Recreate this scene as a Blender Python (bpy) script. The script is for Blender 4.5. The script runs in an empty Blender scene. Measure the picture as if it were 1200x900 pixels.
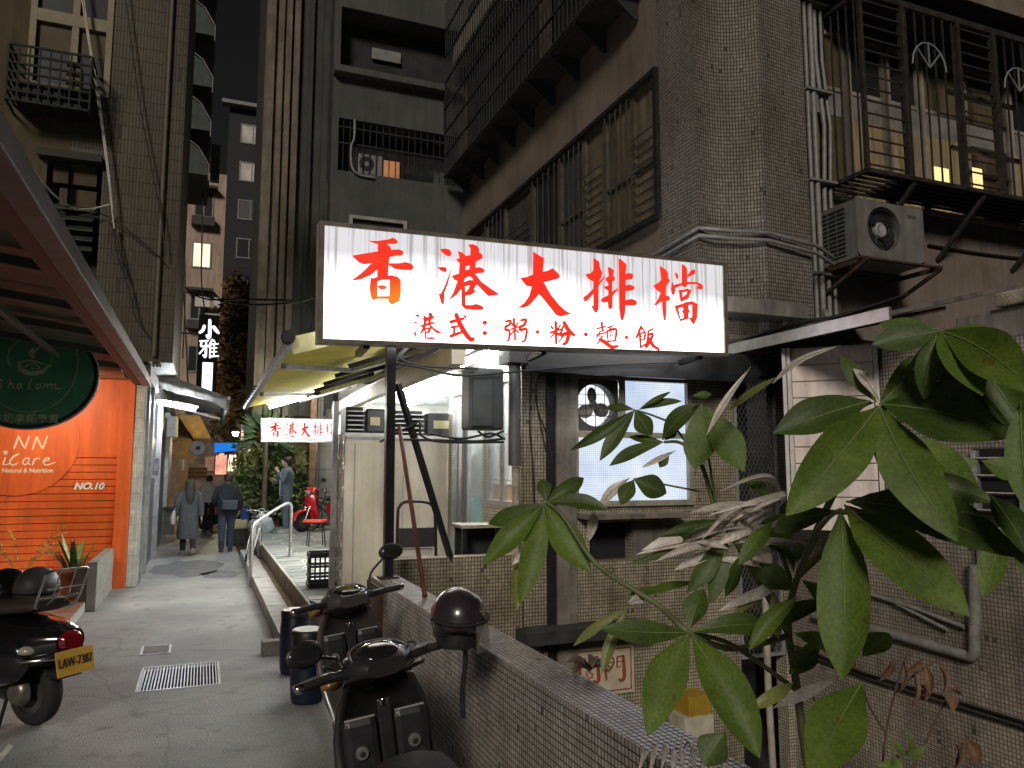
import bpy, bmesh, math, random
from mathutils import Vector, Matrix, Euler
from mathutils.geometry import tessellate_polygon

random.seed(7)
R = math.radians
scene = bpy.context.scene
col = scene.collection

# ------------------------------------------------------------ camera
CAM_H, FPX = 1.8, 900.0                      # eye height; focal length for a 1200 px wide frame
YAW, PITCH = R(21.8), math.atan(100 / 900)
cam_data = bpy.data.cameras.new('camera')
cam = bpy.data.objects.new('camera', cam_data)
col.objects.link(cam)
cam.location = (0, 0, CAM_H)
cam.rotation_euler = (math.pi / 2 + PITCH, 0, -YAW)
cam_data.sensor_width = 36
cam_data.lens = 36 * FPX / 1200
cam_data.clip_start = 0.05
cam_data.clip_end = 4000
scene.camera = cam

# ------------------------------------------------------------ night sky, sun standing in for street lighting behind the viewer
SUN_EL, SUN_AZ = R(27), R(211)              # from behind and left of the viewer
world = bpy.data.worlds.new('World')
scene.world = world
world.use_nodes = True
wn = world.node_tree
wn.nodes.clear()
sky = wn.nodes.new('ShaderNodeTexSky')
sky.sky_type = 'NISHITA'
sky.sun_disc = False
sky.sun_elevation = SUN_EL
sky.sun_rotation = SUN_AZ
hs = wn.nodes.new('ShaderNodeHueSaturation')
hs.inputs['Saturation'].default_value = 0.05
bg = wn.nodes.new('ShaderNodeBackground')
bg.inputs['Strength'].default_value = 0.0017
wo = wn.nodes.new('ShaderNodeOutputWorld')
wn.links.new(sky.outputs[0], hs.inputs['Color'])
wn.links.new(hs.outputs[0], bg.inputs['Color'])
wn.links.new(bg.outputs[0], wo.inputs['Surface'])
sun_d = bpy.data.lights.new('sun', 'SUN')
sun_d.energy = 1.15
sun_d.angle = R(12)
sun_d.color = (1.0, 0.91, 0.80)
sun = bpy.data.objects.new('sun', sun_d)
col.objects.link(sun)
_s = Vector((math.sin(SUN_AZ) * math.cos(SUN_EL), math.cos(SUN_AZ) * math.cos(SUN_EL), math.sin(SUN_EL)))
sun.rotation_euler = (-_s).to_track_quat('-Z', 'Y').to_euler()

scene.view_settings.view_transform = 'Standard'
scene.view_settings.look = 'None'
scene.view_settings.exposure = 0.58
scene.view_settings.gamma = 1.0
scene.view_settings.use_curve_mapping = False
scene.render.engine = 'CYCLES'
scene.cycles.use_denoising = True
scene.cycles.max_bounces = 6
scene.cycles.sample_clamp_indirect = 4.0
scene.cycles.caustics_reflective = False
scene.cycles.caustics_refractive = False

# ------------------------------------------------------------ measuring helper: a sight line cut at a known distance
_f = Vector((math.sin(YAW) * math.cos(PITCH), math.cos(YAW) * math.cos(PITCH), math.sin(PITCH)))
_u = Vector((-math.sin(YAW) * math.sin(PITCH), -math.cos(YAW) * math.sin(PITCH), math.cos(PITCH)))
_r = Vector((math.cos(YAW), -math.sin(YAW), 0))
EYE = Vector((0, 0, CAM_H))


def at(px, py, X=None, Y=None, Z=None, D=None, plane=None):
    d = _f + _r * ((px - 600) / FPX) + _u * ((450 - py) / FPX)
    if D is not None:
        t = D
    elif plane is not None:
        p, n = plane
        t = (p - EYE).dot(n) / d.dot(n)
    elif X is not None:
        t = X / d.x
    elif Y is not None:
        t = Y / d.y
    else:
        t = (Z - CAM_H) / d.z
    return EYE + d * t


# ------------------------------------------------------------ materials
MATS = {}


def nt(name):
    m = bpy.data.materials.new(name)
    m.use_nodes = True
    t = m.node_tree
    t.nodes.clear()
    out = t.nodes.new('ShaderNodeOutputMaterial')
    p = t.nodes.new('ShaderNodeBsdfPrincipled')
    t.links.new(p.outputs[0], out.inputs[0])
    MATS[name] = m
    return m, t, p, out


def N(t, kind, **kw):
    n = t.nodes.new(kind)
    for k, v in kw.items():
        n.inputs[k].default_value = v
    return n


def noise_col(t, c1, c2, scale, detail=6, lo=0.35, hi=0.65, coord='Object', stretch=None):
    tc = N(t, 'ShaderNodeTexCoord')
    src = tc.outputs[coord]
    if stretch:
        mp = N(t, 'ShaderNodeMapping')
        mp.inputs['Scale'].default_value = stretch
        t.links.new(src, mp.inputs[0])
        src = mp.outputs[0]
    nz = N(t, 'ShaderNodeTexNoise', Scale=scale, Detail=detail, Roughness=0.62)
    t.links.new(src, nz.inputs['Vector'])
    rp = t.nodes.new('ShaderNodeValToRGB')
    rp.color_ramp.elements[0].position = lo
    rp.color_ramp.elements[1].position = hi
    rp.color_ramp.elements[0].color = (*c1, 1)
    rp.color_ramp.elements[1].color = (*c2, 1)
    t.links.new(nz.outputs[0], rp.inputs[0])
    return rp, nz, src


def mul(t, a, b):
    m = t.nodes.new('ShaderNodeMix')
    m.data_type = 'RGBA'
    m.blend_type = 'MULTIPLY'
    m.inputs[0].default_value = 1
    t.links.new(a, m.inputs[6])
    t.links.new(b, m.inputs[7])
    return m.outputs[2]


def mat(name, c, rough=0.6, metal=0.0, var=0.2, scale=5, bump=0.0, bscale=60, spec=0.5, coat=0.0, streak=0.0, trans=0.0):
    if name in MATS:
        return MATS[name]
    m, t, p, out = nt(name)
    p.inputs['Metallic'].default_value = metal
    p.inputs['Roughness'].default_value = rough
    p.inputs['Specular IOR Level'].default_value = spec
    p.inputs['Coat Weight'].default_value = coat
    p.inputs['Coat Roughness'].default_value = 0.08
    a = tuple(x * (1 - var) for x in c)
    b = tuple(min(1, x * (1 + var)) for x in c)
    rp, nz, src = noise_col(t, a, b, scale)
    colr = rp.outputs[0]
    if streak:
        k = 1 - streak
        rp2, _, _ = noise_col(t, (k, k, k), (1, 1, 1), 2.2, 5, 0.38, 0.6, stretch=(3.5, 3.5, 0.35))
        colr = mul(t, colr, rp2.outputs[0])
    t.links.new(colr, p.inputs['Base Color'])
    if var > 0.08:
        mr = N(t, 'ShaderNodeMapRange')
        mr.inputs['To Min'].default_value = max(0.03, rough - 0.1)
        mr.inputs['To Max'].default_value = min(1, rough + 0.12)
        t.links.new(nz.outputs[0], mr.inputs[0])
        t.links.new(mr.outputs[0], p.inputs['Roughness'])
    if bump:
        bz = N(t, 'ShaderNodeTexNoise', Scale=bscale, Detail=5)
        t.links.new(src, bz.inputs['Vector'])
        bp = N(t, 'ShaderNodeBump', Strength=bump, Distance=0.02)
        t.links.new(bz.outputs[0], bp.inputs['Height'])
        t.links.new(bp.outputs[0], p.inputs['Normal'])
    if trans:
        tr = t.nodes.new('ShaderNodeBsdfTranslucent')
        t.links.new(colr, tr.inputs[0])
        mx = t.nodes.new('ShaderNodeMixShader')
        mx.inputs[0].default_value = trans
        t.links.new(p.outputs[0], mx.inputs[1])
        t.links.new(tr.outputs[0], mx.inputs[2])
        t.links.new(mx.outputs[0], out.inputs[0])
    return m


def tile(name, c1, c2, mortar, w, h, gap, rough=0.25, bump=0.6, dirt=0.35, offset=0.0, dscale=1.3):
    m, t, p, out = nt(name)
    uv = N(t, 'ShaderNodeUVMap')
    b = t.nodes.new('ShaderNodeTexBrick')
    b.offset = offset
    b.squash = 1
    b.inputs['Scale'].default_value = 1
    b.inputs['Brick Width'].default_value = w
    b.inputs['Row Height'].default_value = h
    b.inputs['Mortar Size'].default_value = gap
    b.inputs['Mortar Smooth'].default_value = 0.15
    b.inputs['Bias'].default_value = 0
    b.inputs['Color1'].default_value = (*c1, 1)
    b.inputs['Color2'].default_value = (*c2, 1)
    b.inputs['Mortar'].default_value = (*mortar, 1)
    t.links.new(uv.outputs[0], b.inputs['Vector'])
    # every tile its own tone, a few chipped dark
    dv = t.nodes.new('ShaderNodeVectorMath')
    dv.operation = 'DIVIDE'
    dv.inputs[1].default_value = (w, h, 1)
    fl_ = t.nodes.new('ShaderNodeVectorMath')
    fl_.operation = 'FLOOR'
    wn_ = t.nodes.new('ShaderNodeTexWhiteNoise')
    wn_.noise_dimensions = '2D'
    t.links.new(uv.outputs[0], dv.inputs[0])
    t.links.new(dv.outputs[0], fl_.inputs[0])
    t.links.new(fl_.outputs[0], wn_.inputs['Vector'])
    wr_ = t.nodes.new('ShaderNodeValToRGB')
    wr_.color_ramp.elements[0].position, wr_.color_ramp.elements[1].position = 0.0, 1.0
    wr_.color_ramp.elements[0].color = (.72, .70, .68, 1)
    wr_.color_ramp.elements[1].color = (1.06, 1.06, 1.06, 1)
    e_ = wr_.color_ramp.elements.new(.006)
    e_.color = (.30, .28, .26, 1)
    e_ = wr_.color_ramp.elements.new(.009)
    e_.color = (.86, .855, .85, 1)
    wr_.color_ramp.elements[0].color = (.30, .28, .26, 1)
    t.links.new(wn_.outputs['Value'], wr_.inputs[0])
    k = 1 - dirt
    rp, nz, src = noise_col(t, (k * 0.95, k * 0.9, k * 0.82), (1, 1, 1), dscale, 8, 0.3, 0.62)
    rp2, _, _ = noise_col(t, (1 - dirt * .6,) * 3, (1, 1, 1), 2.5, 5, 0.36, 0.58, stretch=(3, 3, 0.3))
    t.links.new(mul(t, mul(t, mul(t, b.outputs[0], wr_.outputs[0]), rp.outputs[0]), rp2.outputs[0]), p.inputs['Base Color'])
    mr = N(t, 'ShaderNodeMapRange')
    mr.inputs['To Min'].default_value = rough
    mr.inputs['To Max'].default_value = 0.9
    t.links.new(b.outputs['Fac'], mr.inputs[0])
    t.links.new(mr.outputs[0], p.inputs['Roughness'])
    inv = N(t, 'ShaderNodeMath')
    inv.operation = 'SUBTRACT'
    inv.inputs[0].default_value = 1
    t.links.new(b.outputs['Fac'], inv.inputs[1])
    wob = N(t, 'ShaderNodeTexNoise', Scale=30, Detail=2)
    t.links.new(src, wob.inputs['Vector'])
    ad = N(t, 'ShaderNodeMath')
    ad.operation = 'MULTIPLY_ADD'
    ad.inputs[1].default_value = 0.5
    t.links.new(wob.outputs[0], ad.inputs[0])
    t.links.new(inv.outputs[0], ad.inputs[2])
    bp = N(t, 'ShaderNodeBump', Strength=bump, Distance=0.004)
    t.links.new(ad.outputs[0], bp.inputs['Height'])
    t.links.new(bp.outputs[0], p.inputs['Normal'])
    return m


def glow(name, c, s, var=0.0, scale=3, stretch=None):
    if name in MATS:
        return MATS[name]
    m, t, p, out = nt(name)
    t.nodes.remove(p)
    e = t.nodes.new('ShaderNodeEmission')
    e.inputs[1].default_value = s
    e.inputs[0].default_value = (*c, 1)
    if var:
        a = tuple(x * (1 - var) for x in c)
        rp, _, _ = noise_col(t, a, c, scale, 3, 0.3, 0.65, stretch=stretch)
        t.links.new(rp.outputs[0], e.inputs[0])
    t.links.new(e.outputs[0], out.inputs[0])
    return m


def glass(name, c=(0.8, 0.85, 0.85), rough=0.05, alpha=0.14):
    if name in MATS:
        return MATS[name]
    m, t, p, out = nt(name)
    p.inputs['Base Color'].default_value = (*c, 1)
    p.inputs['Roughness'].default_value = rough
    p.inputs['Alpha'].default_value = alpha
    nz = N(t, 'ShaderNodeTexNoise', Scale=4, Detail=4)
    mr = N(t, 'ShaderNodeMapRange')
    mr.inputs['To Min'].default_value = rough
    mr.inputs['To Max'].default_value = rough + 0.2
    t.links.new(nz.outputs[0], mr.inputs[0])
    t.links.new(mr.outputs[0], p.inputs['Roughness'])
    return m


# ------------------------------------------------------------ mesh builder
class MB:
    def __init__(s):
        s.v = []
        s.f = []
        s.smooth = []

    def add(s, vs, fs, smooth=False):
        o = len(s.v)
        s.v += [Vector(v) for v in vs]
        for f in fs:
            s.f.append([i + o for i in f])
            s.smooth.append(smooth)
        return s

    def quad(s, a, b, c, d):
        return s.add([a, b, c, d], [(0, 1, 2, 3)])

    def box(s, x0, x1, y0, y1, z0, z1, M=None):
        vs = [Vector((x, y, z)) for z in (z0, z1) for y in (y0, y1) for x in (x0, x1)]
        if M is not None:
            vs = [M @ v for v in vs]
        return s.add(vs, [(0, 2, 3, 1), (4, 5, 7, 6), (0, 1, 5, 4), (2, 6, 7, 3), (0, 4, 6, 2), (1, 3, 7, 5)])

    def bar(s, a, b, w=0.03, h=None, up=(0, 0, 1)):
        a, b = Vector(a), Vector(b)
        h = h or w
        d = (b - a).normalized()
        upv = Vector(up)
        if abs(d.dot(upv)) > 0.98:
            upv = Vector((1, 0, 0))
        x = d.cross(upv).normalized() * (w / 2)
        y = x.cross(d).normalized() * (h / 2)
        vs = [p + sx * x + sy * y for p in (a, b) for sx, sy in ((-1, -1), (1, -1), (1, 1), (-1, 1))]
        return s.add(vs, [(3, 2, 1, 0), (4, 5, 6, 7), (0, 1, 5, 4), (1, 2, 6, 5), (2, 3, 7, 6), (3, 0, 4, 7)])

    def tube(s, pts, r, n=8, caps=True):
        pts = [Vector(p) for p in pts]
        rs = r if isinstance(r, (list, tuple)) else [r] * len(pts)
        ref = None
        rings = []
        for i, p in enumerate(pts):
            d = (pts[min(i + 1, len(pts) - 1)] - pts[max(i - 1, 0)]).normalized()
            if ref is None:
                ref = d.orthogonal().normalized()
            ref = (ref - d * ref.dot(d))
            ref = ref.normalized() if ref.length > 1e-6 else d.orthogonal().normalized()
            q = d.cross(ref)
            rings.append([p + (ref * math.cos(2 * math.pi * k / n) + q * math.sin(2 * math.pi * k / n)) * rs[i] for k in range(n)])
        return s.loft(rings, caps)

    def loft(s, rings, caps=True, smooth=True):
        n = len(rings[0])
        vs = [p for r in rings for p in r]
        fs = []
        for i in range(len(rings) - 1):
            for k in range(n):
                k2 = (k + 1) % n
                fs.append((i * n + k, i * n + k2, (i + 1) * n + k2, (i + 1) * n + k))
        s.add(vs, fs, smooth)
        if caps:
            s.add(rings[0], [tuple(reversed(range(n)))])
            s.add(rings[-1], [tuple(range(n))])
        return s

    def lathe(s, c, prof, axis=(0, 0, 1), n=20, caps=True):
        c = Vector(c)
        a = Vector(axis).normalized()
        x = a.orthogonal().normalized()
        y = a.cross(x)
        rings = [[c + a * z + (x * math.cos(2 * math.pi * k / n) + y * math.sin(2 * math.pi * k / n)) * r for k in range(n)] for r, z in prof]
        return s.loft(rings, caps)

    def ball(s, c, rx, ry, rz, n=14, m=9, M=None):
        c = Vector(c)
        rings = []
        for i in range(m + 1):
            th = math.pi * i / m
            rr = max(math.sin(th), 0.02)
            ring = [Vector((rx * rr * math.cos(2 * math.pi * k / n), ry * rr * math.sin(2 * math.pi * k / n), -rz * math.cos(th))) for k in range(n)]
            rings.append([c + ((M @ v) if M is not None else v) for v in ring])
        return s.loft(rings)

    def prism(s, pts, d):
        """polygon (list of 3D points) pushed along vector d"""
        n = len(pts)
        d = Vector(d)
        a = [Vector(p) for p in pts]
        vs = a + [p + d for p in a]
        fs = [tuple(reversed(range(n))), tuple(range(n, 2 * n))]
        fs += [(k, (k + 1) % n, n + (k + 1) % n, n + k) for k in range(n)]
        return s.add(vs, fs)

    def build(s, name, m, parent=None, bevel=0.0):
        me = bpy.data.meshes.new(name)
        me.from_pydata([tuple(v) for v in s.v], [], s.f)
        if m:
            me.materials.append(m)
        me.polygons.foreach_set('use_smooth', s.smooth)
        uv = me.uv_layers.new(name='UVMap')
        vco = [v.co for v in me.vertices]
        for p in me.polygons:
            nn = p.normal
            if abs(nn.z) > 0.7:
                tx, ty = Vector((1, 0, 0)), Vector((0, 1, 0))
            else:
                tx = Vector((-nn.y, nn.x, 0)).normalized()
                ty = Vector((0, 0, 1))
            for li in p.loop_indices:
                co = vco[me.loops[li].vertex_index]
                uv.data[li].uv = (co.dot(tx), co.dot(ty))
        me.update()
        if bevel:
            bm = bmesh.new()
            bm.from_mesh(me)
            bmesh.ops.remove_doubles(bm, verts=bm.verts, dist=1e-5)
            ed = [e for e in bm.edges if len(e.link_faces) == 2 and e.calc_face_angle(0) > 0.6]
            bmesh.ops.bevel(bm, geom=ed, offset=bevel, segments=2, profile=0.5, affect='EDGES', clamp_overlap=True)
            bm.to_mesh(me)
            bm.free()
        return link(name, me, parent)


AT_ORIGIN = set()            # things whose parts are modelled round the origin


def link(name, data, parent=None):
    o = bpy.data.objects.new(name, data)
    col.objects.link(o)
    if parent is not None:
        o.parent = parent
        if parent.type == 'EMPTY' and parent.name not in AT_ORIGIN:
            o.matrix_parent_inverse = Matrix.Translation(-parent.location)
    return o


def tag(o, label=None, cat=None, group=None, kind=None):
    for k, v in (('label', label), ('category', cat), ('group', group), ('kind', kind)):
        if v:
            o[k] = v
    return o


def thing(name, label, cat, loc=(0, 0, 0), group=None):
    o = bpy.data.objects.new(name, None)
    o.empty_display_size = 0.1
    col.objects.link(o)
    o.location = loc
    return tag(o, label, cat, group)


def copy_tree(o, parent=None):
    c = o.copy()
    col.objects.link(c)
    if parent is not None:
        c.parent = parent
    for ch in list(o.children):
        copy_tree(ch, c)
    return c


def each_bar(name, m, parent, bars):
    for b in bars:
        MB().bar(*b).build(name, m, parent)


def holes_wall(mb, u0, u1, z0, z1, holes, pos, depth):
    """wall on u x z with rectangular holes; pos(u, z, d) gives a point, d = depth behind the face"""
    us = sorted({u0, u1, *[h[0] for h in holes], *[h[1] for h in holes]})
    zs = sorted({z0, z1, *[h[2] for h in holes], *[h[3] for h in holes]})
    for i in range(len(us) - 1):
        for j in range(len(zs) - 1):
            cu, cz = (us[i] + us[i + 1]) / 2, (zs[j] + zs[j + 1]) / 2
            if any(h[0] < cu < h[1] and h[2] < cz < h[3] for h in holes):
                continue
            mb.quad(pos(us[i], zs[j], 0), pos(us[i + 1], zs[j], 0), pos(us[i + 1], zs[j + 1], 0), pos(us[i], zs[j + 1], 0))
    for a, b, c, d in holes:
        mb.quad(pos(a, c, 0), pos(a, d, 0), pos(a, d, depth), pos(a, c, depth))
        mb.quad(pos(b, c, 0), pos(b, c, depth), pos(b, d, depth), pos(b, d, 0))
        mb.quad(pos(a, c, 0), pos(a, c, depth), pos(b, c, depth), pos(b, c, 0))
        mb.quad(pos(a, d, 0), pos(b, d, 0), pos(b, d, depth), pos(a, d, depth))


def frame_rect(mb, pos, u0, u1, z0, z1, w, d0, d1):
    """rectangular frame of bar width w, from depth d0 to d1"""
    for a, b, c, d in ((u0, u1, z0, z0 + w), (u0, u1, z1 - w, z1), (u0, u0 + w, z0 + w, z1 - w), (u1 - w, u1, z0 + w, z1 - w)):
        slab(mb, pos, a, b, c, d, d0, d1)


def slab(mb, pos, a, b, c, d, d0, d1):
    vs = [pos(u, z, k) for k in (d0, d1) for z in (c, d) for u in (a, b)]
    mb.add(vs, [(0, 1, 3, 2), (4, 6, 7, 5), (0, 4, 5, 1), (2, 3, 7, 6), (0, 2, 6, 4), (1, 5, 7, 3)])


def faceY(Y):
    return lambda u, z, d: Vector((u, Y + d, z))


def faceX(X, s=1):
    return lambda u, z, d: Vector((X + s * d, u, z))


def arc(a, b, sag, n=10):
    a, b = Vector(a), Vector(b)
    return [a.lerp(b, i / n) - Vector((0, 0, sag * 4 * (i / n) * (1 - i / n))) for i in range(n + 1)]


def smooth_path(pts, n=6):
    pts = [Vector(p) for p in pts]
    q = [pts[0]] + pts + [pts[-1]]
    out = []
    for i in range(1, len(q) - 2):
        p0, p1, p2, p3 = q[i - 1:i + 3]
        for k in range(n):
            t = k / n
            out.append(0.5 * ((2 * p1) + (p2 - p0) * t + (2 * p0 - 5 * p1 + 4 * p2 - p3) * t * t + (3 * p1 - p0 - 3 * p2 + p3) * t ** 3))
    out.append(pts[-1])
    return out


# flat lettering from traced outlines / strokes / font
def outline_mesh(mb, polys, f):
    pts = [[Vector((x, y, 0)) for x, y in p] for p in polys]
    flat = [p for q in polys for p in q]
    tris = tessellate_polygon(pts)
    mb.add([f(*p) for p in flat], [tuple(t) for t in tris])


def stroke(mb, pts, w, f, taper=0.55):
    """brush stroke in 2D drawn as a strip with blunt start and narrowing end"""
    p = [Vector((x, y)) for x, y in pts]
    if len(p) > 2:
        q = [Vector((v.x, v.y, 0)) for v in p]
        p = [Vector((v.x, v.y)) for v in smooth_path(q, 4)]
    n = len(p)
    L, Rr = [], []
    for i in range(n):
        d = (p[min(i + 1, n - 1)] - p[max(i - 1, 0)]).normalized()
        nn = Vector((-d.y, d.x))
        t = i / (n - 1)
        ww = w / 2 * (0.85 + 0.25 * math.sin(math.pi * t)) * (1 - (1 - taper) * t * t)
        L.append(p[i] + nn * ww)
        Rr.append(p[i] - nn * ww)
    d0 = (p[1] - p[0]).normalized() * w * 0.28
    d1 = (p[-1] - p[-2]).normalized() * w * 0.25
    poly = [p[0] - d0] + L + [p[-1] + d1] + Rr[::-1]
    vs = [f(v.x, v.y) for v in poly]
    m = len(poly)
    fs = [(0, 1, m - 1)] + [(1 + i, 2 + i, m - 2 - i, m - 1 - i) for i in range(n - 1)] + [(n, n + 1, n + 2)]
    mb.add(vs, fs)


def text(s, size, m, parent, origin, xd, yd, name='lettering', shear=0.0, bold=0.0, squash=1.0, align='CENTER', ext=0.002):
    cu = bpy.data.curves.new('t', 'FONT')
    cu.body = s
    cu.size = size
    cu.shear = shear
    cu.offset = bold
    cu.align_x = align
    cu.align_y = 'CENTER'
    cu.extrude = ext
    ob = bpy.data.objects.new('t', cu)
    col.objects.link(ob)
    dg = bpy.context.evaluated_depsgraph_get()
    me = bpy.data.meshes.new_from_object(ob.evaluated_get(dg))
    bpy.data.objects.remove(ob)
    xd, yd = Vector(xd).normalized(), Vector(yd).normalized()
    zd = xd.cross(yd)
    for v in me.vertices:
        v.co = Vector(origin) + xd * v.co.x * squash + yd * v.co.y + zd * v.co.z
    me.materials.clear()
    me.materials.append(m)
    me.name = name
    return link(name, me, parent)


def leaf_mesh(mb, a, b, w, nrm, curl=0.12, fold=0.25, n=7, pleat=0.0, droop=0.0):
    """lanceolate leaf from a to b with a folded midrib and a drooping tip"""
    a, b = Vector(a), Vector(b)
    ax = b - a
    L = ax.length
    d = ax / L
    side = d.cross(Vector(nrm))
    side = side.normalized() if side.length > 1e-4 else d.orthogonal().normalized()
    up = side.cross(d).normalized()
    rows = []
    for i in range(n + 1):
        t = i / n
        hw = w / 2 * (math.sin(math.pi * t ** 1.18) ** 0.85 if 0 < t < 1 else 0.03)
        hw *= 1.0 + 0.05 * math.sin(9 * t + L * 40)
        c = a + ax * t + up * (curl * L * math.sin(math.pi * t)) + side * (droop * L * math.sin(math.pi * t)) + up * (pleat * (1 if i % 2 else -1) * (1 - t))
        rows.append((c - side * hw + up * hw * fold, c - side * hw * .5 + up * hw * fold * .35, c, c + side * hw * .5 + up * hw * fold * .35, c + side * hw + up * hw * fold))
    fs = []
    for i in range(n):
        for k in range(4):
            fs.append((i * 5 + k, i * 5 + k + 1, (i + 1) * 5 + k + 1, (i + 1) * 5 + k))
    mb.add([p for r in rows for p in r], fs, True)

# ------------------------------------------------------------ shared materials
concrete = mat('alley_concrete', (0.15, 0.145, 0.135), 0.55, var=0.45, scale=1.1, bump=0.6, bscale=60, spec=0.5)
kerbstone = mat('kerb_stone', (0.33, 0.32, 0.30), 0.7, var=0.25, scale=5, bump=0.3, bscale=60)
dirtside = mat('stained_concrete', (0.17, 0.12, 0.08), 0.85, var=0.45, scale=6, bump=0.4)
plaster = mat('grey_plaster', (0.20, 0.185, 0.16), 0.85, var=0.3, scale=1.5, bump=0.2, streak=0.45)
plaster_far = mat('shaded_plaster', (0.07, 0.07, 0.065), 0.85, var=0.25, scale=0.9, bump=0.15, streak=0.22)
plaster_brown = mat('brown_plaster', (0.165, 0.132, 0.105), 0.85, var=0.22, scale=1.0, bump=0.2, streak=0.22)
olive_wall = mat('olive_render', (0.085, 0.064, 0.027), 0.85, var=0.25, scale=0.7, bump=0.15, streak=0.4)
dark_iron = mat('dark_iron', (0.022, 0.021, 0.02), 0.55, metal=0.4, var=0.4, scale=9)
rust_iron = mat('rusty_iron', (0.07, 0.045, 0.03), 0.7, metal=0.3, var=0.5, scale=12)
black_metal = mat('black_metal', (0.018, 0.018, 0.02), 0.4, metal=0.2, var=0.3, scale=8)
steel = mat('brushed_steel', (0.55, 0.54, 0.52), 0.3, metal=0.9, var=0.2, scale=6)
alu = mat('aluminium', (0.42, 0.42, 0.42), 0.42, metal=0.75, var=0.22, scale=7)
grey_paint = mat('grey_paint', (0.22, 0.22, 0.22), 0.5, var=0.2, scale=6)
white_paint = mat('white_paint', (0.62, 0.61, 0.58), 0.5, var=0.12, scale=5)
pipe_grey = mat('grey_pvc', (0.20, 0.195, 0.18), 0.5, var=0.25, scale=9)
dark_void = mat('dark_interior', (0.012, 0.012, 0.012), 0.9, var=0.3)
dark_glass = mat('dark_window_glass', (0.02, 0.022, 0.024), 0.4, var=0.06, scale=2, spec=0.3)
black_plastic = mat('black_plastic', (0.016, 0.016, 0.017), 0.42, var=0.3, scale=14, bump=0.05, bscale=300)
gloss_black = mat('gloss_black_paint', (0.01, 0.01, 0.011), 0.12, var=0.2, coat=0.6, scale=5)
rubber = mat('rubber', (0.014, 0.014, 0.014), 0.8, var=0.3, scale=20, bump=0.2, bscale=120)
chrome = mat('chrome', (0.62, 0.62, 0.62), 0.14, metal=1.0, var=0.1)
wood = mat('brown_wood', (0.16, 0.085, 0.04), 0.6, var=0.35, scale=7, bump=0.1)
cable = mat('black_cable', (0.012, 0.012, 0.012), 0.6, var=0.2)
cable_w = mat('pale_cable', (0.42, 0.39, 0.33), 0.6, var=0.2)

t_pillar = tile('pillar_mosaic', (0.285, 0.255, 0.225), (0.21, 0.186, 0.162), (0.035, 0.031, 0.028), 0.035, 0.046, 0.0046, 0.85, 0.8, 0.30)
t_kitchen = tile('beige_mosaic', (0.56, 0.51, 0.38), (0.45, 0.40, 0.29), (0.11, 0.095, 0.07), 0.03, 0.034, 0.0036, 0.28, 0.8, 0.5)
t_parapet = tile('parapet_mosaic', (0.74, 0.68, 0.63), (0.56, 0.51, 0.465), (0.035, 0.03, 0.026), 0.024, 0.03, 0.003, 0.27, 1.0, 0.35, dscale=2.2)
t_left = tile('olive_mosaic', (0.074, 0.06, 0.030), (0.064, 0.052, 0.026), (0.038, 0.031, 0.016), 0.05, 0.23, 0.005, 0.6, 0.35, 0.4, dscale=0.6)
MATS['parapet_mosaic'].node_tree.nodes['Principled BSDF'].inputs['Specular IOR Level'].default_value = 1.0
t_right = tile('courtyard_mosaic', (0.48, 0.43, 0.36), (0.38, 0.335, 0.275), (0.12, 0.10, 0.08), 0.034, 0.036, 0.0036, 0.35, 0.8, 0.45)
t_far = tile('grey_band_tile', (0.19, 0.185, 0.17), (0.17, 0.165, 0.15), (0.09, 0.085, 0.08), 0.12, 0.06, 0.006, 0.6, 0.3, 0.35)

def speckle():
    m, t, p, out = nt('speckled_concrete')
    p.inputs['Specular IOR Level'].default_value = .5
    big_, nz, src = noise_col(t, (0.205, 0.205, 0.20), (0.40, 0.40, 0.395), .8, 9, .34, .66)
    fine, _, _ = noise_col(t, (.45, .45, .45), (1, 1, 1), 85, 3, .36, .60)
    spots, _, _ = noise_col(t, (.55, .53, .5), (1, 1, 1), 4.5, 7, .30, .44)
    v = t.nodes.new('ShaderNodeTexVoronoi')
    v.feature = 'DISTANCE_TO_EDGE'
    v.inputs['Scale'].default_value = .55
    wv = N(t, 'ShaderNodeTexNoise', Scale=2.5, Detail=6)
    t.links.new(src, wv.inputs['Vector'])
    mxv = t.nodes.new('ShaderNodeMix'); mxv.data_type = 'RGBA'
    mxv.inputs[0].default_value = .16
    t.links.new(src, mxv.inputs[6]); t.links.new(wv.outputs['Color'], mxv.inputs[7])
    t.links.new(mxv.outputs[2], v.inputs['Vector'])
    cr = t.nodes.new('ShaderNodeValToRGB')
    cr.color_ramp.elements[0].position, cr.color_ramp.elements[1].position = .0, .006
    cr.color_ramp.elements[0].color = (.74, .74, .74, 1)
    t.links.new(v.outputs['Distance'], cr.inputs[0])
    t.links.new(mul(t, mul(t, mul(t, big_.outputs[0], fine.outputs[0]), spots.outputs[0]), cr.outputs[0]), p.inputs['Base Color'])
    mr = N(t, 'ShaderNodeMapRange')
    mr.inputs['To Min'].default_value, mr.inputs['To Max'].default_value = .42, .75
    t.links.new(nz.outputs[0], mr.inputs[0]); t.links.new(mr.outputs[0], p.inputs['Roughness'])
    bz = N(t, 'ShaderNodeTexNoise', Scale=75, Detail=4)
    t.links.new(src, bz.inputs['Vector'])
    bp = N(t, 'ShaderNodeBump', Strength=.8, Distance=.012)
    t.links.new(bz.outputs[0], bp.inputs['Height']); t.links.new(bp.outputs[0], p.inputs['Normal'])
    return m
concrete = speckle()

# ------------------------------------------------------------ ground, alley, steps
m = MB().box(-400, 400, -60, 900, -2.2, -1.6)
tag(m.build('ground', mat('dark_earth', (0.05, 0.047, 0.043), 0.9, var=0.3)), kind='structure')
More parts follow.
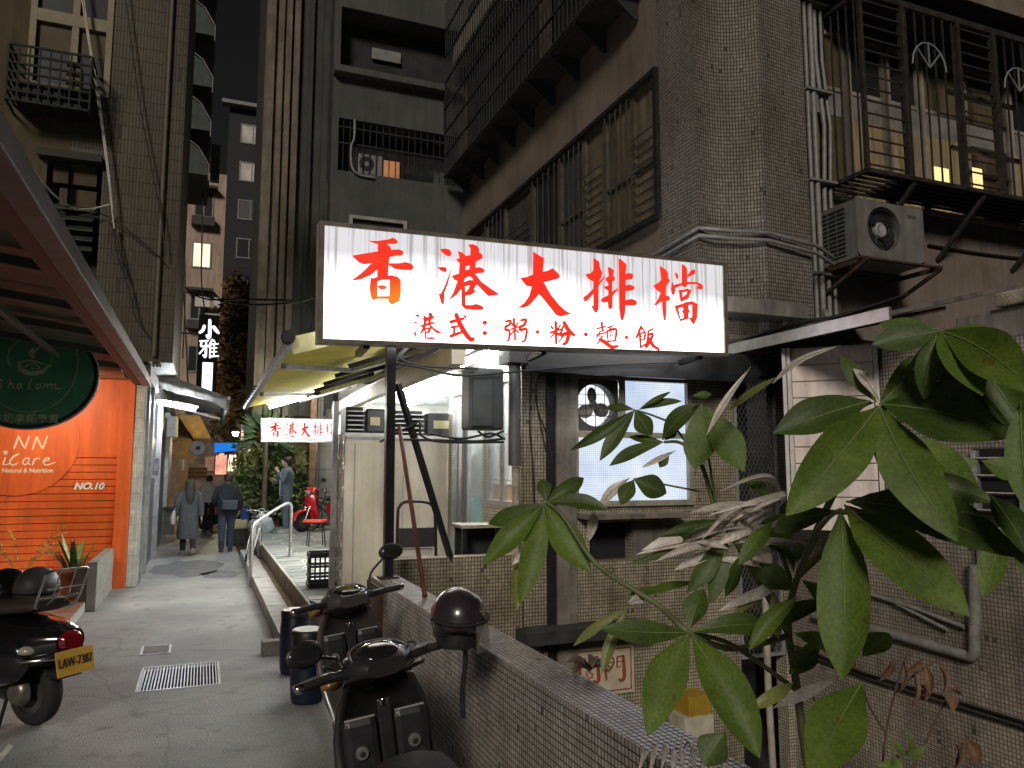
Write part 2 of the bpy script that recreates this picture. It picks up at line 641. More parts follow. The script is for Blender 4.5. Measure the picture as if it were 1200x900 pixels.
# the alley slab with a pit left open for the drain
GX0, GX1, GY0, GY1 = -0.44, 0.215, 7.14, 7.98
m = MB()
for x0, x1, y0, y1 in ((-14, GX0, -9, 60), (GX1, 0.78, -9, 60), (GX0, GX1, -9, GY0), (GX0, GX1, GY1, 60), (0.78, 1.585, -9, 8.1)):
    m.quad((x0, y0, 0), (x1, y0, 0), (x1, y1, 0), (x0, y1, 0))
m.quad((1.585, -9, 0), (1.585, -9, -1.6), (1.585, 8.1, -1.6), (1.585, 8.1, 0))
tag(m.build('alley_pavement', concrete), kind='structure')
m = MB()
for a, b in (((GX0, GY0), (GX1, GY0)), ((GX1, GY0), (GX1, GY1)), ((GX1, GY1), (GX0, GY1)), ((GX0, GY1), (GX0, GY0))):
    m.quad((*a, 0), (*b, 0), (*b, -0.4), (*a, -0.4))
m.quad((GX0, GY0, -0.4), (GX1, GY0, -0.4), (GX1, GY1, -0.4), (GX0, GY1, -0.4))
tag(m.build('drain_pit', dark_void), kind='structure')
patch_m = mat('dark_repair_patch', (0.11, 0.11, 0.115), .7, var=.35, scale=6, bump=.4)
for cx_, cy_, rx_, ry_ in ((-.15, 15.6, .62, 1.3), (.35, 14.4, .35, .5)):
    pts = [(cx_ + rx_ * (1 + .22 * random.uniform(-1, 1)) * math.cos(R(20 * k)), cy_ + ry_ * (1 + .22 * random.uniform(-1, 1)) * math.sin(R(20 * k)), .004) for k in range(18)]
    tag(MB().add(pts, [tuple(range(18))]).build('pavement_patch', patch_m), kind='structure')

gr = thing('drain_grate', 'galvanised steel drain grate with parallel bars set into the alley floor', 'drain grate', (-0.11, 7.56, 0))
fm = MB()
for a in ((GX0, GX1, GY0, GY0 + .025), (GX0, GX1, GY1 - .025, GY1), (GX0, GX0 + .02, GY0 + .025, GY1 - .025), (GX1 - .02, GX1, GY0 + .025, GY1 - .025)):
    fm.box(*a, -0.03, 0.004)
fm.build('frame', alu, gr)
nb = 24
for i in range(nb):
    x = GX0 + .02 + (GX1 - GX0 - .04) * (i + .5) / nb
    b = MB().box(x - .0055, x + .0055, GY0 + .025, GY1 - .025, -0.025, 0.001) if i == 0 else None
    if b:
        b0 = b.build('bar', alu, gr)
        bx0 = x
    else:
        c = b0.copy()
        col.objects.link(c)
        c.location.x = x - bx0

mc = thing('manhole_cover', 'small rectangular cast iron utility cover with a bright rim just beyond the drain grate', 'manhole cover', (-0.35, 9.2, 0))
a, b = at(165, 764, Z=0), at(201, 758, Z=0)
fr = MB()
x0, x1, y0, y1 = a.x, b.x, a.y - .18, a.y + .22
for q in ((x0, x1, y0, y0 + .02), (x0, x1, y1 - .02, y1), (x0, x0 + .02, y0 + .02, y1 - .02), (x1 - .02, x1, y0 + .02, y1 - .02)):
    fr.box(*q, 0.0, 0.009)
fr.build('rim', alu, mc)
MB().box(x0 + .02, x1 - .02, y0 + .02, y1 - .02, 0.0, 0.004).build('lid', mat('cast_lid', (0.13, 0.125, 0.115), 0.6, metal=0.3, var=0.4, scale=20, bump=0.5, bscale=80), mc)

# kerb step beside the platform, in separate stone lengths
ks = thing('kerb_step', 'low pale stone kerb step running along the platform of the open eatery', 'kerb', (0.95, 8.2, 0))
y = 8.15
k = 0
while y < 17:
    L = 0.86 + 0.1 * random.random()
    MB().box(0.782, 1.02, y, y + L - .012, 0, 0.15 + random.uniform(-.003, .003)).build('stone', kerbstone, ks, bevel=0.006)
    MB().box(1.022, 1.128, y, y + L - .004, 0, 0.10).build('base_slab', dirtside, ks)
    y += L
MB().box(0.60, 0.80, 8.0, 8.14, 0, 0.14).build('end_block', mat('end_block', (0.2, 0.19, 0.17), 0.8, var=0.3, bump=0.4), ks, bevel=0.008)

m = MB()
m.quad((1.13, 8.2, 0), (1.13, 24, 0), (1.13, 24, 0.33), (1.13, 8.2, 0.33))
m.quad((1.13, 8.2, 0), (1.13, 8.2, .33), (7, 8.2, .33), (7, 8.2, 0))
m.quad((1.13, 8.2, 0.33), (1.13, 24, 0.33), (7, 24, 0.33), (7, 8.2, 0.33))
tag(m.build('platform_floor', dirtside), kind='structure')

# crazy paving on the platform: every slab its own piece
stone_m = [mat('flagstone_%s' % n, c, 0.5, var=0.25, scale=5, bump=0.2) for n, c in
           (('slate', (0.20, 0.22, 0.21)), ('green', (0.24, 0.27, 0.24)), ('ash', (0.32, 0.33, 0.31)))]
joint = mat('pale_mortar', (0.50, 0.49, 0.45), 0.8, var=0.15, scale=9)
pv = thing('crazy_paving', 'crazy paving of grey green flagstones with pale joints on the raised platform', 'paving', (1.15, 9, 0.33))
MB().box(1.135, 4.6, 8.22, 20.5, 0.331, 0.342).build('mortar_bed', joint, pv)
nx, ny, count = 9, 32, 0
gx = [[Vector((1.15 + 3.4 * i / nx + (random.uniform(-.11, .11) if 0 < i < nx else 0), 9.0 + 11.3 * j / ny + (random.uniform(-.11, .11) if 0 < j < ny else 0), 0.342)) for i in range(nx + 1)] for j in range(ny + 1)]
for j in range(ny):
    for i in range(nx):
        q = [gx[j][i], gx[j][i + 1], gx[j + 1][i + 1], gx[j + 1][i]]
        c = sum(q, Vector()) / 4
        if i > 7 and j > 12:
            continue
        # cut a corner at random so slabs are not all four sided
        poly = [c + (p - c) * 0.90 for p in q]
        kk = random.randrange(5)
        if kk < 4:
            p = poly[kk]
            pa, pb = poly[kk - 1], poly[(kk + 1) % 4]
            poly = poly[:kk] + [p.lerp(pa, .3), p.lerp(pb, .3)] + poly[kk + 1:]
        MB().prism(poly, (0, 0, 0.006 + random.uniform(0, .003))).build('flagstone', random.choice(stone_m), pv)
        count += 1

# ------------------------------------------------------------ parapet beside the sunken court
PX0, PX1, PZ, PY1 = 1.36, 1.585, 0.9, 6.62
pw = thing('parapet_wall', 'low tiled parapet wall with a flat mosaic top running beside the parked scooters', 'wall', (1.47, 3, 0))
MB().box(PX0, PX1, -2.0, PY1, 0, PZ).build('tiled_body', t_parapet, pw, bevel=0.004)
MB().box(PX1 - .002, PX1 + .001, -2.0, PY1, -1.6, 0).build('lower_face', t_parapet, pw)
MB().box(PX0 - .012, PX0 + .05, PY1, PY1 + .04, 0, .88).build('end_strip', rust_iron, pw)
MB().box(PX0 - .03, PX0 - .0, PY1 - .5, PY1 + .02, .02, .87).build('end_panel', mat('rust_panel', (0.10, 0.055, 0.03), 0.7, var=0.5, scale=8, streak=0.4), pw)

# ------------------------------------------------------------ kitchen block facing the viewer
YK = 6.9
def kx(px, py=560): return at(px, py, Y=YK).x
def kz(px, py): return at(px, py, Y=YK).z
kw = thing('kitchen_block', 'tiled kitchen block with lit wire-glass window under the big lit sign', 'building', (4, YK, 0))
pos = faceY(YK)
XL, XC = 1.585, 6.06
WX0, WX1, WZ0, WZ1 = kx(676), kx(806), kz(740, 587), kz(740, 446)
m = MB()
holes_wall(m, 2.86, XC, -1.6, 3.45, [(WX0, WX1, WZ0, WZ1), (kx(690), kx(740), kz(715, 657), kz(715, 612)), (kx(862), kx(913), -1.6, 3.02)], pos, 0.16)
DOOR, SIDE = (7.96, 9.2, .34, 2.76), (7.10, 7.90, 1.42, 2.76)
posK = faceX(2.86, 1)
holes_wall(m, YK, 9.3, -1.6, 3.45, [DOOR, SIDE], posK, .08)
m.build('wall', t_kitchen, kw)
inner = mat('kitchen_white_wall', (0.55, 0.57, 0.55), .5, var=.12, scale=3)
MB().box(2.95, 6.0, 9.32, 9.4, .3, 3.4).build('rear_wall', inner, kw)
MB().box(5.0, 5.1, YK + .2, 9.31, .3, 3.4).build('inner_wall', inner, kw)
MB().box(2.95, 5.0, YK + .2, 9.31, .26, .30).build('inner_floor', kerbstone, kw)
MB().box(2.95, 5.0, YK + .2, 9.31, 2.86, 2.9).build('inner_ceiling', inner, kw)
for nm, (a_, b_, c_, d_), nb_bars in (('glazed_door', DOOR, 1), ('side_window', SIDE, 1)):
    fm = MB()
    frame_rect(fm, posK, a_ + .004, b_ - .004, c_ + .004, d_ - .004, .055, .0, .06)
    slab(fm, posK, (a_ + b_) / 2 - .02, (a_ + b_) / 2 + .02, c_ + .06, d_ - .06, .005, .05)
    fo = fm.build(nm, alu, kw)
    MB().box(2.885, 2.89, a_ + .06, b_ - .06, c_ + .06, d_ - .06).build('pane', glass('door_glass'), fo)

# low tiled wall left of the block
m = MB().box(XL, 2.858, YK - .04, YK + .12, -1.6, 1.0)
m.build('low_wall', t_kitchen, kw, bevel=0.004)
# roof slab and dark soffit beam behind the sign
MB().box(2.0, XC + .1, YK - .35, 9.4, 3.46, 3.62).build('roof_slab', plaster, kw)
MB().box(2.62, XC, YK - .28, YK - .003, 2.80, 3.02).build('soffit_beam', dark_iron, kw)
MB().box(kx(605), kx(872), YK - .30, YK - .24, 2.72, 2.80).build('gutter', black_metal, kw)
# concrete post and rendered patches beside and under the window
MB().box(kx(650), kx(673), YK - .05, YK - .002, -1.6, 2.79).build('post', mat('grey_post', (0.20, 0.18, 0.15), 0.85, var=0.3, scale=4, bump=0.3, streak=0.4), kw)
MB().box(kx(640), kx(650) - .004, YK - .03, YK - .002, -1.6, 2.79).build('dark_strip', black_metal, kw)
MB().box(kx(741), kx(811), YK - .012, YK - .002, kz(775, 655), kz(775, 610)).build('rendered_patch', plaster, kw)
MB().box(kx(675), kx(790), YK - .28, YK - .002, kz(730, 606), kz(730, 600)).build('shelf', mat('old_board', (0.16, 0.14, 0.11), 0.8, var=0.4, scale=9), kw)
MB().box(kx(690), kx(740), YK + .155, YK + .16, kz(715, 657), kz(715, 612)).build('dark_recess', dark_void, kw)
MB().box(kx(602), kx(742), YK - .32, YK - .002, kz(690, 742), kz(690, 728)).build('ledge', mat('black_ledge', (0.03, 0.03, 0.03), 0.7, var=0.4), kw)

wn_ = MB()
frame_rect(wn_, pos, WX0 - .05, WX1 + .05, WZ0 - .05, WZ1 + .05, 0.055, -0.04, 0.07)
zm, xm = kz(740, 510), kx(730)
slab(wn_, pos, WX0, WX1, zm - .03, zm + .03, -0.025, 0.06)
slab(wn_, pos, xm - .045, xm + .03, zm + .03, WZ1, -0.025, 0.06)
win = wn_.build('window', mat('window_frame_grey', (0.26, 0.24, 0.20), 0.55, var=0.3, scale=7), kw)
# wire glass: lit from the kitchen behind
def wire_glass():
    m, t, p, out = nt('wire_glass')
    t.nodes.remove(p)
    e = t.nodes.new('ShaderNodeEmission')
    uv = N(t, 'ShaderNodeUVMap')
    b = t.nodes.new('ShaderNodeTexBrick')
    b.offset = 0
    for k_, v_ in (('Scale', 1), ('Brick Width', .022), ('Row Height', .022), ('Mortar Size', .0022), ('Mortar Smooth', 0.4), ('Bias', 0)):
        b.inputs[k_].default_value = v_
    b.inputs['Color1'].default_value = b.inputs['Color2'].default_value = (1, 1, 1, 1)
    b.inputs['Mortar'].default_value = (0.55, 0.58, 0.62, 1)
    t.links.new(uv.outputs[0], b.inputs['Vector'])
    rp, _, _ = noise_col(t, (0.50, 0.60, 0.78), (0.82, 0.88, 0.96), 1.6, 3, 0.3, 0.7)
    t.links.new(mul(t, rp.outputs[0], b.outputs[0]), e.inputs[0])
    e.inputs[1].default_value = 0.8
    t.links.new(e.outputs[0], out.inputs[0])
    return m
wg = wire_glass()
MB().box(xm + .03, WX1, YK + .015, YK + .022, zm + .03, WZ1).build('pane', wg, win)
MB().box(WX0, WX1, YK + .015, YK + .022, WZ0, zm - .03).build('pane', wg, win)
# exhaust fan in the upper left pane
fan = thing('exhaust_fan', 'round exhaust fan with wire guard set in the top left pane of the kitchen window', 'fan', (kx(702), YK, kz(700, 475)))
fx0, fx1, fz0, fz1 = WX0 + .004, xm - .05, zm + .033, WZ1 - .004
fc = ((fx0 + fx1) / 2 - .02, (fz0 + fz1) / 2)
fr_ = min(fx1 - fx0, fz1 - fz0) * .46
m = MB()
nseg = 40
sq = []
for k in range(nseg):
    a = 2 * math.pi * k / nseg
    c_, s_ = math.cos(a), math.sin(a)
    rx = (fx1 - fc[0]) if c_ > 0 else (fc[0] - fx0)
    rz = (fz1 - fc[1]) if s_ > 0 else (fc[1] - fz0)
    tt = min(rx / abs(c_) if abs(c_) > 1e-6 else 9, rz / abs(s_) if abs(s_) > 1e-6 else 9)
    sq.append((fc[0] + c_ * tt, fc[1] + s_ * tt, fc[0] + c_ * fr_, fc[1] + s_ * fr_))
for k in range(nseg):
    a, b = sq[k], sq[(k + 1) % nseg]
    m.quad((a[2], YK - .01, a[3]), (b[2], YK - .01, b[3]), (b[0], YK - .01, b[1]), (a[0], YK - .01, a[1]))
    m.quad((a[2], YK + .09, a[3]), (b[2], YK + .09, b[3]), (b[2], YK - .01, b[3]), (a[2], YK - .01, a[3]))
m.build('housing', mat('fan_housing', (0.06, 0.055, 0.05), 0.6, var=0.3), fan)
MB().lathe((fc[0], YK + .12, fc[1]), [(fr_ * 1.02, 0), (fr_ * 1.02, .004)], (0, 1, 0), 32).build('bright_opening', glow('kitchen_glow', (0.80, 0.87, 0.95), 0.95, 0.15, 6), fan)
bl = mat('greasy_blade', (0.22, 0.20, 0.16), 0.6, var=0.4, scale=15)
for ang in (95, 215, 335):
    a = R(ang)
    c_ = Vector((fc[0] + math.cos(a) * fr_ * .48, YK + .06, fc[1] + math.sin(a) * fr_ * .48))
    M = Matrix.Rotation(-a, 3, 'Y') @ Matrix.Rotation(R(22), 3, 'X')
    MB().ball(c_, fr_ * .40, .012, fr_ * .34, 14, 7, M).build('blade', bl, fan)
MB().lathe((fc[0], YK + .03, fc[1]), [(fr_ * .2, 0), (fr_ * .2, .05), (fr_ * .12, .07)], (0, 1, 0), 16).build('hub', bl, fan)
g = MB()
for k in (-.5, 0, .5):
    h = math.sqrt(1 - k * k) * fr_
    g.bar((fc[0] + k * fr_, YK + .004, fc[1] - h), (fc[0] + k * fr_, YK + .004, fc[1] + h), .006)
    g.bar((fc[0] - h, YK + .011, fc[1] + k * fr_), (fc[0] + h, YK + .011, fc[1] + k * fr_), .006)
g.build('guard', black_metal, fan)

# mesh gate at the corner
gx0, gx1 = kx(862), kx(912)
mg = thing('mesh_gate', 'dark diamond mesh gate in the corner right of the kitchen window', 'gate', ((gx0 + gx1) / 2, YK, 0))
m = MB()
frame_rect(m, pos, gx0, gx1, -.2, 3.0, 0.035, -.01, .03)
m.build('frame', grey_paint, mg)
m = MB()
st = 0.055
w_, z0_, z1_ = gx1 - gx0, -.16, 2.96
for sgn in (1, -1):
    k = -60
    while k < 60:
        # clipped diagonal
        zz = k * st * 1.7
        pts = []
        x_a, x_b = gx0 + .035, gx1 - .035
        za, zb = zz, zz + sgn * (x_b - x_a) * 1.7
        k += 1
        if max(za, zb) < z0_ or min(za, zb) > z1_:
            continue
        def clip(x, z):
            return Vector((x, YK + .012 + sgn * .003, z))
        ta, tb = 0.0, 1.0
        for lim, s_ in ((z0_, 1), (z1_, -1)):
            da, db = (za - lim) * s_, (zb - lim) * s_
            if da < 0:
                ta = max(ta, da / (da - db))
            if db < 0:
                tb = min(tb, da / (da - db))
        if tb <= ta:
            continue
        m.bar(clip(x_a + (x_b - x_a) * ta, za + (zb - za) * ta), clip(x_a + (x_b - x_a) * tb, za + (zb - za) * tb), .006)
tag(m.build('mesh', mat('mesh_wire', (0.16, 0.155, 0.145), 0.5, metal=0.5), mg), kind='stuff')
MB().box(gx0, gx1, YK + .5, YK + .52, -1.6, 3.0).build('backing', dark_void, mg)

# pipes and cables on the kitchen wall
dp = thing('drain_pipe', 'thick grey drain pipe at the left edge of the beige tiled wall', 'pipe', (kx(598), YK - .1, 0))
MB().tube([(kx(599), YK - .09, kz(599, 546)), (kx(599), YK - .09, 2.8)], .062, 12).build('pipe', mat('dark_pvc', (0.09, 0.09, 0.095), 0.45, var=0.3), dp)
MB().tube([(kx(601), YK - .08, .95), (kx(601), YK - .08, kz(599, 548))], .035, 10).build('lower_pipe', mat('stained_pvc', (0.30, 0.26, 0.18), 0.6, var=0.4, scale=9), dp)
cb = thing('wall_cables', 'loose black cables hanging down the beige tiled strip beside the concrete post', 'cables', (kx(625), YK, 2))
for pp in ([(622, 432), (621, 500), (625, 560), (627, 655)], [(642, 432), (628, 450), (630, 480), (641, 510), (648, 545)], [(655, 435), (632, 438), (629, 470), (640, 530), (650, 560)]):
    MB().tube(smooth_path([at(x, y, Y=YK - .03) for x, y in pp]), .008, 6).build('cable', cable, cb)

# notice board low on the court wall
nx0, nx1 = at(637, 790, Y=YK).x, at(742, 790, Y=YK).x
nz0, nz1 = at(700, 815, Y=YK).z, at(700, 757, Y=YK).z
nb_ = thing('notice_board', 'cream notice board with red border and red characters low on the courtyard wall', 'sign', ((nx0 + nx1) / 2, YK, nz0))
MB().box(nx0, nx1, YK - .02, YK - .002, nz0, nz1).build('board', mat('cream_board', (0.50, 0.44, 0.32), 0.5, var=0.2, scale=4), nb_)
redp = mat('brick_red_print', (0.28, 0.06, 0.035), 0.6, var=0.2)
m = MB()
frame_rect(m, pos, nx0 + .03, nx1 - .03, nz0 + .03, nz1 - .03, 0.012, -.0235, -.0195)
m.build('border', redp, nb_)
def nbf(x, y): return at(636 + x / 10.91, 750 + y / 10.91, Y=YK - .0235)
m = MB()
for pts, w in (([(800, 240), (805, 380), (815, 515)], 36), ([(805, 235), (900, 225)], 26), ([(815, 300), (900, 285)], 18), ([(900, 225), (905, 300), (850, 385), (815, 390)], 24),
               ([(950, 215), (1030, 200)], 28), ([(1030, 200), (1040, 350), (1040, 480), (1000, 520), (975, 495)], 44), ([(952, 215), (950, 345)], 26), ([(955, 280), (1030, 270)], 18), ([(950, 350), (1000, 335)], 18),
               ([(470, 240), (475, 380), (480, 540)], 34), ([(475, 245), (545, 235)], 22), ([(545, 235), (545, 330), (480, 360)], 22), ([(480, 300), (540, 290)], 16),
               ([(610, 225), (700, 215)], 28), ([(700, 215), (710, 380), (715, 510), (680, 545), (650, 520)], 46), ([(612, 230), (612, 340)], 22), ([(615, 285), (700, 275)], 16), ([(615, 340), (690, 330)], 16),
               ([(620, 370), (600, 420), (640, 440), (610, 490)], 20), ([(570, 400), (560, 450), (590, 470)], 18), ([(560, 500), (650, 480)], 16),
               ([(250, 260), (350, 265)], 36), ([(300, 200), (295, 330), (230, 480)], 34), ([(300, 330), (380, 470)], 34)):
    stroke(m, pts, w, nbf, 0.8)
m.build('lettering', redp, nb_)

# paper board and yellow box glimpsed behind the leaves
yb = thing('yellow_carton', 'yellow and pale carton standing behind the leaves low in the courtyard', 'carton', at(818, 860, Y=YK - .3))
MB().box(at(806, 840, Y=YK - .3).x, at(832, 840, Y=YK - .3).x, YK - .32, YK - .05, at(818, 838, Y=YK - .3).z, at(818, 815, Y=YK - .3).z).build('yellow_box', mat('yellow_card', (0.38, 0.24, 0.02), 0.6), yb)
MB().box(at(800, 840, Y=YK - .3).x, at(834, 840, Y=YK - .3).x, YK - .33, YK - .06, at(818, 900, Y=YK - .3).z, at(818, 838, Y=YK - .3).z).build('pale_box', mat('pale_card', (0.5, 0.47, 0.36), 0.6), yb)

# ------------------------------------------------------------ right wall of the court (runs toward the viewer)
rw = thing('court_side_wall', 'tall brown mosaic wall on the right of the sunken courtyard', 'wall', (XC, 4, 0))
posx = faceX(XC, 1)
m = MB()
m.quad((XC, 0.5, -1.6), (XC, 7.0, -1.6), (XC, 7.0, 3.05), (XC, 0.5, 3.05))
m.build('tiled_face', t_right, rw)
sd = thing('white_siding_door', 'white horizontally boarded door panel under the small canopy behind the big leaves', 'door', (5.75, 5.8, .5))
DA, DB = Vector((5.42, 6.16, 0)), Vector((6.04, 5.54, 0))
du = (DB - DA).normalized()
dn = Vector((-du.y, du.x, 0))
DL = (DB - DA).length
posD = lambda u, z, d: DA + du * u + dn * d + Vector((0, 0, z))
mb = MB()
slab(mb, posD, 0, DL, 1.2, 3.02, .03, .06)
mb.build('backing', white_paint, sd)
siding = mat('white_siding', (0.80, 0.69, 0.64), 0.5, var=0.12, scale=4, streak=0.25)
nbd = 11
for i in range(nbd):
    z = 1.21 + 1.8 * i / nbd
    mb = MB()
    slab(mb, posD, .09, DL - .05, z, z + 1.8 / nbd - .012, .004 * random.random(), .028)
    mb.build('board', siding, sd)
for a_, b_ in ((0, .035), (.045, .08), (DL - .04, DL)):
    mb = MB()
    slab(mb, posD, a_, b_, 1.2, 3.02, -.03, .028)
    mb.build('jamb', white_paint, sd)
# small lean-to canopy
cn = thing('side_canopy', 'narrow metal edged lean-to canopy over the white boarded side door', 'canopy', (5.7, 6, 3.1))
MB().box(5.30, 5.33, 4.72, YK - .02, 3.05, 3.16).build('fascia', alu, cn)
m = MB()
m.prism([(5.33, 4.72, 3.13), (6.9, 4.72, 3.5), (6.9, 4.72, 3.46), (5.33, 4.72, 3.09)], (0, 2.1, 0))
m.build('roof_sheet', mat('weathered_sheet', (0.12, 0.115, 0.11), 0.7, var=0.4, scale=6), cn)
each_bar('bracket', rust_iron, cn, [((5.34, yy, 3.06), (6.05, yy, 3.22), .04) for yy in (4.8, 5.5, 6.2)])
ccab = thing('canopy_cables', 'tangle of black cables lying along the edge of the lean-to canopy', 'cables', (5.4, 6, 3.2))
for k in range(4):
    MB().tube(smooth_path([(5.25 - .05 * k, 7.0, 3.16 + .02 * k), (5.38 + .03 * k, 6.6, 3.21), (5.45, 6.1 - .1 * k, 3.24 + .03 * random.random()), (5.5 + .04 * k, 5.5, 3.23 + .03 * random.random()), (5.75, 4.9, 3.35)]), .011, 6).build('cable', cable, ccab)

# darker upper court wall beyond the canopy, toward the viewer
ob = thing('old_concrete_beam', 'broken grey concrete beam above the courtyard on the far right', 'beam', (6.4, 4, 3))
MB().box(6.05, 6.45, 1.5, 4.70, 2.86, 3.12).build('beam', plaster, ob, bevel=.02)
MB().box(6.0, 6.12, 3.4, 4.3, 3.122, 3.24).build('broken_end', mat('broken_concrete', (0.33, 0.29, 0.22), 0.9, var=0.35, bump=0.6), ob, bevel=.015)

# barred opening and pipes on the court wall
lad = thing('barred_vent', 'steel bars across a dark opening in the courtyard wall at the right edge', 'grille', (XC, 4.2, 1.3))
def rx(px, py): return at(px, py, X=XC - .03)
for px in (1142, 1196):
    m = MB()
    a, b = rx(px, 530), rx(px, 655)
    yy = a.y
    m.box(XC - .05, XC - .01, yy - .025, yy + .025, at(px, 655, X=XC).z, at(px, 528, X=XC).z)
    m.build('rail', alu, lad)
zt = [at(1146, y, X=XC).z for y in (537, 557, 577, 597, 617, 637)]
ya, yb2 = rx(1142, 580).y, rx(1196, 580).y
for z in zt:
    MB().tube([(XC - .045, ya, z), (XC - .045, yb2, z)], .011, 6).build('bar', steel, lad)
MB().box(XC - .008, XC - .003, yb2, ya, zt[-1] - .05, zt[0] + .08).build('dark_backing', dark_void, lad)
cp = thing('court_pipe', 'grey angled pipe elbow fixed to the courtyard wall below the barred vent', 'pipe', rx(1142, 750))
MB().tube(smooth_path([rx(1142, 662), rx(1142, 740), rx(1140, 768), rx(1120, 765), rx(1040, 742), rx(955, 722)], 5), .045, 10).build('pipe', pipe_grey, cp)
MB().tube([rx(1015, 695), rx(1070, 712), rx(1130, 735)], .02, 8).build('thin_pipe', pipe_grey, cp)
MB().tube([rx(1040, 702), rx(1110, 738)], .018, 8).build('brace', pipe_grey, cp)
cc = thing('court_conduit', 'thin black cable run sloping along the courtyard wall tiles', 'cables', rx(1100, 815))
MB().tube([rx(920, 752), rx(1013, 789), rx(1100, 815), rx(1200, 846), rx(1300, 880)], .013, 6).build('cable', cable, cc)
MB().tube([rx(930, 762), rx(1020, 797), rx(1200, 853), rx(1300, 886)], .01, 6).build('cable', cable, cc)
vp = thing('court_standpipe', 'slim pale vertical standpipe in the courtyard left of the plant stem', 'pipe', at(902, 860, Y=6.4))
MB().tube([at(897, 700, Y=6.4), at(900, 800, Y=6.4), at(906, 905, Y=6.4), at(908, 960, Y=6.4)], .035, 8).build('pipe', mat('pale_pvc', (0.35, 0.33, 0.27), 0.5, var=0.3), vp)

# ------------------------------------------------------------ apartment block above the kitchen
YU, XP = 7.2, 5.08                                     # street front and alley-side wall planes
TOP = 14.0
ab = thing('corner_apartment', 'brown apartment block with mosaic tiled rounded corner pier above the lit sign', 'building', (6, YU, 0))
def ux(px, py=200, Y=YU): return at(px, py, Y=Y).x
# pier: convex edge, hollow cove, projecting pilaster
YC, WY0 = 7.04, 7.82
xb, xc = ux(889, 200, 6.9), ux(945, 200, 6.9)
plan = [(XP, WY0), (XP, YC)]
n = 10
for k in range(1, n + 1):
    t = k / n
    plan.append((XP + (xb - XP) * t, YC + .06 * math.sin(math.pi * t) - .22 * t ** 2.6))
plan += [(xc, YC - .16), (xc, YU + .25)]
m = MB()
for (x0, y0), (x1, y1) in zip(plan, plan[1:]):
    m.quad((x0, y0, 3.0), (x1, y1, 3.0), (x1, y1, TOP), (x0, y0, TOP))
pier = m.build('tiled_pier', t_pillar, ab)
uvl, acc = pier.data.uv_layers[0], 0.0                 # run the tile courses on round the cove
for p in pier.data.polygons:
    w = (pier.data.vertices[p.vertices[1]].co - pier.data.vertices[p.vertices[0]].co).length
    for li in p.loop_indices:
        vi = list(p.vertices).index(pier.data.loops[li].vertex_index)
        uvl.data[li].uv = (acc + (w if vi in (1, 2) else 0), pier.data.vertices[pier.data.loops[li].vertex_index].co.z)
    acc += w
WY = YU + .25
m = MB()
m.quad((xc, WY, 2.9), (13.5, WY, 2.9), (13.5, WY, TOP), (xc, WY, TOP))
m.build('front_wall', plaster_brown, ab)
MB().box(xc + .02, 13.4, WY - .75, WY - .01, 8.05, 8.3).build('slab', plaster_brown, ab)
MB().box(xc - .2, 13.4, WY - .75, WY - .01, 3.3, 3.42).build('ledge_slab', plaster, ab)
FY = 15.6
posL = faceX(XP, 1)
WT, WB = 6.75, 4.92
wy0, wy1 = WY0 + .01, 15.25
m = MB()
holes_wall(m, WY0, FY, 3.0, 8.05, [(wy0, wy1, WB, WT)], posL, .12)
m.quad((XP, WY0, 8.05), (XP, WY0, TOP), (XP, FY, TOP), (XP, FY, 8.05))
m.build('side_wall', plaster_brown, ab)
m = MB()
frame_rect(m, posL, wy0 - .06, wy1 + .05, WB - .06, WT + .05, .06, -.06, .03)
m.build('window_surround', dark_iron, ab)
MB().box(XP - .12, XP - .06, wy0 - .1, wy1, WB - .10, WB - .065).build('sill', dark_iron, ab)
curtain = mat('drawn_curtain', (0.13, 0.10, 0.058), 0.9, var=0.25, scale=3, streak=0.5)
curtain_d = mat('dark_curtain', (0.05, 0.048, 0.045), 0.9, var=0.3, scale=3, streak=0.5)
wfr = mat('bronze_window_frame', (0.10, 0.085, 0.06), 0.5, metal=0.3, var=0.3)
bays = [wy0, 8.45, 9.2, 9.85, 10.7, 11.8, 13.1, 14.2, wy1]
for i, (a, b) in enumerate(zip(bays, bays[1:])):
    fm = MB()
    frame_rect(fm, posL, a + .005, b - .005, WB + .005, WT - .005, .045, .01, .06)
    if i % 2 == 1 or i == 0:
        slab(fm, posL, a + .05, b - .05, WB + .72, WB + .76, .012, .055)
    w_ = fm.build('window', wfr, ab)
    MB().box(XP + .064, XP + .068, a + .04, b - .04, WB + .04, WT - .04).build('pane', curtain if i in (0, 1, 2) else (curtain_d if i % 2 else dark_glass), w_)
bars = MB()
for i, (a, b) in enumerate(zip(bays, bays[1:])):
    if i in (0, 2, 5, 7):
        for k in range(9):
            z = WB + .12 + k * .13
            bars.bar((XP - .03, a + .05, z), (XP - .03, b - .05, z + .0), .014)
    else:
        for k in range(5):
            y = a + (b - a) * (k + .5) / 5
            bars.bar((XP - .03, y, WB + .02), (XP - .03, y, WT - .02), .014)
tag(bars.build('window_bars', mat('grey_bars', (0.07, 0.068, 0.06), 0.5, metal=0.4), ab), kind='stuff')

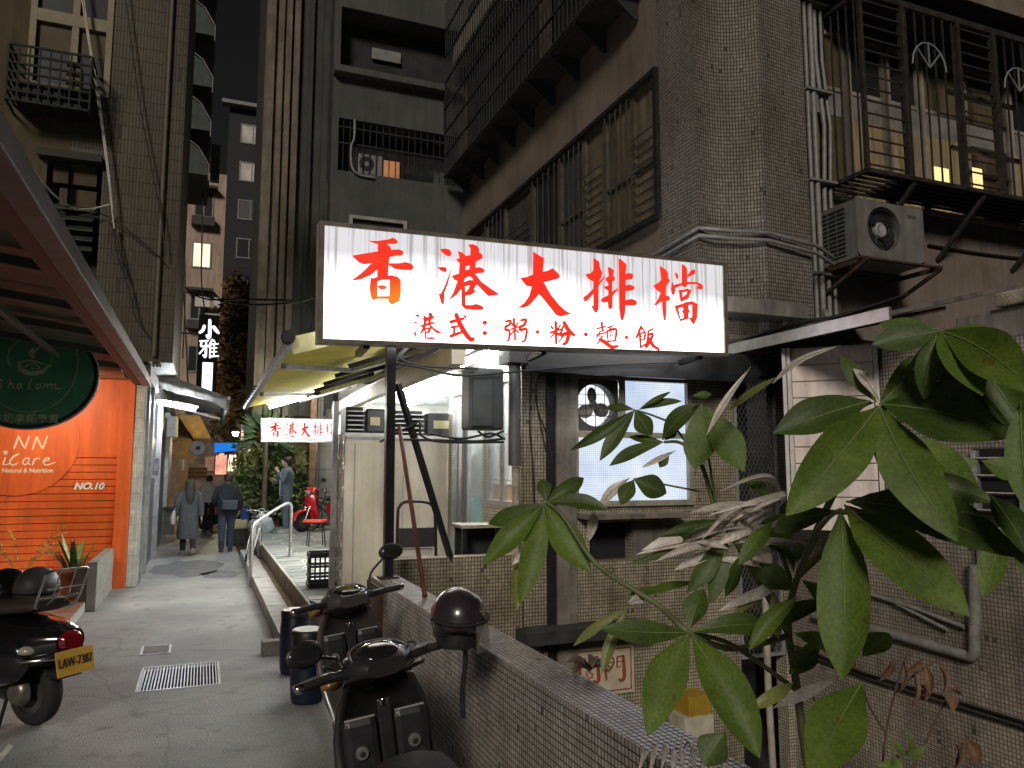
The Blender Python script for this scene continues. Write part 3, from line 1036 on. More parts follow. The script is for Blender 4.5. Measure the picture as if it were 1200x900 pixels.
# projecting cage balcony row higher up on the alley side
cg = thing('cage_balcony_row', 'long dark window cage with bracket teeth hanging high on the alley side of the apartment', 'window cage', (4.7, 11, 7.9))
cx0, cz0, cz1 = 4.55, 7.95, 12.0
dk = mat('black_panel', (0.02, 0.02, 0.02), 0.8, var=0.5, scale=3, streak=0.4)  # near-black colour for cage parts and recess backs
MB().box(cx0 + .04, XP - .005, 8.0, FY - .3, cz0 + .06, cz0 + .12).build('floor', dk, cg)
MB().box(XP - .02, XP - .006, 8.0, FY - .3, cz0 + .12, cz1).build('dark_backing', dk, cg)
MB().box(cx0 + .32, cx0 + .36, 10.55, 10.95, cz0 + .2, cz1).build('tiled_strip', t_pillar, cg)
for k in range(9):
    y = 8.2 + k * .86
    MB().prism([(cx0 + .02, y, cz0 + .05), (XP - .01, y, cz0 + .05), (XP - .01, y, cz0 - .28), (XP - .07, y, cz0 - .28)], (0, .04, 0)).build('bracket', dk, cg)
m = MB()
for z in (cz0 + .08, cz0 + .55, cz0 + 1.05, cz0 + 1.6, cz0 + 2.2, cz0 + 2.8, cz0 + 3.4):
    m.bar((cx0, 8.0, z), (cx0, FY - .3, z), .035)
y = 8.0
while y < FY - .3:
    m.bar((cx0, y, cz0 + .05), (cx0, y, cz1), .018)
    y += .14
tag(m.build('bars', dk, cg), kind='stuff')
MB().box(XP - .35, XP - .02, 11.5, FY - .31, 10.6, 11.0).build('pale_lintel', mat('cream_band', (0.36, 0.33, 0.25), 0.8, var=0.2), ab)

# barred window cage on the street front at top right
CYF, CZ0, CZ1 = 6.75, 5.42, 7.72
CX0, CX1 = 7.36, 12.4
cage_iron = mat('cage_iron', (0.036, 0.03, 0.026), .6, metal=.3, var=.4, scale=10)
gc = thing('window_cage', 'iron window cage lit from behind by yellow room light above the air conditioner', 'window cage', (8, 7, CZ0))
m = MB()
for y in (CYF, WY - .03):
    m.bar((CX0, y, CZ0), (CX0, y, CZ1), .05)
for x in (8.05, 9.05, 9.72, 10.4, 11.2, 12.0):
    m.bar((x, CYF, CZ0), (x, CYF, CZ1), .08, .05)
for z in (CZ0, CZ1):
    m.bar((CX0, CYF, z), (CX1, CYF, z), .05)
    m.bar((CX0, CYF, z), (CX0, WY - .02, z), .05)
m.build('frame', cage_iron, gc)
hb = None
for a, b, k in ((CX0, 8.05, 14), (9.05, 9.72, 14)):
    for i in range(k):
        z = CZ0 + (CZ1 - CZ0) * (i + .5) / k
        m = MB().bar((a + .02, CYF, z), (b - .03, CYF, z), .018)
        m.build('bar', cage_iron, gc)
for a, b, k in ((8.05, 9.05, 6), (9.72, 10.4, 4), (10.4, 11.2, 4)):
    for i in range(k):
        x = a + (b - a) * (i + .5) / k
        MB().bar((x, CYF, CZ0 + .02), (x, CYF, CZ1 - .02), .018).build('bar', cage_iron, gc)
for i in range(5):
    y = CYF + (WY - CYF) * (i + .7) / 5.5
    MB().bar((CX0, y, CZ0), (CX0, y, CZ1), .018).build('bar', cage_iron, gc)
for x0 in (8.2, 9.9):
    pts = [(x0 + .3 - .3 * math.cos(R(180 * k / 8)), CYF - .02, 6.95 + .34 * math.sin(R(180 * k / 8))) for k in range(9)]
    g = MB().tube(pts, .012, 6)
    for k in (2, 4, 6):
        g.bar((x0 + .3, CYF - .02, 6.95), pts[k], .016)
    g.build('fan_ornament', grey_paint, gc)
for i in range(6):
    y = CYF + .06 + (WY - CYF - .08) * i / 5.5
    MB().bar((CX0, y, CZ0 - .02), (CX1, y, CZ0 - .02), .03).build('floor_bar', cage_iron, gc)
MB().box(8.0, CX1, CYF + .03, WY - .05, CZ0 + .01, CZ0 + .03).build('tray', dk, gc)
MB().box(CX0, CX1, CYF - .02, WY - .05, CZ1 + .03, CZ1 + .06).build('roof_panel', dk, gc)
each_bar('support', cage_iron, gc, [((x, CYF, CZ0 - .04), (x - .1, WY - .02, CZ0 - .75), .05) for x in (8.15, 9.4, 10.9)])
for z0 in (6.2, 7.0):
    MB().box(9.3, 10.7, WY - .35, WY - .3, z0 - .05, z0).build('shelf_rail', cage_iron, gc)

posW = faceY(WY - .004)
win_cur = [mat('warm_curtain', (0.26, 0.19, 0.10), 0.9, var=0.2, scale=3, streak=0.5), mat('olive_blind', (0.12, 0.095, 0.045), 0.9, var=0.2, scale=3)]
lit = glow('lit_room', (1.0, 0.72, 0.30), 1.1, 0.35, 2.0)
litd = glow('dim_lit_curtain', (0.50, 0.36, 0.17), 0.20, 0.5, 2.4, stretch=(6, 1, .6))
litw = glow('pale_lit_strip', (0.7, 0.62, 0.5), 0.09, 0.4, 4)
for i, (a, b) in enumerate(((7.02, 7.75), (7.8, 8.45), (8.5, 9.1), (9.14, 9.9), (10.0, 10.9), (10.95, 12.2))):
    fm = MB()
    frame_rect(fm, posW, a, b, 5.3, 7.6, .05, -.06, .0)
    slab(fm, posW, a + .05, b - .05, 6.78, 6.83, -.05, .0)
    w_ = fm.build('window', mat('cream_window_frame', (0.33, 0.29, 0.24), 0.6, var=0.2), ab)
    MB().box(a + .05, b - .05, WY - .018, WY - .014, 5.35, 6.78).build('pane', (win_cur[1], litd, litd, litd, curtain, litd)[i], w_)
    MB().box(a + .05, b - .05, WY - .018, WY - .014, 6.83, 7.55).build('pane', (win_cur[1], dark_glass, dark_glass, win_cur[1], curtain, dark_glass)[i], w_)
    MB().box(a + .05, b - .05, WY - .03, WY - .022, 6.45, 6.77).build('pale_strip', litw, w_)
    for (u0, u1, z0, z1) in {2: [(8.86, 9.04, 5.4, 5.72)], 3: [(9.30, 9.62, 5.4, 6.02)], 4: [(10.06, 10.30, 5.42, 6.12)], 5: [(10.98, 11.5, 5.4, 5.75)]}.get(i, []):
        MB().box(u0, u1, WY - .03, WY - .026, z0, z1).build('lit_gap', lit, w_)

# air conditioner
ac = thing('air_conditioner', 'grey outdoor air conditioning unit on a bracket under the window cage at right', 'air conditioner', (7.7, 6.9, 4.3))
ax0, ax1, az0, az1, ay = 7.12, 8.22, 4.31, 5.03, 6.73
acb = mat('ac_casing', (0.17, 0.162, 0.15), 0.5, var=0.15, scale=3, streak=0.25)
fcx, fcz, fr2 = 7.56, 4.70, .275
m = MB()
ns = 40
ring = []
for k in range(ns):
    a = 2 * math.pi * k / ns
    c_, s_ = math.cos(a), math.sin(a)
    tt = min(((ax1 - fcx) if c_ > 0 else (fcx - ax0)) / max(abs(c_), 1e-6), ((az1 - fcz) if s_ > 0 else (fcz - az0)) / max(abs(s_), 1e-6))
    ring.append((Vector((fcx + c_ * tt, ay, fcz + s_ * tt)), Vector((fcx + c_ * fr2, ay, fcz + s_ * fr2)), Vector((fcx + c_ * fr2 * .97, ay + .1, fcz + s_ * fr2 * .97))))
for k in range(ns):
    a, b = ring[k], ring[(k + 1) % ns]
    m.quad(a[0], b[0], b[1], a[1])
    m.quad(a[1], b[1], b[2], a[2])
m.box(ax0, ax1, ay + .1, WY - .1, az0, az1)
for q in ((ax0, ax1, az1 - .004, az1), (ax0, ax1, az0, az0 + .004), (ax0, ax0 + .004, az0, az1), (ax1 - .004, ax1, az0, az1)):
    m.box(q[0], q[1], ay + .002, ay + .1, q[2], q[3])
m.build('casing', acb, ac)
m = MB()
for k in range(4):
    a0 = R(90 * k + 20)
    ps = [Vector((fcx + math.cos(a0 + s) * r * fr2, ay + .075 - .03 * s, fcz + math.sin(a0 + s) * r * fr2)) for r, s in ((.25, 0), (.9, .1), (.93, .75), (.3, .8))]
    m.quad(*ps)
m.build('fan_blades', mat('ac_fan', (0.012, 0.012, 0.012), 0.6), ac)
MB().lathe((fcx, ay + .097, fcz), [(fr2 * .965, 0), (fr2 * .965, .002)], (0, 1, 0), 32).build('fan_well', dark_void, ac)
MB().lathe((fcx, ay + .09, fcz), [(.10, 0), (.10, -.03), (.08, -.045)], (0, 1, 0), 20).build('hub', mat('ac_hub', (0.34, 0.33, 0.31), 0.5), ac)
m = MB()
for r in (.3, .5, .7, .9):
    m.tube([(fcx + math.cos(R(10 * k)) * r * fr2, ay + .012, fcz + math.sin(R(10 * k)) * r * fr2) for k in range(37)], .0028, 4)
m.build('guard', mat('ac_guard', (0.05, 0.05, 0.045), 0.5), ac)
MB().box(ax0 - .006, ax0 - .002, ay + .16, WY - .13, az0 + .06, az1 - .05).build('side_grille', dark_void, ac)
m = MB()
for k in range(12):
    z = az0 + .07 + k * (az1 - az0 - .13) / 11
    m.box(ax0 - .016, ax0 - .007, ay + .15, WY - .12, z - .008, z + .008)
for k in range(4):
    y = ay + .16 + k * (WY - .3 - ay) / 3
    m.box(ax0 - .019, ax0 - .017, y - .006, y + .006, az0 + .06, az1 - .05)
m.build('grille_bars', acb, ac)
text('TECO', .05, mat('ac_print', (0.05, 0.05, 0.05), 0.5), ac, (8.02, ay - .004, 4.90), (1, 0, 0), (0, 0, 1), squash=1.2)
m = MB()
for x in (7.15, 8.35):
    m.bar((x, 6.62, az0 - .04), (x, WY - .01, az0 - .04), .05)
    m.bar((x, 6.64, az0 - .06), (x, WY - .01, az0 - .38), .04)
m.box(7.1, 8.42, 6.66, 6.72, az0 - .03, az0 - .006)
m.box(7.1, 8.42, 7.2, 7.26, az0 - .03, az0 - .006)
m.build('bracket', rust_iron, ac)

# conduits beside the pier
cdt = thing('conduit_bundle', 'bundle of vertical grey conduits running down beside the tiled corner pier', 'pipes', (6.7, 7.2, 4))
for i, (px, r, b_) in enumerate(((948, .028, 0), (955, .035, 0), (966, .03, 1), (973, .024, 1))):
    x = ux(px, 150, 7.25)
    if b_:
        pts = [(x, 7.3, 3.5), (x, 7.3, 5.3), (x + .05, 7.3, 6.2), (x - .04, 7.3, 7.1), (x, 7.3, TOP)]
    else:
        pts = [(x, 7.25, 3.6), (x, 7.25, TOP)]
    if i == 1:
        pts = smooth_path([(6.0, 6.75, 3.42), (6.2, 6.8, 3.5), (x - .1, 7.05, 3.56), (x, 7.22, 3.75), (x, 7.25, 4.3), (x, 7.25, TOP)], 5)
    MB().tube(pts, r, 8).build('conduit', pipe_grey, cdt)
for z in (4.2, 5.4, 6.6, 7.8):
    MB().box(ux(945, 150, 7.25), ux(975, 150, 7.25), 7.20, 7.29, z, z + .03).build('clamp', pipe_grey, cdt)
hp = thing('pier_conduit', 'pair of grey conduits wrapping horizontally round the tiled corner pier above the sign', 'pipes', (5.8, 6.9, 4.3))
for dz in (0, -.09):
    MB().tube([(XP - .04, 8.6, 4.38 + dz), (XP - .04, 7.4, 4.46 + dz), (XP - .02, YC - .04, 4.5 + dz), ((XP + xb) / 2, YC - .08, 4.5 + dz), (xb, YC - .28, 4.46 + dz), (xc, YC - .24, 4.4 + dz), (7.0, 7.0, 4.36 + dz)], .022, 6).build('conduit', pipe_grey, hp)
wc = thing('front_wall_cables', 'two dark cables strung along the front wall right of the air conditioner', 'cables', (9.5, WY, 4.8))
for a, b in (((1088, 246), (1240, 268)), ((1088, 287), (1240, 306))):
    MB().tube(arc(at(*a, Y=WY - .03), at(*b, Y=WY - .03), .03, 8), .018, 6).build('cable', cable, wc)

# ------------------------------------------------------------ rear wing closing the court between the blocks
rwg = thing('rear_wing', 'shaded grey rear wing with recessed balconies seen above the left end of the lit sign', 'building', (3.6, FY, 0))
posF = faceY(FY)
m = MB()
hl = [(2.34, 4.95, 7.98, 9.12), (2.34, 4.95, 10.15, 11.6), (2.66, 3.76, 6.0, 7.0)]
holes_wall(m, 2.2, XP, 3.0, 14, hl, posF, .6)
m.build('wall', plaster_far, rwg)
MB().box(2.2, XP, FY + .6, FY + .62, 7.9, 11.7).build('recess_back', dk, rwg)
MB().box(2.66, 3.76, FY + .05, FY + .06, 6.0, 7.0).build('pane', dark_glass, rwg)
m = MB()
frame_rect(m, posF, 2.60, 3.82, 5.9, 7.05, .07, -.04, .02)
m.build('window_frame', mat('pale_frame', (0.28, 0.27, 0.25), 0.6), rwg)
m = MB()
for z in (8.95, 8.6):
    m.bar((2.36, FY + .05, z), (4.9, FY + .05, z), .03)
for k in range(18):
    x = 2.45 + k * .14
    m.bar((x, FY + .06, 7.98), (x, FY + .06, 9.12), .018)
m.build('railing', dark_iron, rwg)
MB().box(3.42, 3.76, FY + .5, FY + .56, 8.0, 8.55).build('lit_window', glow('orange_window', (1.0, 0.42, 0.17), 0.30, 0.3, 2), rwg)
MB().box(4.55, 4.8, FY + .5, FY + .56, 8.0, 8.45).build('dim_window', glow('dim_window', (0.6, 0.6, 0.5), 0.05, 0.6, 12), rwg)
MB().box(3.1, 3.75, FY + .5, FY + .55, 10.85, 11.1).build('pale_window', mat('pale_window', (0.2, 0.2, 0.19), 0.5), rwg)
MB().bar((4.62, FY - .05, 9.2), (4.62, FY - .05, 10.2), .04).build('downpipe', dark_iron, rwg)
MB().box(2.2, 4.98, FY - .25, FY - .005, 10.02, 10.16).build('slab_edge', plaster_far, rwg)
ac2 = thing('air_conditioner', 'small white outdoor air conditioner on the dark rear balcony above the sign', 'air conditioner', (3.1, FY, 8))
MB().box(2.78, 3.3, FY + .1, FY + .35, 8.0, 8.46).build('casing', mat('ac_white', (0.16, 0.165, 0.165), 0.5), ac2, bevel=.02)
MB().lathe((2.96, FY + .095, 8.24), [(.16, 0), (.16, .004)], (0, 1, 0), 24).build('fan_guard', dark_iron, ac2)
MB().lathe((2.96, FY + .09, 8.24), [(.05, 0), (.05, .004)], (0, 1, 0), 14).build('hub', grey_paint, ac2)
pp = thing('balcony_pipe', 'pale bent pipe hanging in the dark rear balcony beside the small air conditioner', 'pipe', (2.6, FY, 8))
MB().tube(smooth_path([(2.66, FY - .05, 9.1), (2.66, FY - .05, 8.7), (2.60, FY - .05, 8.5), (2.62, FY - .05, 8.1), (2.75, FY - .05, 7.93), (3.1, FY - .05, 7.9)]), .025, 7).build('pipe', pipe_grey, pp)

# ------------------------------------------------------------ ribbed tower at the end of the terrace
rt = thing('ribbed_tower', 'tall ribbed concrete tower rising behind the yellow awning', 'building', (2, 18, 0))
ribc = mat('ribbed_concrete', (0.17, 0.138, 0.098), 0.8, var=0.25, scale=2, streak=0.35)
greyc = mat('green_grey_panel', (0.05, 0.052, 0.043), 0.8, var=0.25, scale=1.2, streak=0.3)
TX0, TX1 = at(302, 300, Y=21).x, at(386, 300, Y=21).x
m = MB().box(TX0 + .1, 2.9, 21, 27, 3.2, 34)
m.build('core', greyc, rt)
w = (at(343, 300, Y=21).x - TX0)
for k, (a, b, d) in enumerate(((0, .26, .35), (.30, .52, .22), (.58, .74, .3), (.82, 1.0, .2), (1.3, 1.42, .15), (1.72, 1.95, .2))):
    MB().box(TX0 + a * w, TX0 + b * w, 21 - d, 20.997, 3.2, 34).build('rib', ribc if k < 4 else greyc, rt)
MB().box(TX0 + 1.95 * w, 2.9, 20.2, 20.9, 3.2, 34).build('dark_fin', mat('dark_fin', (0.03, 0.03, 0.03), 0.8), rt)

# ------------------------------------------------------------ background towers
def tower(name, label, x0, x1, Y, z1, m_, rows, cols, wins, wm, depth=9, balc=None):
    t = thing(name, label, 'building', ((x0 + x1) / 2, Y, 0))
    MB().box(x0, x1, Y, Y + depth, -1, z1).build('wall', m_, t)
    fh = 3.1
    for r in range(rows):
        for c in range(cols):
            key = (r, c)
            zt = z1 - 1.2 - r * fh
            u0 = x0 + (x1 - x0) * (wins[0] + (wins[1] - wins[0]) * c / cols)
            u1 = u0 + (x1 - x0) * (wins[1] - wins[0]) / cols * .86
            fmb = MB()
            frame_rect(fmb, faceY(Y), u0, u1, zt - 1.6, zt, .09, -.06, .0)
            slab(fmb, faceY(Y), (u0 + u1) / 2 - .04, (u0 + u1) / 2 + .04, zt - 1.5, zt - .1, -.05, 0)
            f_ = fmb.build('window', grey_paint, t)
            MB().box(u0 + .09, u1 - .09, Y - .02, Y - .01, zt - 1.5, zt - .1).build('pane', wm(r, c), f_)
            if balc and r % 2 == 0:
                MB().box(u0 - .2, u1 + .2, Y - .7, Y - .07, zt + .05, zt + .2).build('hood', balc, t)
                MB().box(u0 - .1, u1 + .1, Y - .6, Y - .07, zt - 2.2, zt - 1.7).build('balcony', balc, t)
    return t
Yb = 48
bx0, bx1 = at(214, 300, Y=Yb).x, at(262, 300, Y=Yb).x
lw = glow('far_lit_window', (1.0, 0.85, 0.6), 1.0, 0.3, 2)
pinkish = mat('pinkish_render', (0.46, 0.34, 0.255), 0.8, var=0.12, scale=.5, streak=.25)
bt = tower('apartment_tower', 'beige apartment tower with dark hooded windows far down the alley on the left', bx0, bx1, Yb, at(250, 203, Y=Yb).z, pinkish, 6, 1, (.22, .78),
      lambda r, c: lw if r == 1 else dark_glass, balc=mat('dark_hood', (0.06, 0.055, 0.05), 0.8))
for k, z in enumerate((12.3, 12.3)):
    MB().box(bx0 + .8 + k * 1.0, bx0 + 1.6 + k * 1.0, Yb - 1.1, Yb - .72, z - 1.2, z - .6).build('air_conditioner', white_paint, bt)
Yt = 62
tx0, tx1 = at(262, 300, Y=Yt).x, at(312, 300, Y=Yt).x
tw = tower('dark_tower', 'dark high rise with a few pale window bays behind the ribbed tower', tx0, tx1, Yt, at(285, 128, Y=Yt).z,
      mat('dark_tower_wall', (0.025, 0.025, 0.03), 0.8, var=0.2), 9, 1, (.28, .98), lambda r, c: mat('pale_bay', (0.55, 0.52, 0.46), 0.6, var=.3, scale=1) if r in (0, 1) else (mat('dim_bay', (.09, .085, .08), .6) if r in (2, 6, 7) else dark_glass))
MB().box(tx0 - .6, tx1, Yt - .8, Yt, at(285, 128, Y=Yt).z, at(285, 124, Y=Yt).z).build('roof_edge', grey_paint, tw)

# ------------------------------------------------------------ left block: olive apartment above the orange shop
YL, XS, XH = 13.45, -0.53, -0.955
lb = thing('left_apartment', 'olive tiled apartment block above the orange shop on the left of the alley', 'building', (-3, YL, 0))
posY = faceY(YL)
def lx(px, py, Y=YL): return at(px, py, Y=Y).x
def lz(px, py, Y=YL): return at(px, py, Y=Y).z
WLx0, WLx1, WLz0, WLz1 = lx(33, 60), lx(131, 60), lz(80, 108), 11.2
RX0, RX1, RZ0, RZ1 = lx(52, 240), lx(118, 240), lz(90, 420), lz(90, 186)
m = MB()
SPL = lx(78, 240)
holes_wall(m, -7.5, SPL, 3.2, 11.3, [(WLx0, SPL, WLz0, WLz1), (RX0, SPL, RZ0, RZ1)], posY, .3)
m.build('rendered_wall', olive_wall, lb)
m = MB()
holes_wall(m, SPL, XS, 3.55, 11.3, [(SPL, WLx1, WLz0, WLz1), (SPL, RX1, RZ0, RZ1)], posY, .3)
m.quad((XS, YL, 3.55), (XS, 17, 3.55), (XS, 17, 11.3), (XS, YL, 11.3))
m.quad((XS, YL, 3.55), (-1.1, YL, 3.55), (-1.1, 17, 3.55), (XS, 17, 3.55))
m.build('tiled_wall', t_left, lb)
MB().tube([(-.80, YL - .05, 3.6), (-.80, YL - .05, 11.3)], .035, 8).build('downpipe', mat('olive_pipe', (0.09, 0.08, 0.05), .6), lb)
MB().box(RX0 - .2, RX1 + .05, YL + .28, YL + .3, RZ0 - .1, RZ1).build('recess_back', dk, lb)
MB().box(RX0 - .12, RX1, YL - .16, YL + .2, RZ1 - .06, RZ1 + .06).build('hood', mat('dark_hood2', (0.03, 0.028, 0.02), .8), lb)
MB().box(lx(68, 215), lx(112, 215), YL + .18, YL + .26, lz(90, 240), lz(90, 218)).build('olive_blind', olive_wall, lb)
MB().box(lx(60, 215), lx(112, 215), YL + .1, YL + .16, lz(90, 214), lz(90, 190)).build('fascia_board', olive_wall, lb)
for k in range(5):
    z = lz(90, 247) - .16 * k
    MB().prism([(lx(62, 250), YL - .03, z), (lx(110, 250), YL - .03, z), (lx(110, 250), YL + .1, z + .1), (lx(62, 250), YL + .1, z + .1)], (0, 0, .012)).build('louvre', mat('dark_green_louvre', (0.03, 0.04, 0.025), .6), lb)
# pale framed window
fm = MB()
frame_rect(fm, posY, WLx0, WLx1, WLz0, WLz1, .09, -.03, .08)
zt = lz(80, 22)
slab(fm, posY, WLx0 + .09, WLx1 - .09, zt - .12, zt + .08, -.025, .08)
xm_ = (WLx0 + WLx1) / 2 + .05
slab(fm, posY, xm_ - .05, xm_ + .05, WLz0 + .09, zt - .12, -.02, .08)
slab(fm, posY, xm_ - .05, xm_ + .05, zt + .08, WLz1 - .09, -.02, .08)
wl = fm.build('window', mat('cream_wood_frame', (0.20, 0.17, 0.10), .6, var=.2), lb)
blind = mat('window_blind', (0.085, 0.068, 0.036), .8, var=.2)
zs = lz(80, 60)
for a, b in ((WLx0 + .09, xm_ - .05), (xm_ + .05, WLx1 - .09)):
    MB().box(a, b, YL + .05, YL + .06, zs, zt - .12).build('blind', blind, wl)
    MB().box(a, b, YL + .05, YL + .06, WLz0 + .09, zs).build('pane', dark_glass, wl)
    MB().box(a, b, YL + .05, YL + .06, zt + .08, WLz1 - .09).build('pane', dark_glass, wl)
# drooping cage under it
wb = thing('window_basket', 'rusted window basket hanging below the pale framed window at top left', 'window cage', (lx(60, 110), YL, lz(60, 140)))
bx0_, bx1_ = lx(18, 110), lx(112, 110)
bz0, bz1 = lz(60, 140), lz(60, 78)
m = MB()
for z in [bz0 + (bz1 - bz0) * k / 6 for k in range(7)]:
    m.bar((bx0_, YL - .55, z), (bx1_, YL - .55, z), .03)
    m.bar((bx0_, YL - .55, z), (bx0_, YL - .01, z), .03)
    m.bar((bx1_, YL - .55, z), (bx1_, YL - .01, z), .03)
for k in range(9):
    x = bx0_ + (bx1_ - bx0_) * k / 8
    m.bar((x, YL - .56, bz0), (x, YL - .56, bz1), .022)
    m.bar((x, YL - .56, bz0), (x, YL - .02, bz0), .022)
m.build('basket', mat('murky_iron', (0.012, 0.014, 0.01), .8, var=.5), wb)
MB().box(bx0_ + .1, bx1_ - .1, YL - .5, YL - .05, bz0 + .02, bz0 + .3).build('stored_boxes', dk, wb)
MB().box(lx(84, 100), lx(100, 100), YL - .5, YL - .2, bz0 + .1, bz0 + .75).build('board', mat('old_olive_board', (.1, .09, .05), .8), wb)

# green hoods further along
gh = thing('green_hood_cages', 'stacked green metal window hoods and cages projecting over the alley high on the left', 'window cage', (-.6, 27, 8))
hood = mat('green_sheet', (0.025, 0.045, 0.033), .5, var=.4, scale=3, streak=.4)
for k, z in enumerate((11.4, 12.9, 14.4, 16.2, 18.2)):
    m = MB()
    p = [(XH, 26, z + 1.0), (-.55, 26, z + .75), (-.25, 26, z + .2), (-.25, 26, z - .1), (XH, 26, z - .1)]
    m.prism(p, (0, 3.2, 0))
    m.build('hood', hood, gh)
    m = MB()
    for y in (25.95, 26.8, 27.6):
        m.tube([(XH + .05, y, z + 1.02), (-.55, y, z + .78), (-.22, y, z + .22), (-.22, y, z - .3)], .02, 5)
    m.build('rib', pipe_grey, gh)
MB().box(XH - 3, XH, 26.0, 31, 2.8, 17).build('wall', mat('dim_green_wall', (0.05, 0.055, 0.045), .8, var=.3, streak=.4), gh)
MB().box(-.2, .12, 30, 30.3, 12.6, 14.0).build('pale_box', grey_paint, gh)

# ------------------------------------------------------------ orange shop with roller shutter
YO = 13.32
orange = mat('orange_paint', (0.80, 0.14, 0.022), .5, var=.10, scale=1.5, streak=.22)
orange_d = mat('orange_groove', (0.45, 0.08, 0.015), .6, var=.1)
shop = thing('orange_shopfront', 'bright orange shopfront with ribbed shutter on the left of the alley', 'shop front', (-2.6, YO, 0))
SX = -1.235
MB().box(-5.5, SX, YO + .03, YO + .06, .12, 1.98).build('shutter_backing', orange_d, shop)
for i in range(17):
    z = .14 + i * .108
    MB().prism([(-5.5, YO + .028, z), (-5.5, YO - .002, z + .004), (-5.5, YO - .004, z + .098), (-5.5, YO + .028, z + .103)], (5.5 + SX, 0, 0)).build('slat', orange, shop)
MB().box(-5.5, SX, YO - .006, YO + .06, 1.984, 3.26).build('upper_panel', orange, shop)
MB().box(SX + .002, -1.03, YO - .05, YO + .12, 0, 3.26).build('side_post', orange, shop, bevel=.006)
MB().box(-5.5, -1.0, YO - .09, YO + .1, 3.262, 3.42).build('lintel', orange, shop)
c = at(22, 517, Y=YO)
disc = MB().prism([(c.x + .80 * math.cos(R(6 * k)), YO - .008, c.z + .80 * math.sin(R(6 * k))) for k in range(60)], (0, -.012, 0))
disc.build('logo_disc', orange, shop)
cream = mat('cream_print', (0.80, 0.66, 0.50), .6, var=.05)
def shopf(x, y): return at(x / 6, 420 + y / 6, Y=YO - .0225)
m = MB()
for pts, w in (([(98, 635), (115, 590), (130, 545)], 13), ([(130, 545), (150, 590), (175, 632)], 12), ([(175, 632), (190, 590), (208, 545)], 11),
               ([(228, 640), (243, 595), (258, 548)], 13), ([(258, 548), (278, 595), (300, 636)], 12), ([(300, 636), (318, 590), (332, 545)], 11),
               ([(38, 695), (28, 725), (20, 750)], 11), ([(135, 672), (95, 690), (70, 725), (85, 750), (125, 738)], 12),
               ([(205, 700), (175, 705), (160, 735), (180, 748), (205, 715)], 10), ([(207, 700), (200, 735), (215, 748)], 10),
               ([(240, 705), (235, 730), (228, 750)], 11), ([(240, 720), (262, 700), (280, 708)], 10),
               ([(312, 725), (345, 712), (340, 698), (315, 708), (305, 735), (330, 750), (388, 730)], 10), ([(20, 750), (60, 742), (70, 725)], 7)):
    stroke(m, pts, w, shopf, .9)
star = [(38 + (24 if k % 2 == 0 else 10) * math.sin(R(36 * k)), 662 - (24 if k % 2 == 0 else 10) * math.cos(R(36 * k))) for k in range(10)]
outline_mesh(m, [star], shopf)
m.build('logo_lettering', cream, shop)
text('Natural & Nutrition', .088, cream, shop, shopf(196, 789), (1, 0, 0), (0, 0, 1), bold=.0025, squash=.92)
text('NO.10', .135, mat('white_print', (0.85, 0.83, 0.8), .5, var=.03), shop, at(104, 570, Y=YO - .012), (1, 0, 0), (0, 0, 1), name='house_number', shear=.25, bold=.006, squash=1.05)

# white tiled pier with real tiles
tp = thing('white_tile_pier', 'narrow white tiled pier between the orange shop and the dark shop', 'pillar', (-.95, 13.35, 0))
MB().box(-1.025, -.885, 13.31, 13.8, 0, 3.35).build('core', mat('pier_grout', (0.25, 0.25, 0.23), .9), tp)
wt = [mat('white_tile_a', (0.60, 0.62, 0.58), .25, var=.12, scale=5), mat('white_tile_b', (0.52, 0.55, 0.50), .25, var=.15, scale=5)]
for r in range(14):
    for q in range(4):
        x = -1.022 + q * .034
        z = .02 + r * .235
        MB().box(x, x + .030, 13.300, 13.309, z, z + .228).build('tile', random.choice(wt), tp)

# stepped platform and planting in front of the shutter
st_ = thing('tiled_step', 'brown tiled step platform in front of the orange shutter', 'step', (-2.5, 10.6, 0))
brown_t = [mat('brown_floor_tile_a', (0.25, 0.13, 0.08), .5, var=.2), mat('brown_floor_tile_b', (0.19, 0.10, 0.065), .5, var=.2)]
MB().box(-6, -1.32, 8.6, 13.26, 0, .115).build('base', kerbstone, st_)
for i in range(11):
    for j in range(12):
        x1 = -1.325 - i * .36
        y0 = 8.62 + j * .385
        MB().box(x1 - .35, x1, y0, y0 + .375, .116, .126).build('tile', random.choice(brown_t), st_)
lw_ = thing('planter_ledge', 'short grey concrete ledge wall beside the potted snake plant', 'ledge', (-1.4, 12.5, .12))
a = at(113, 700, Z=.0)
MB().box(-1.318, -1.20, 11.3, 13.2, .0, .62).build('ledge', mat('ledge_concrete', (0.20, 0.195, 0.175), .8, var=.25, bump=.3), lw_, bevel=.01)
MB().box(-1.45, -1.322, 11.32, 11.46, .127, .56).build('end_panel', mat('dark_panel', (0.07, 0.06, 0.05), .6), lw_)

def blade_leaf(mb, base, tip, w, side):
    base, tip = Vector(base), Vector(tip)
    d = tip - base
    s = d.cross(Vector(side)).normalized()
    rows = []
    for i in range(6):
        t = i / 5
        ww = w * (.55 + .9 * t) * (1 - t ** 3) / 2 + .001
        c_ = base + d * t + Vector((d.x, d.y, 0)) * (.25 * t * t)
        rows += [c_ - s * ww, c_ + Vector(side) * ww * .3, c_ + s * ww]
    fs = []
    for i in range(5):
        for k in range(2):
            fs.append((i * 3 + k, i * 3 + k + 1, i * 3 + k + 4, i * 3 + k + 3))
    mb.add(rows, fs, True)

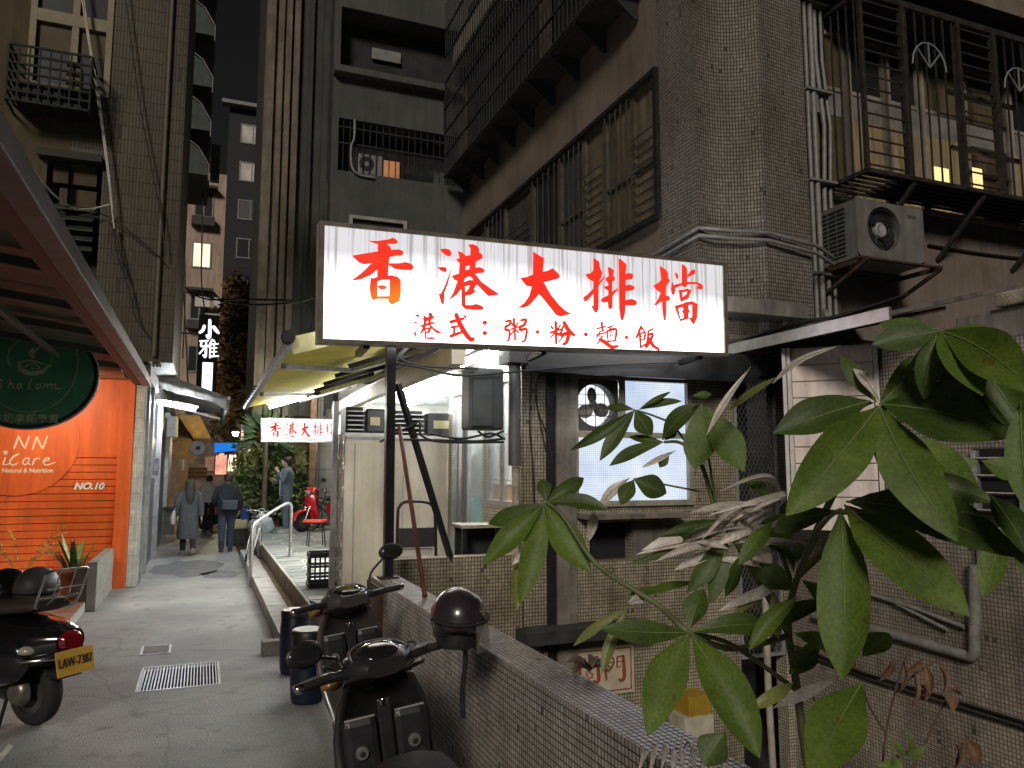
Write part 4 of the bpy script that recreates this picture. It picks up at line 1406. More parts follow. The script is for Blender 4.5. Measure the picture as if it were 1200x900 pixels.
snake_m = mat('snake_leaf', (0.07, 0.12, 0.035), .4, var=.6, scale=22)
snake_e = mat('snake_leaf_pale', (0.30, 0.32, 0.09), .4, var=.35, scale=18)
sp = thing('snake_plant', 'snake plant with yellow edged sword leaves in a terracotta pot by the orange shutter', 'potted plant', at(91, 688, Y=11.6))
pc = Vector((at(88, 640, Y=11.75).x, 11.75, .14))
MB().lathe(pc, [(.12, 0), (.17, .30), (.18, .30), (.18, .36), (.165, .36), (.155, .30)], n=20).build('pot', mat('terracotta', (0.33, 0.115, 0.05), .7, var=.2), sp)
MB().lathe(pc + Vector((0, 0, .31)), [(.155, 0), (.155, .01)], n=16).build('soil', dirtside, sp)
for k in range(22):
    a = random.uniform(0, 6.28)
    r0, r1 = random.uniform(.01, .09), random.uniform(.06, .30)
    h = random.uniform(.24, .52) * (1 - .5 * max(0, r1 - .2))
    mb = MB()
    blade_leaf(mb, pc + Vector((r0 * math.cos(a), r0 * math.sin(a), .31)), pc + Vector((r1 * math.cos(a), r1 * math.sin(a), .31 + h)), .062, (math.cos(a), math.sin(a), .2))
    mb.build('leaf', snake_m if k % 3 else snake_e, sp)
fp = thing('feathery_plant', 'feathery yellowish plant in a dark pot at the left end of the orange shutter', 'potted plant', at(25, 690, Y=12))
pc = Vector((at(25, 660, Y=12.2).x, 12.2, .14))
MB().lathe(pc, [(.13, 0), (.16, .22), (.15, .22)], n=16).build('pot', mat('dark_pot', (0.05, 0.04, 0.035), .6), fp)
fl = mat('pale_frond', (0.42, 0.36, 0.10), .6, var=.3, trans=.2)
for k in range(9):
    a = random.uniform(-.6, 3.8)
    tip = pc + Vector((.48 * math.cos(a), .3 * math.sin(a), random.uniform(.5, .86)))
    base = pc + Vector((0, 0, .2))
    mb = MB()
    ps = [base.lerp(tip, t / 8) + Vector((0, 0, .12 * math.sin(math.pi * t / 8))) for t in range(9)]
    mb.tube(ps, .004, 4)
    for t in range(2, 9):
        for s in (1, -1):
            leaf_mesh(mb, ps[t], ps[t] + Vector((random.uniform(-.03, .03), s * .10, -.02 + random.uniform(-.02, .02))) + (tip - base) * .08, .034, (0, 0, 1), n=3)
    mb.build('frond', fl, fp)

# awning of the orange shop, running along the alley
aw = thing('shop_awning', 'dark green corrugated awning with steel gutter over the orange shop', 'awning', (-2.4, 8, 3.2))
gut = mat('gutter_steel', (0.13, 0.122, 0.125), .55, metal=.1, var=.3, scale=3, streak=.2)
redfas = mat('redbrown_fascia', (0.075, 0.03, 0.022), .6, var=.3, scale=3)
MB().box(-.93, -.80, 1.5, 11.9, 3.085, 3.22).build('gutter', gut, aw, bevel=.01)
MB().box(-.93, -.80, 11.902, 13.2, 3.085, 3.20).build('gutter_end', mat('orange_gutter', (0.30, 0.12, 0.06), .5, var=.2), aw, bevel=.01)
MB().box(-1.04, -.932, 1.5, 13.2, 3.10, 3.16).build('fascia_board', redfas, aw)
gs = mat('green_corrugated', (0.045, 0.065, 0.045), .55, var=.35, scale=3)
m = MB()
xs = []
x = -5.6
while x < -.95:
    xs.append(x)
    x += .05
ys = 40
for yi in range(ys):
    y0 = 1.5 + (13.2 - 1.5) * yi / ys
    y1 = 1.5 + (13.2 - 1.5) * (yi + 1) / ys
    zo = .0 if yi % 2 else .03
    m.quad((-5.6, y0, 3.85 + zo), (-5.6, y1, 3.85 + .03 - zo), (-.95, y1, 3.24 + .03 - zo), (-.95, y0, 3.24 + zo))
m.build('corrugated_sheet', gs, aw)
for y in (3.2, 4.6, 6.0, 7.4, 8.8, 10.2, 11.6, 12.8):
    MB().bar((-5.6, y, 3.78), (-.94, y, 3.17), .05, .07).build('rafter', mat('green_iron', (0.05, 0.06, 0.05), .6), aw)
for x, z in ((-1.75, 3.22), (-2.9, 3.37)):
    MB().bar((x, 1.5, z), (x, 13.2, z), .05).build('purlin', mat('green_iron', (0.05, 0.06, 0.05), .6), aw)
slt = mat('orange_slat', (0.3, 0.11, 0.05), .6, var=.2)
for k in range(6):
    MB().box(-1.70, -1.13, 12.0 + k * .19, 12.08 + k * .19, 3.17, 3.20).build('soffit_slat', slt, aw)
# lamp added out of view behind the oval sign to light the orange front
lamp = thing('added_shop_lamp', 'added unseen warm lamp box under the green awning behind the oval sign', 'lamp', (-2.2, 11.9, 3.2))
MB().box(-2.45, -1.95, 11.8, 12.0, 3.16, 3.3).build('housing', grey_paint, lamp)
MB().box(-2.42, -1.98, 11.82, 11.98, 3.14, 3.158).build('diffuser', glow('added_shop_glow', (1.0, 0.80, 0.58), 9), lamp)
_l = bpy.data.lights.new('added_shop_light', 'AREA')
_l.shape, _l.size, _l.size_y, _l.energy, _l.color = 'RECTANGLE', .44, .16, 33, (1.0, .82, .62)
_o = bpy.data.objects.new('added_shop_light', _l)
col.objects.link(_o)
_o.location = (-2.2, 11.9, 3.12)
_o.rotation_euler = Vector((.12, .62, -.78)).to_track_quat('-Z', 'Y').to_euler()

# hanging oval sign
sg = thing('oval_sign', 'dark green oval hanging sign with faded cup logo under the left awning', 'sign', (-2.03, 11, 2.97))
sc, srx, srz = Vector((-2.06, 11.0, 2.97)), .72, .625
def oval(rx_, rz_, y, n_=56): return [(sc.x + rx_ * math.cos(2 * math.pi * k / n_), y, sc.z + rz_ * math.sin(2 * math.pi * k / n_)) for k in range(n_)]
MB().prism(oval(srx + .045, srz + .045, 11.0), (0, .05, 0)).build('rim', gloss_black, sg)
MB().prism(oval(srx + .06, srz + .06, 11.052), (0, .06, 0)).build('white_edge', white_paint, sg)
MB().prism(oval(srx, srz, 10.985), (0, .014, 0)).build('face', mat('bottle_green', (0.030, 0.175, 0.082), .55, var=.25, scale=3), sg)
pgold = mat('faded_print', (0.38, 0.42, 0.27), .6, var=.3, scale=9)
def sf(x, y): return at(x / 6, 300 + y / 6, Y=10.981)
def sf2(x, y): return at(x / 6, 420 + y / 6, Y=10.981)
m = MB()
stroke(m, [(210 + 155 * math.cos(R(a)), 710 + 125 * math.sin(R(a))) for a in range(150, 400, 18)], 8, sf, .6)
stroke(m, [(300, 605), (260, 655), (225, 700)], 14, sf)
stroke(m, [(235, 650), (215, 690), (240, 715)], 30, sf)
stroke(m, [(130, 755), (150, 800), (215, 825), (300, 810), (335, 770)], 30, sf, .8)
stroke(m, [(135, 750), (220, 735), (310, 760)], 14, sf)
stroke(m, [(175, 775), (235, 755), (280, 790), (215, 790)], 10, sf)
stroke(m, [(330, 770), (355, 770), (340, 795)], 14, sf)
stroke(m, [(560 * math.cos(R(a)) * .62 + 200, 640 * math.sin(R(a)) * .55 + 25) for a in range(-20, 150, 12)], 5, sf2, .8)
for pts in ([(20, 160), (5, 150), (-12, 165), (10, 190), (0, 212), (-20, 208)], [(75, 140), (60, 210)], [(65, 190), (85, 175), (95, 212)], [(150, 180), (125, 185), (125, 210), (150, 200)], [(152, 178), (150, 210)],
            [(225, 140), (200, 210), (215, 212)], [(280, 180), (255, 190), (262, 212), (285, 200), (280, 180)], [(310, 182), (305, 214)], [(308, 195), (330, 180), (335, 212)], [(336, 190), (360, 180), (362, 212)],
            [(364, 190), (388, 180), (392, 210), (430, 212)]):
    stroke(m, pts, 9, sf2, .9)
m.build('print', pgold, sg)
text('珍奶拿鐵專賣', .12, pgold, sg, sf2(180, 425), (1, 0, 0), (0, 0, 1), bold=.001)
m = MB()
for x in (-2.5, -1.65):
    m.bar((x, 11.03, 3.5), (x, 11.03, 3.85 if x < -2 else 3.3), .03)
m.bar((-2.9, 11.03, 3.66), (-1.2, 11.03, 3.62), .04)
m.build('hanger', black_metal, sg)

# ------------------------------------------------------------ second shop on the left, under a grey awning
XW = -.90
s2 = thing('grey_shopfront', 'dark grey panelled shopfront with silver posts beyond the white tiled pier', 'shop front', (XW, 17, 0))
slate = mat('slate_panel', (0.075, 0.095, 0.125), .35, var=.2, scale=2)
for i, (y0, y1, w_) in enumerate(((13.85, 15.0, steel), (15.05, 17.4, slate), (17.5, 18.2, grey_paint), (18.3, 21.6, slate), (21.7, 22.4, grey_paint), (22.5, 26, mat('tan_panel', (0.22, 0.18, 0.12), .6, var=.3)))):
    MB().box(XW - .1 - .0 * i, XW - .01 * (i % 2), y0, y1, 0, 3.1).build('panel', w_, s2)
for y in (13.82, 15.01, 17.42, 18.22, 21.62, 22.42):
    MB().box(XW - .06, XW + .05, y, y + .07, 0, 3.25).build('post', alu, s2)
MB().box(XW - .1, XW + .04, 13.8, 26, 3.252, 3.5).build('lintel', grey_paint, s2)
plate = thing('blue_plate', 'small white plate with blue characters fixed to the grey shopfront post', 'sign', (-.82, 15, 2))
py0 = 15.0
MB().box(XW + .055, XW + .20, py0, py0 + .02, at(182, 560, Y=py0).z, at(182, 536, Y=py0).z).build('plate', white_paint, plate)
blue = mat('blue_print', (0.03, 0.08, 0.35), .5)
for i, s_ in enumerate('清口味'):
    text(s_, .11, blue, plate, ((XW * 2 + .255) / 2, py0 - .004, at(182, 541 + 7 * i, Y=py0).z), (1, 0, 0), (0, 0, 1))
ga = thing('grey_awning', 'grey folding awning lit from beneath on the left side of the alley', 'awning', (-.3, 17, 3.4))
gfab = mat('grey_canvas', (0.30, 0.29, 0.27), .8, var=.25, scale=3, streak=.3, trans=.25)
A0, A1 = Vector((XW + .05, 15.9, 3.62)), Vector((.40, 15.9, 3.18))
m = MB()
for k in range(8):
    t0, t1 = k / 8, (k + 1) / 8
    sag = lambda t: -.05 * math.sin(math.pi * t)
    p0, p1 = A0.lerp(A1, t0) + Vector((0, 0, sag(t0))), A0.lerp(A1, t1) + Vector((0, 0, sag(t1)))
    m.quad(p0, p1, p1 + Vector((0, 5.2, 0)), p0 + Vector((0, 5.2, 0)))
m.build('canvas', gfab, ga)
m = MB()
for k in range(8):
    t0, t1 = k / 8, (k + 1) / 8
    d0, d1 = .22 + .06 * math.sin(7 * t0), .22 + .06 * math.sin(7 * t1)
    p0, p1 = A0.lerp(A1, t0), A0.lerp(A1, t1)
    m.quad(p0 + Vector((0, -.01 - .03 * (k % 2), -d0)), p1 + Vector((0, -.01 - .03 * ((k + 1) % 2), -d1)), p1 + Vector((0, 0, .02)), p0 + Vector((0, 0, .02)))
m.build('side_valance', gfab, ga)
MB().bar(A1, A1 + Vector((0, 5.2, 0)), .07).build('front_bar', alu, ga)
MB().box(A1.x - .02, A1.x + .03, 15.85, 21.1, 2.92, 3.15).build('front_valance', gfab, ga)
each_bar('arm', alu, ga, [(A0 + Vector((0, y, -.25)), A1 + Vector((-.05, y, -.1)), .05) for y in (.1, 5)])
MB().lathe(A0 + Vector((-.02, -.1, .12)), [(.13, 0), (.13, .5)], (0, 1, 0), 12).build('roller', black_plastic, ga)
tb = thing('awning_tube', 'white fluorescent tube lit under the grey awning on the left', 'lamp', (-.3, 16.4, 3.2))
tube_w = glow('cool_tube', (0.88, 0.95, 1.0), 230)
MB().tube([at(193, 473, Y=16.2), at(229, 480, Y=16.2)], .035, 8).build('tube', tube_w, tb)
MB().bar(at(190, 469, Y=16.25), at(232, 477, Y=16.25), .07, .03).build('fitting', white_paint, tb)

vs = thing('vertical_sign', 'tall black vertical sign with two big white characters on the left of the alley', 'sign', at(244, 430, Y=24))
VY = 24.0
v0, v1 = at(233, 378, Y=VY), at(257, 368, Y=VY)
vz0, vz1 = at(245, 484, Y=VY).z, at(245, 369, Y=VY).z
MB().box(v0.x, v1.x, VY, VY + .18, vz0, vz1).build('box', gloss_black, vs, bevel=.01)
whiteglow = glow('white_sign_glow', (0.95, 0.97, 1.0), 1.7)
vc = (v0.x + v1.x) / 2
m = MB()
def vch(ox, py):
    o_ = Vector((vc - .27, VY - .008, at(245, py, Y=VY).z + .30))
    return lambda x, y: o_ + Vector((x * .0058, 0, -y * .0060))
for pts, w in (([(50, 2), (52, 88), (38, 80)], 15), ([(26, 32), (20, 55), (4, 70)], 14), ([(68, 34), (80, 50), (94, 66)], 16)):
    stroke(m, pts, w, vch(0, 386), .8)
for pts, w in (([(8, 14), (48, 9)], 9), ([(18, 16), (15, 38), (46, 34)], 8), ([(37, 12), (38, 88), (26, 80)], 10), ([(35, 40), (8, 76)], 9), ([(66, 2), (50, 40)], 10), ([(58, 26), (58, 94)], 9), ([(72, 4), (79, 16)], 9),
               ([(60, 27), (95, 22)], 8), ([(60, 46), (90, 42)], 7), ([(60, 65), (90, 61)], 7), ([(58, 87), (99, 82)], 9), ([(76, 26), (76, 84)], 8)):
    stroke(m, pts, w, vch(0, 409), .85)
m.build('lettering', whiteglow, vs)
MB().box(vc - .12, vc + .16, VY - .02, VY - .005, at(245, 474, Y=VY).z, at(245, 425, Y=VY).z).build('light_strip', glow('strip_glow', (0.95, 0.97, 1.0), 1.5, .15, 2), vs)
for i, s_ in enumerate('飲食小館'):
    text(s_, .17, black_plastic, vs, (vc + .05, VY - .024, at(245, 431 + 11 * i, Y=VY).z), (1, 0, 0), (0, 0, 1))
MB().box(v0.x + .15, v1.x + .02, VY - .01, VY + .19, vz1, vz1 + .05).build('cap', alu, vs)
MB().box(v0.x - .5, v0.x, VY + .05, VY + .1, vz1 - .6, vz1 - .55).build('arm', black_metal, vs)

# ------------------------------------------------------------ the big lit sign
S_TL, S_BL = at(374, 259, Y=6.0), at(372, 402, Y=6.0)
S_TR, S_BR = at(850, 308.4, Y=6.15), at(852, 417.5, Y=6.15)
sn = (S_TR - S_BL).cross(S_TL - S_BR).normalized()
if sn.y > 0:
    sn = -sn
big = thing('lit_sign', 'big white lightbox sign with large red brush characters over the eatery', 'sign', (S_TL + S_BR) / 2)
def lit_face(name, s, streaks=True):
    m, t, p, out = nt(name)
    t.nodes.remove(p)
    e = t.nodes.new('ShaderNodeEmission')
    rp, _, _ = noise_col(t, (0.155, 0.155, 0.17), (1, 1, 1), .8, 2, 0.38, 0.62)
    c_ = rp.outputs[0]
    if streaks:
        r2, _, _ = noise_col(t, (0.55, 0.52, 0.49), (1, 1, 1), 3.0, 4, 0.40, 0.52, stretch=(7, 7, .22))
        c_ = mul(t, c_, r2.outputs[0])
    t.links.new(c_, e.inputs[0])
    e.inputs[1].default_value = s
    t.links.new(e.outputs[0], out.inputs[0])
    return m
def big_face():
    # lightbox: tubes sit low and left, the top band and right end are dimmer, rain streaks run from the top
    m, t, p, out = nt('big_sign_face_glow')
    t.nodes.remove(p)
    e = t.nodes.new('ShaderNodeEmission')
    tc = N(t, 'ShaderNodeTexCoord')
    sx = t.nodes.new('ShaderNodeSeparateXYZ')
    t.links.new(tc.outputs['Object'], sx.inputs[0])
    def math_(op, a, b):
        n_ = t.nodes.new('ShaderNodeMath')
        n_.operation = op
        for k_, v_ in ((0, a), (1, b)):
            if isinstance(v_, (int, float)):
                n_.inputs[k_].default_value = v_
            else:
                t.links.new(v_, n_.inputs[k_])
        return n_.outputs[0]
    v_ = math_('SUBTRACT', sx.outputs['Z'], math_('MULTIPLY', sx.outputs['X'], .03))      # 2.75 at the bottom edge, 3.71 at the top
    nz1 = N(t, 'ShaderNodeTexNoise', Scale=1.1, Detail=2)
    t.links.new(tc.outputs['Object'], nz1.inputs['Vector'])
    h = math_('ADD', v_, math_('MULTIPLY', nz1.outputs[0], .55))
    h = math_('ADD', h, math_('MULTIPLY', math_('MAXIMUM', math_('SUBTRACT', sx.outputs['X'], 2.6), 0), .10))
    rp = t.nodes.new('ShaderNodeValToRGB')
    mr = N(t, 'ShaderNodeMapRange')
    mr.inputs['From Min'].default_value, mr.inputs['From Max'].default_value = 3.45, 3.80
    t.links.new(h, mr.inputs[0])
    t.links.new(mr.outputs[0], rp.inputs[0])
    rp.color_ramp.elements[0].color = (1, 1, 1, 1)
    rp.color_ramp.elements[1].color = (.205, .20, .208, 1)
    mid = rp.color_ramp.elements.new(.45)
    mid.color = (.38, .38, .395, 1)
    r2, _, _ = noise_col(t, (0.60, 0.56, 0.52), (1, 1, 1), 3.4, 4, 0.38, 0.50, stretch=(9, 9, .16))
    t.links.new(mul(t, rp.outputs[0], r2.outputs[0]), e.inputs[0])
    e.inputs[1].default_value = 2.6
    t.links.new(e.outputs[0], out.inputs[0])
    return m
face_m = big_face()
fr_m = mat('sign_frame', (0.20, 0.17, 0.13), .5, metal=.4, var=.3, scale=7)
back = -sn * .11
def corner(u, v): return (S_TL.lerp(S_TR, u)).lerp(S_BL.lerp(S_BR, u), v)
m = MB()
for a, b in ((S_TL, S_TR), (S_TR, S_BR), (S_BR, S_BL), (S_BL, S_TL)):
    m.quad(a, b, b + back, a + back)
m.build('case', mat('sign_case', (0.35, 0.34, 0.32), .5, metal=.3, var=.25, scale=4), big)
MB().quad(S_TL + back, S_BL + back, S_BR + back, S_TR + back).build('rear_face', lit_face('sign_rear_added_glow', 5.0, False), big)  # unseen rear glow added to light the awning, terrace and alley
eu, ev = .010, .034
m = MB()
for (u0, u1, v0_, v1_) in ((0, 1, 0, ev), (0, 1, 1 - ev, 1), (0, eu, ev, 1 - ev), (1 - eu, 1, ev, 1 - ev)):
    q = [corner(u0, v0_), corner(u1, v0_), corner(u1, v1_), corner(u0, v1_)]
    m.prism([p + sn * .022 for p in q], -sn * .022)
m.build('frame', fr_m, big)
m = MB()
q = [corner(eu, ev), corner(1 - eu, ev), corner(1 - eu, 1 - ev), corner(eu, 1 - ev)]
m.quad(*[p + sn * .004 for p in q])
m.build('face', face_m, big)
SPL_ = (S_TL + sn * .007, sn)
G_XIANG = [[(370,153),(470,155),(590,138),(632,122),(665,135),(688,165),(672,186),(570,188),(605,215),(618,250),(690,243),(735,258),(748,285),(730,308),(650,315),(598,328),(590,390),(600,392),(700,392),(765,378),(830,397),(855,435),(828,463),(740,463),(650,450),(588,408),(582,520),(615,518),(680,532),(718,565),(720,700),(705,790),(618,832),(580,790),(590,770),(470,768),(420,785),(395,730),(388,650),(400,545),(430,550),(470,535),(468,460),(400,515),(300,560),(230,573),(205,565),(290,505),(360,440),(410,390),(330,403),(280,385),(235,345),(203,310),(320,290),(475,265),(475,190),(430,178)],
           [(472,582),(472,738),(598,735),(600,565),(520,567)]]
G_XIANG2 = [[(473,626),(530,620),(575,640),(560,662),(510,675),(475,645)]]
G_GANG = [[[(138,152),(200,145),(245,158),(262,190),(250,230),(215,225),(165,190)]], [[(112,342),(170,340),(205,345),(213,375),(200,398),(150,380)]],
          [[(268,335),(225,520),(190,610),(185,720),(175,745),(150,720),(125,625),(150,620),(190,540)]],
          [[(440,102),(490,100),(535,120),(555,155),(555,190),(585,205),(592,245),(560,265),(520,285),(515,350),(560,342),(600,360),(612,385),(595,402),(510,410),(580,500),(680,570),(775,632),(650,650),(600,600),(530,525),(500,570),(515,605),(470,635),(410,645),(412,740),(480,740),(520,728),(580,745),(605,770),(590,795),(480,795),(400,785),(365,745),(365,570),(320,635),(270,670),(232,690),(280,610),(325,490),(290,475),(262,435),(340,410),(350,300),(330,285),(310,257),(345,250),(340,215),(325,172),(380,188),(410,222),(460,215),(462,150)],
           [(412,335),(410,375),(450,365),(455,322)], [(392,500),(450,478),(492,480),(475,450),(440,440),(400,465)], [(404,545),(410,605),(440,575),(455,532)]]]
G_DA = [[(313,88),(430,160),(415,300),(470,290),(518,262),(595,335),(585,370),(500,395),(425,410),(500,540),(580,640),(650,705),(730,750),(660,760),(600,777),(550,755),(500,690),(420,590),(375,538),(320,610),(260,668),(200,683),(148,685),(220,625),(270,555),(298,460),(240,450),(205,405),(175,365),(240,358),(310,330)]]
G_PAI = [[[(228,105),(290,150),(300,215),(322,265),(310,320),(283,368),(350,297),(354,310),(285,405),(285,640),(270,685),(245,690),(222,655),(205,615),(228,612),(228,490),(190,535),(155,572),(130,565),(120,525),(160,500),(225,435),(228,360),(180,335),(140,285),(200,270),(228,240)]],
         [[(378,208),(405,210),(448,240),(436,295),(458,318),(450,345),(428,362),(427,465),(487,427),(489,442),(430,512),(430,630),(410,655),(385,640),(380,575),(330,582),(305,560),(315,540),(385,500),(385,455),(350,435),(332,415),(385,402),(385,380),(358,345),(357,322),(390,305)]],
         [[(492,115),(515,120),(580,180),(570,280),(600,268),(640,275),(652,300),(635,335),(572,342),(570,400),(610,392),(655,405),(665,428),(645,452),(570,460),(568,555),(630,542),(680,560),(690,585),(670,612),(568,610),(563,690),(545,765),(530,775),(515,755),(500,640),(498,250)]]]
G_DANG = [[[(205,148),(270,185),(297,225),(297,275),(318,305),(275,365),(272,460),(310,470),(318,500),(300,522),(275,515),(278,650),(272,720),(250,725),(240,640),(232,520),(175,562),(145,565),(190,500),(218,435),(170,400),(138,358),(190,330),(225,295),(215,220)]],
          [[(370,210),(400,240),(405,280),(388,290),(370,250)]],
          [[(440,130),(472,142),(498,185),(498,252),(540,195),(572,183),(588,210),(570,240),(500,270),(496,318),(600,320),(650,340),(668,375),(655,398),(580,388),(618,358),(596,342),(500,345),(485,375),(460,372),(440,355),(372,382),(370,420),(358,462),(335,440),(325,395),(335,318),(350,325),(352,350),(440,330)]],
          [[(408,402),(460,400),(500,388),(545,408),(520,470),(510,495),(430,530),(418,480)], [(445,430),(450,478),(490,450),(500,415)]],
          [[(365,570),(450,548),(480,532),(550,522),(608,550),(605,690),(570,775),(540,745),(520,705),(425,738),(400,680),(375,610)], [(405,600),(428,705),(455,700),(458,655),(440,632),(455,610),(450,582)], [(510,565),(512,600),(528,630),(512,650),(515,695),(548,690),(550,557)]]]
SMALL = [([(420, 140), (550, 105)], 26, 0), ([(552, 80), (572, 98)], 16, 0), ([(475, 62), (503, 140), (560, 240), (615, 305), (640, 290)], 30, 0), ([(430, 190), (490, 178)], 20, 0), ([(460, 185), (455, 260)], 20, 0), ([(420, 274), (525, 235)], 26, 0),
         ([(940, 135), (985, 125), (975, 165), (945, 180), (940, 212), (975, 220), (970, 305), (950, 312)], 16, 0), ([(1018, 105), (1030, 310)], 18, 0), ([(998, 150), (1012, 180)], 14, 0), ([(1052, 150), (1034, 180)], 13, 0), ([(990, 208), (1060, 183)], 14, 0),
         ([(1022, 212), (985, 262)], 12, 0), ([(1032, 210), (1066, 242)], 13, 0), ([(1082, 125), (1130, 115), (1115, 165), (1080, 183), (1080, 215), (1135, 205), (1125, 305), (1092, 322)], 18, 0),
         ([(170, 135), (175, 345)], 22, 1), ([(125, 175), (147, 208)], 16, 1), ([(215, 165), (190, 202)], 14, 1), ([(115, 240), (220, 205)], 18, 1), ([(165, 232), (120, 288)], 14, 1), ([(185, 240), (205, 268)], 14, 1),
         ([(243, 138), (290, 220), (345, 265)], 26, 1), ([(240, 178), (218, 238), (190, 262)], 14, 1), ([(215, 265), (285, 247), (272, 325), (238, 350)], 24, 1), ([(247, 262), (200, 325)], 14, 1),
         ([(600, 140), (610, 225)], 18, 1), ([(555, 202), (640, 180)], 14, 1), ([(570, 237), (625, 215)], 12, 1), ([(550, 262), (640, 237)], 14, 1), ([(582, 242), (550, 295)], 12, 1), ([(605, 270), (560, 345)], 15, 1), ([(575, 302), (625, 325), (690, 372), (752, 364)], 24, 1),
         ([(655, 192), (715, 172)], 14, 1), ([(682, 192), (670, 218)], 11, 1), ([(650, 225), (662, 330)], 14, 1), ([(650, 225), (735, 207), (725, 322)], 16, 1), ([(660, 322), (725, 315)], 12, 1), ([(680, 227), (685, 315)], 8, 1), ([(705, 222), (706, 315)], 8, 1), ([(680, 266), (706, 262)], 7, 1),
         ([(972, 180), (925, 288)], 20, 1), ([(975, 190), (1012, 240)], 14, 1), ([(958, 242), (965, 372)], 18, 1), ([(965, 247), (1005, 240), (1000, 300), (968, 306)], 12, 1), ([(965, 274), (1000, 268)], 9, 1), ([(962, 380), (1007, 345)], 15, 1),
         ([(1085, 202), (1035, 225)], 15, 1), ([(1035, 225), (1030, 310), (1005, 372)], 13, 1), ([(1035, 262), (1080, 250), (1055, 320), (1015, 388)], 15, 1), ([(1045, 290), (1085, 362), (1142, 396)], 20, 1)]
DOTS = [(475 + 745 / 8, 360 + 145 / 8, 2.9), (475 + 745 / 8, 360 + 243 / 8, 2.9), (630, 389, 2.5), (630 + 453 / 8, 360 + 255 / 8, 2.6), (630 + 833 / 8, 360 + 283 / 8, 2.3)]

def sign_letters(to3, mt_, parent):
    """five red characters, a part each; to3 maps sign-photo pixels to the face of a sign"""
    for x0, y0, polys in ((390, 265, [G_XIANG, G_XIANG2]), (500, 275, G_GANG), (590, 285, [G_DA]), (670, 290, G_PAI), (750, 295, G_DANG)):
        m = MB()
        for poly in polys:
            outline_mesh(m, poly, lambda x, y: to3(x0 + x / 9, y0 + y / 9, 0))
        m.build('character', mt_, parent)

CUTS = ((0, 6), (6, 14), (14, 24), (24, 40), (40, 99))
def sign_small(to3, mt_, parent):
    m = MB()
    for poly in G_GANG:
        outline_mesh(m, poly, lambda x, y: to3(483.8 + (x / 9 - 12.4) * .475, 366 + (y / 9 - 11.2) * .41, 0))
    m.build('small_character', mt_, parent)
    for c0, c1 in CUTS:
        m = MB()
        for i, (pts, w, r) in enumerate(SMALL[c0:c1]):
            x0 = 630 if r else 475
            stroke(m, pts, w * 1.5 + 3, lambda x, y: to3(x0 + x / 8, 360 + y / 8, i % 7), .8)
        m.build('small_character', mt_, parent)
    for cx_, cy_, r_ in DOTS:
        m = MB()
        outline_mesh(m, [[(cx_ + r_ * math.cos(R(18 * k)), cy_ + r_ * math.sin(R(18 * k))) for k in range(20)]], lambda x, y: to3(x, y, 0))
        m.build('dot', mt_, parent)

def red_glow(name, s, orange_low):
    m, t, p, out = nt(name)
    t.nodes.remove(p)
    e = t.nodes.new('ShaderNodeEmission')
    rp, _, _ = noise_col(t, (0.80, 0.022, 0.012), (0.92, 0.035, 0.018), 2.0, 3)
    c_ = rp.outputs[0]
    if orange_low:                                             # first character turns from red to orange toward its bottom
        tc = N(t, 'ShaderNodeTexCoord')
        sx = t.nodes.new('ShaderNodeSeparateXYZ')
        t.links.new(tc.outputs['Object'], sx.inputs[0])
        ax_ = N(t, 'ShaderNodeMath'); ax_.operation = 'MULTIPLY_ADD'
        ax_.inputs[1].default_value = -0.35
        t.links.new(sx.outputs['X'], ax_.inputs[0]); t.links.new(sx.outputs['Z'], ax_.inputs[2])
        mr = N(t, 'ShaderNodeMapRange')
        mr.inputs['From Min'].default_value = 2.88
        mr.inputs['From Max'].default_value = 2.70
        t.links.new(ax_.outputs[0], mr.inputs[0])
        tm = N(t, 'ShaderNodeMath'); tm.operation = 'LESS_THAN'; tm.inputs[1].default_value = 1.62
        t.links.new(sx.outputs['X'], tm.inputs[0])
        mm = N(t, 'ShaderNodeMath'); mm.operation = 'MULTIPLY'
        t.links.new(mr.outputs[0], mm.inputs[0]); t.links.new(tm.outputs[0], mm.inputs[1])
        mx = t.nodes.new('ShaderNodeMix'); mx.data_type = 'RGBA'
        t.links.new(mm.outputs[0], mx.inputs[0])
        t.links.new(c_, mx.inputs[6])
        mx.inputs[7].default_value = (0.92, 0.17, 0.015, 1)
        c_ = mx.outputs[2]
    t.links.new(c_, e.inputs[0])
    e.inputs[1].default_value = s
    t.links.new(e.outputs[0], out.inputs[0])
    return m
def big3(x, y, l): return at(x, y, plane=SPL_) + sn * (.0005 * l)
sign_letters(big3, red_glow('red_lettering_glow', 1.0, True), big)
sign_small(big3, red_glow('red_small_glow', .95, False), big)
for u in (.1, .5, .93):
    p = corner(u, 1) + back * .5
    MB().bar(p, p + Vector((0, .35, -.02)), .05).build('support_bar', black_metal, big)

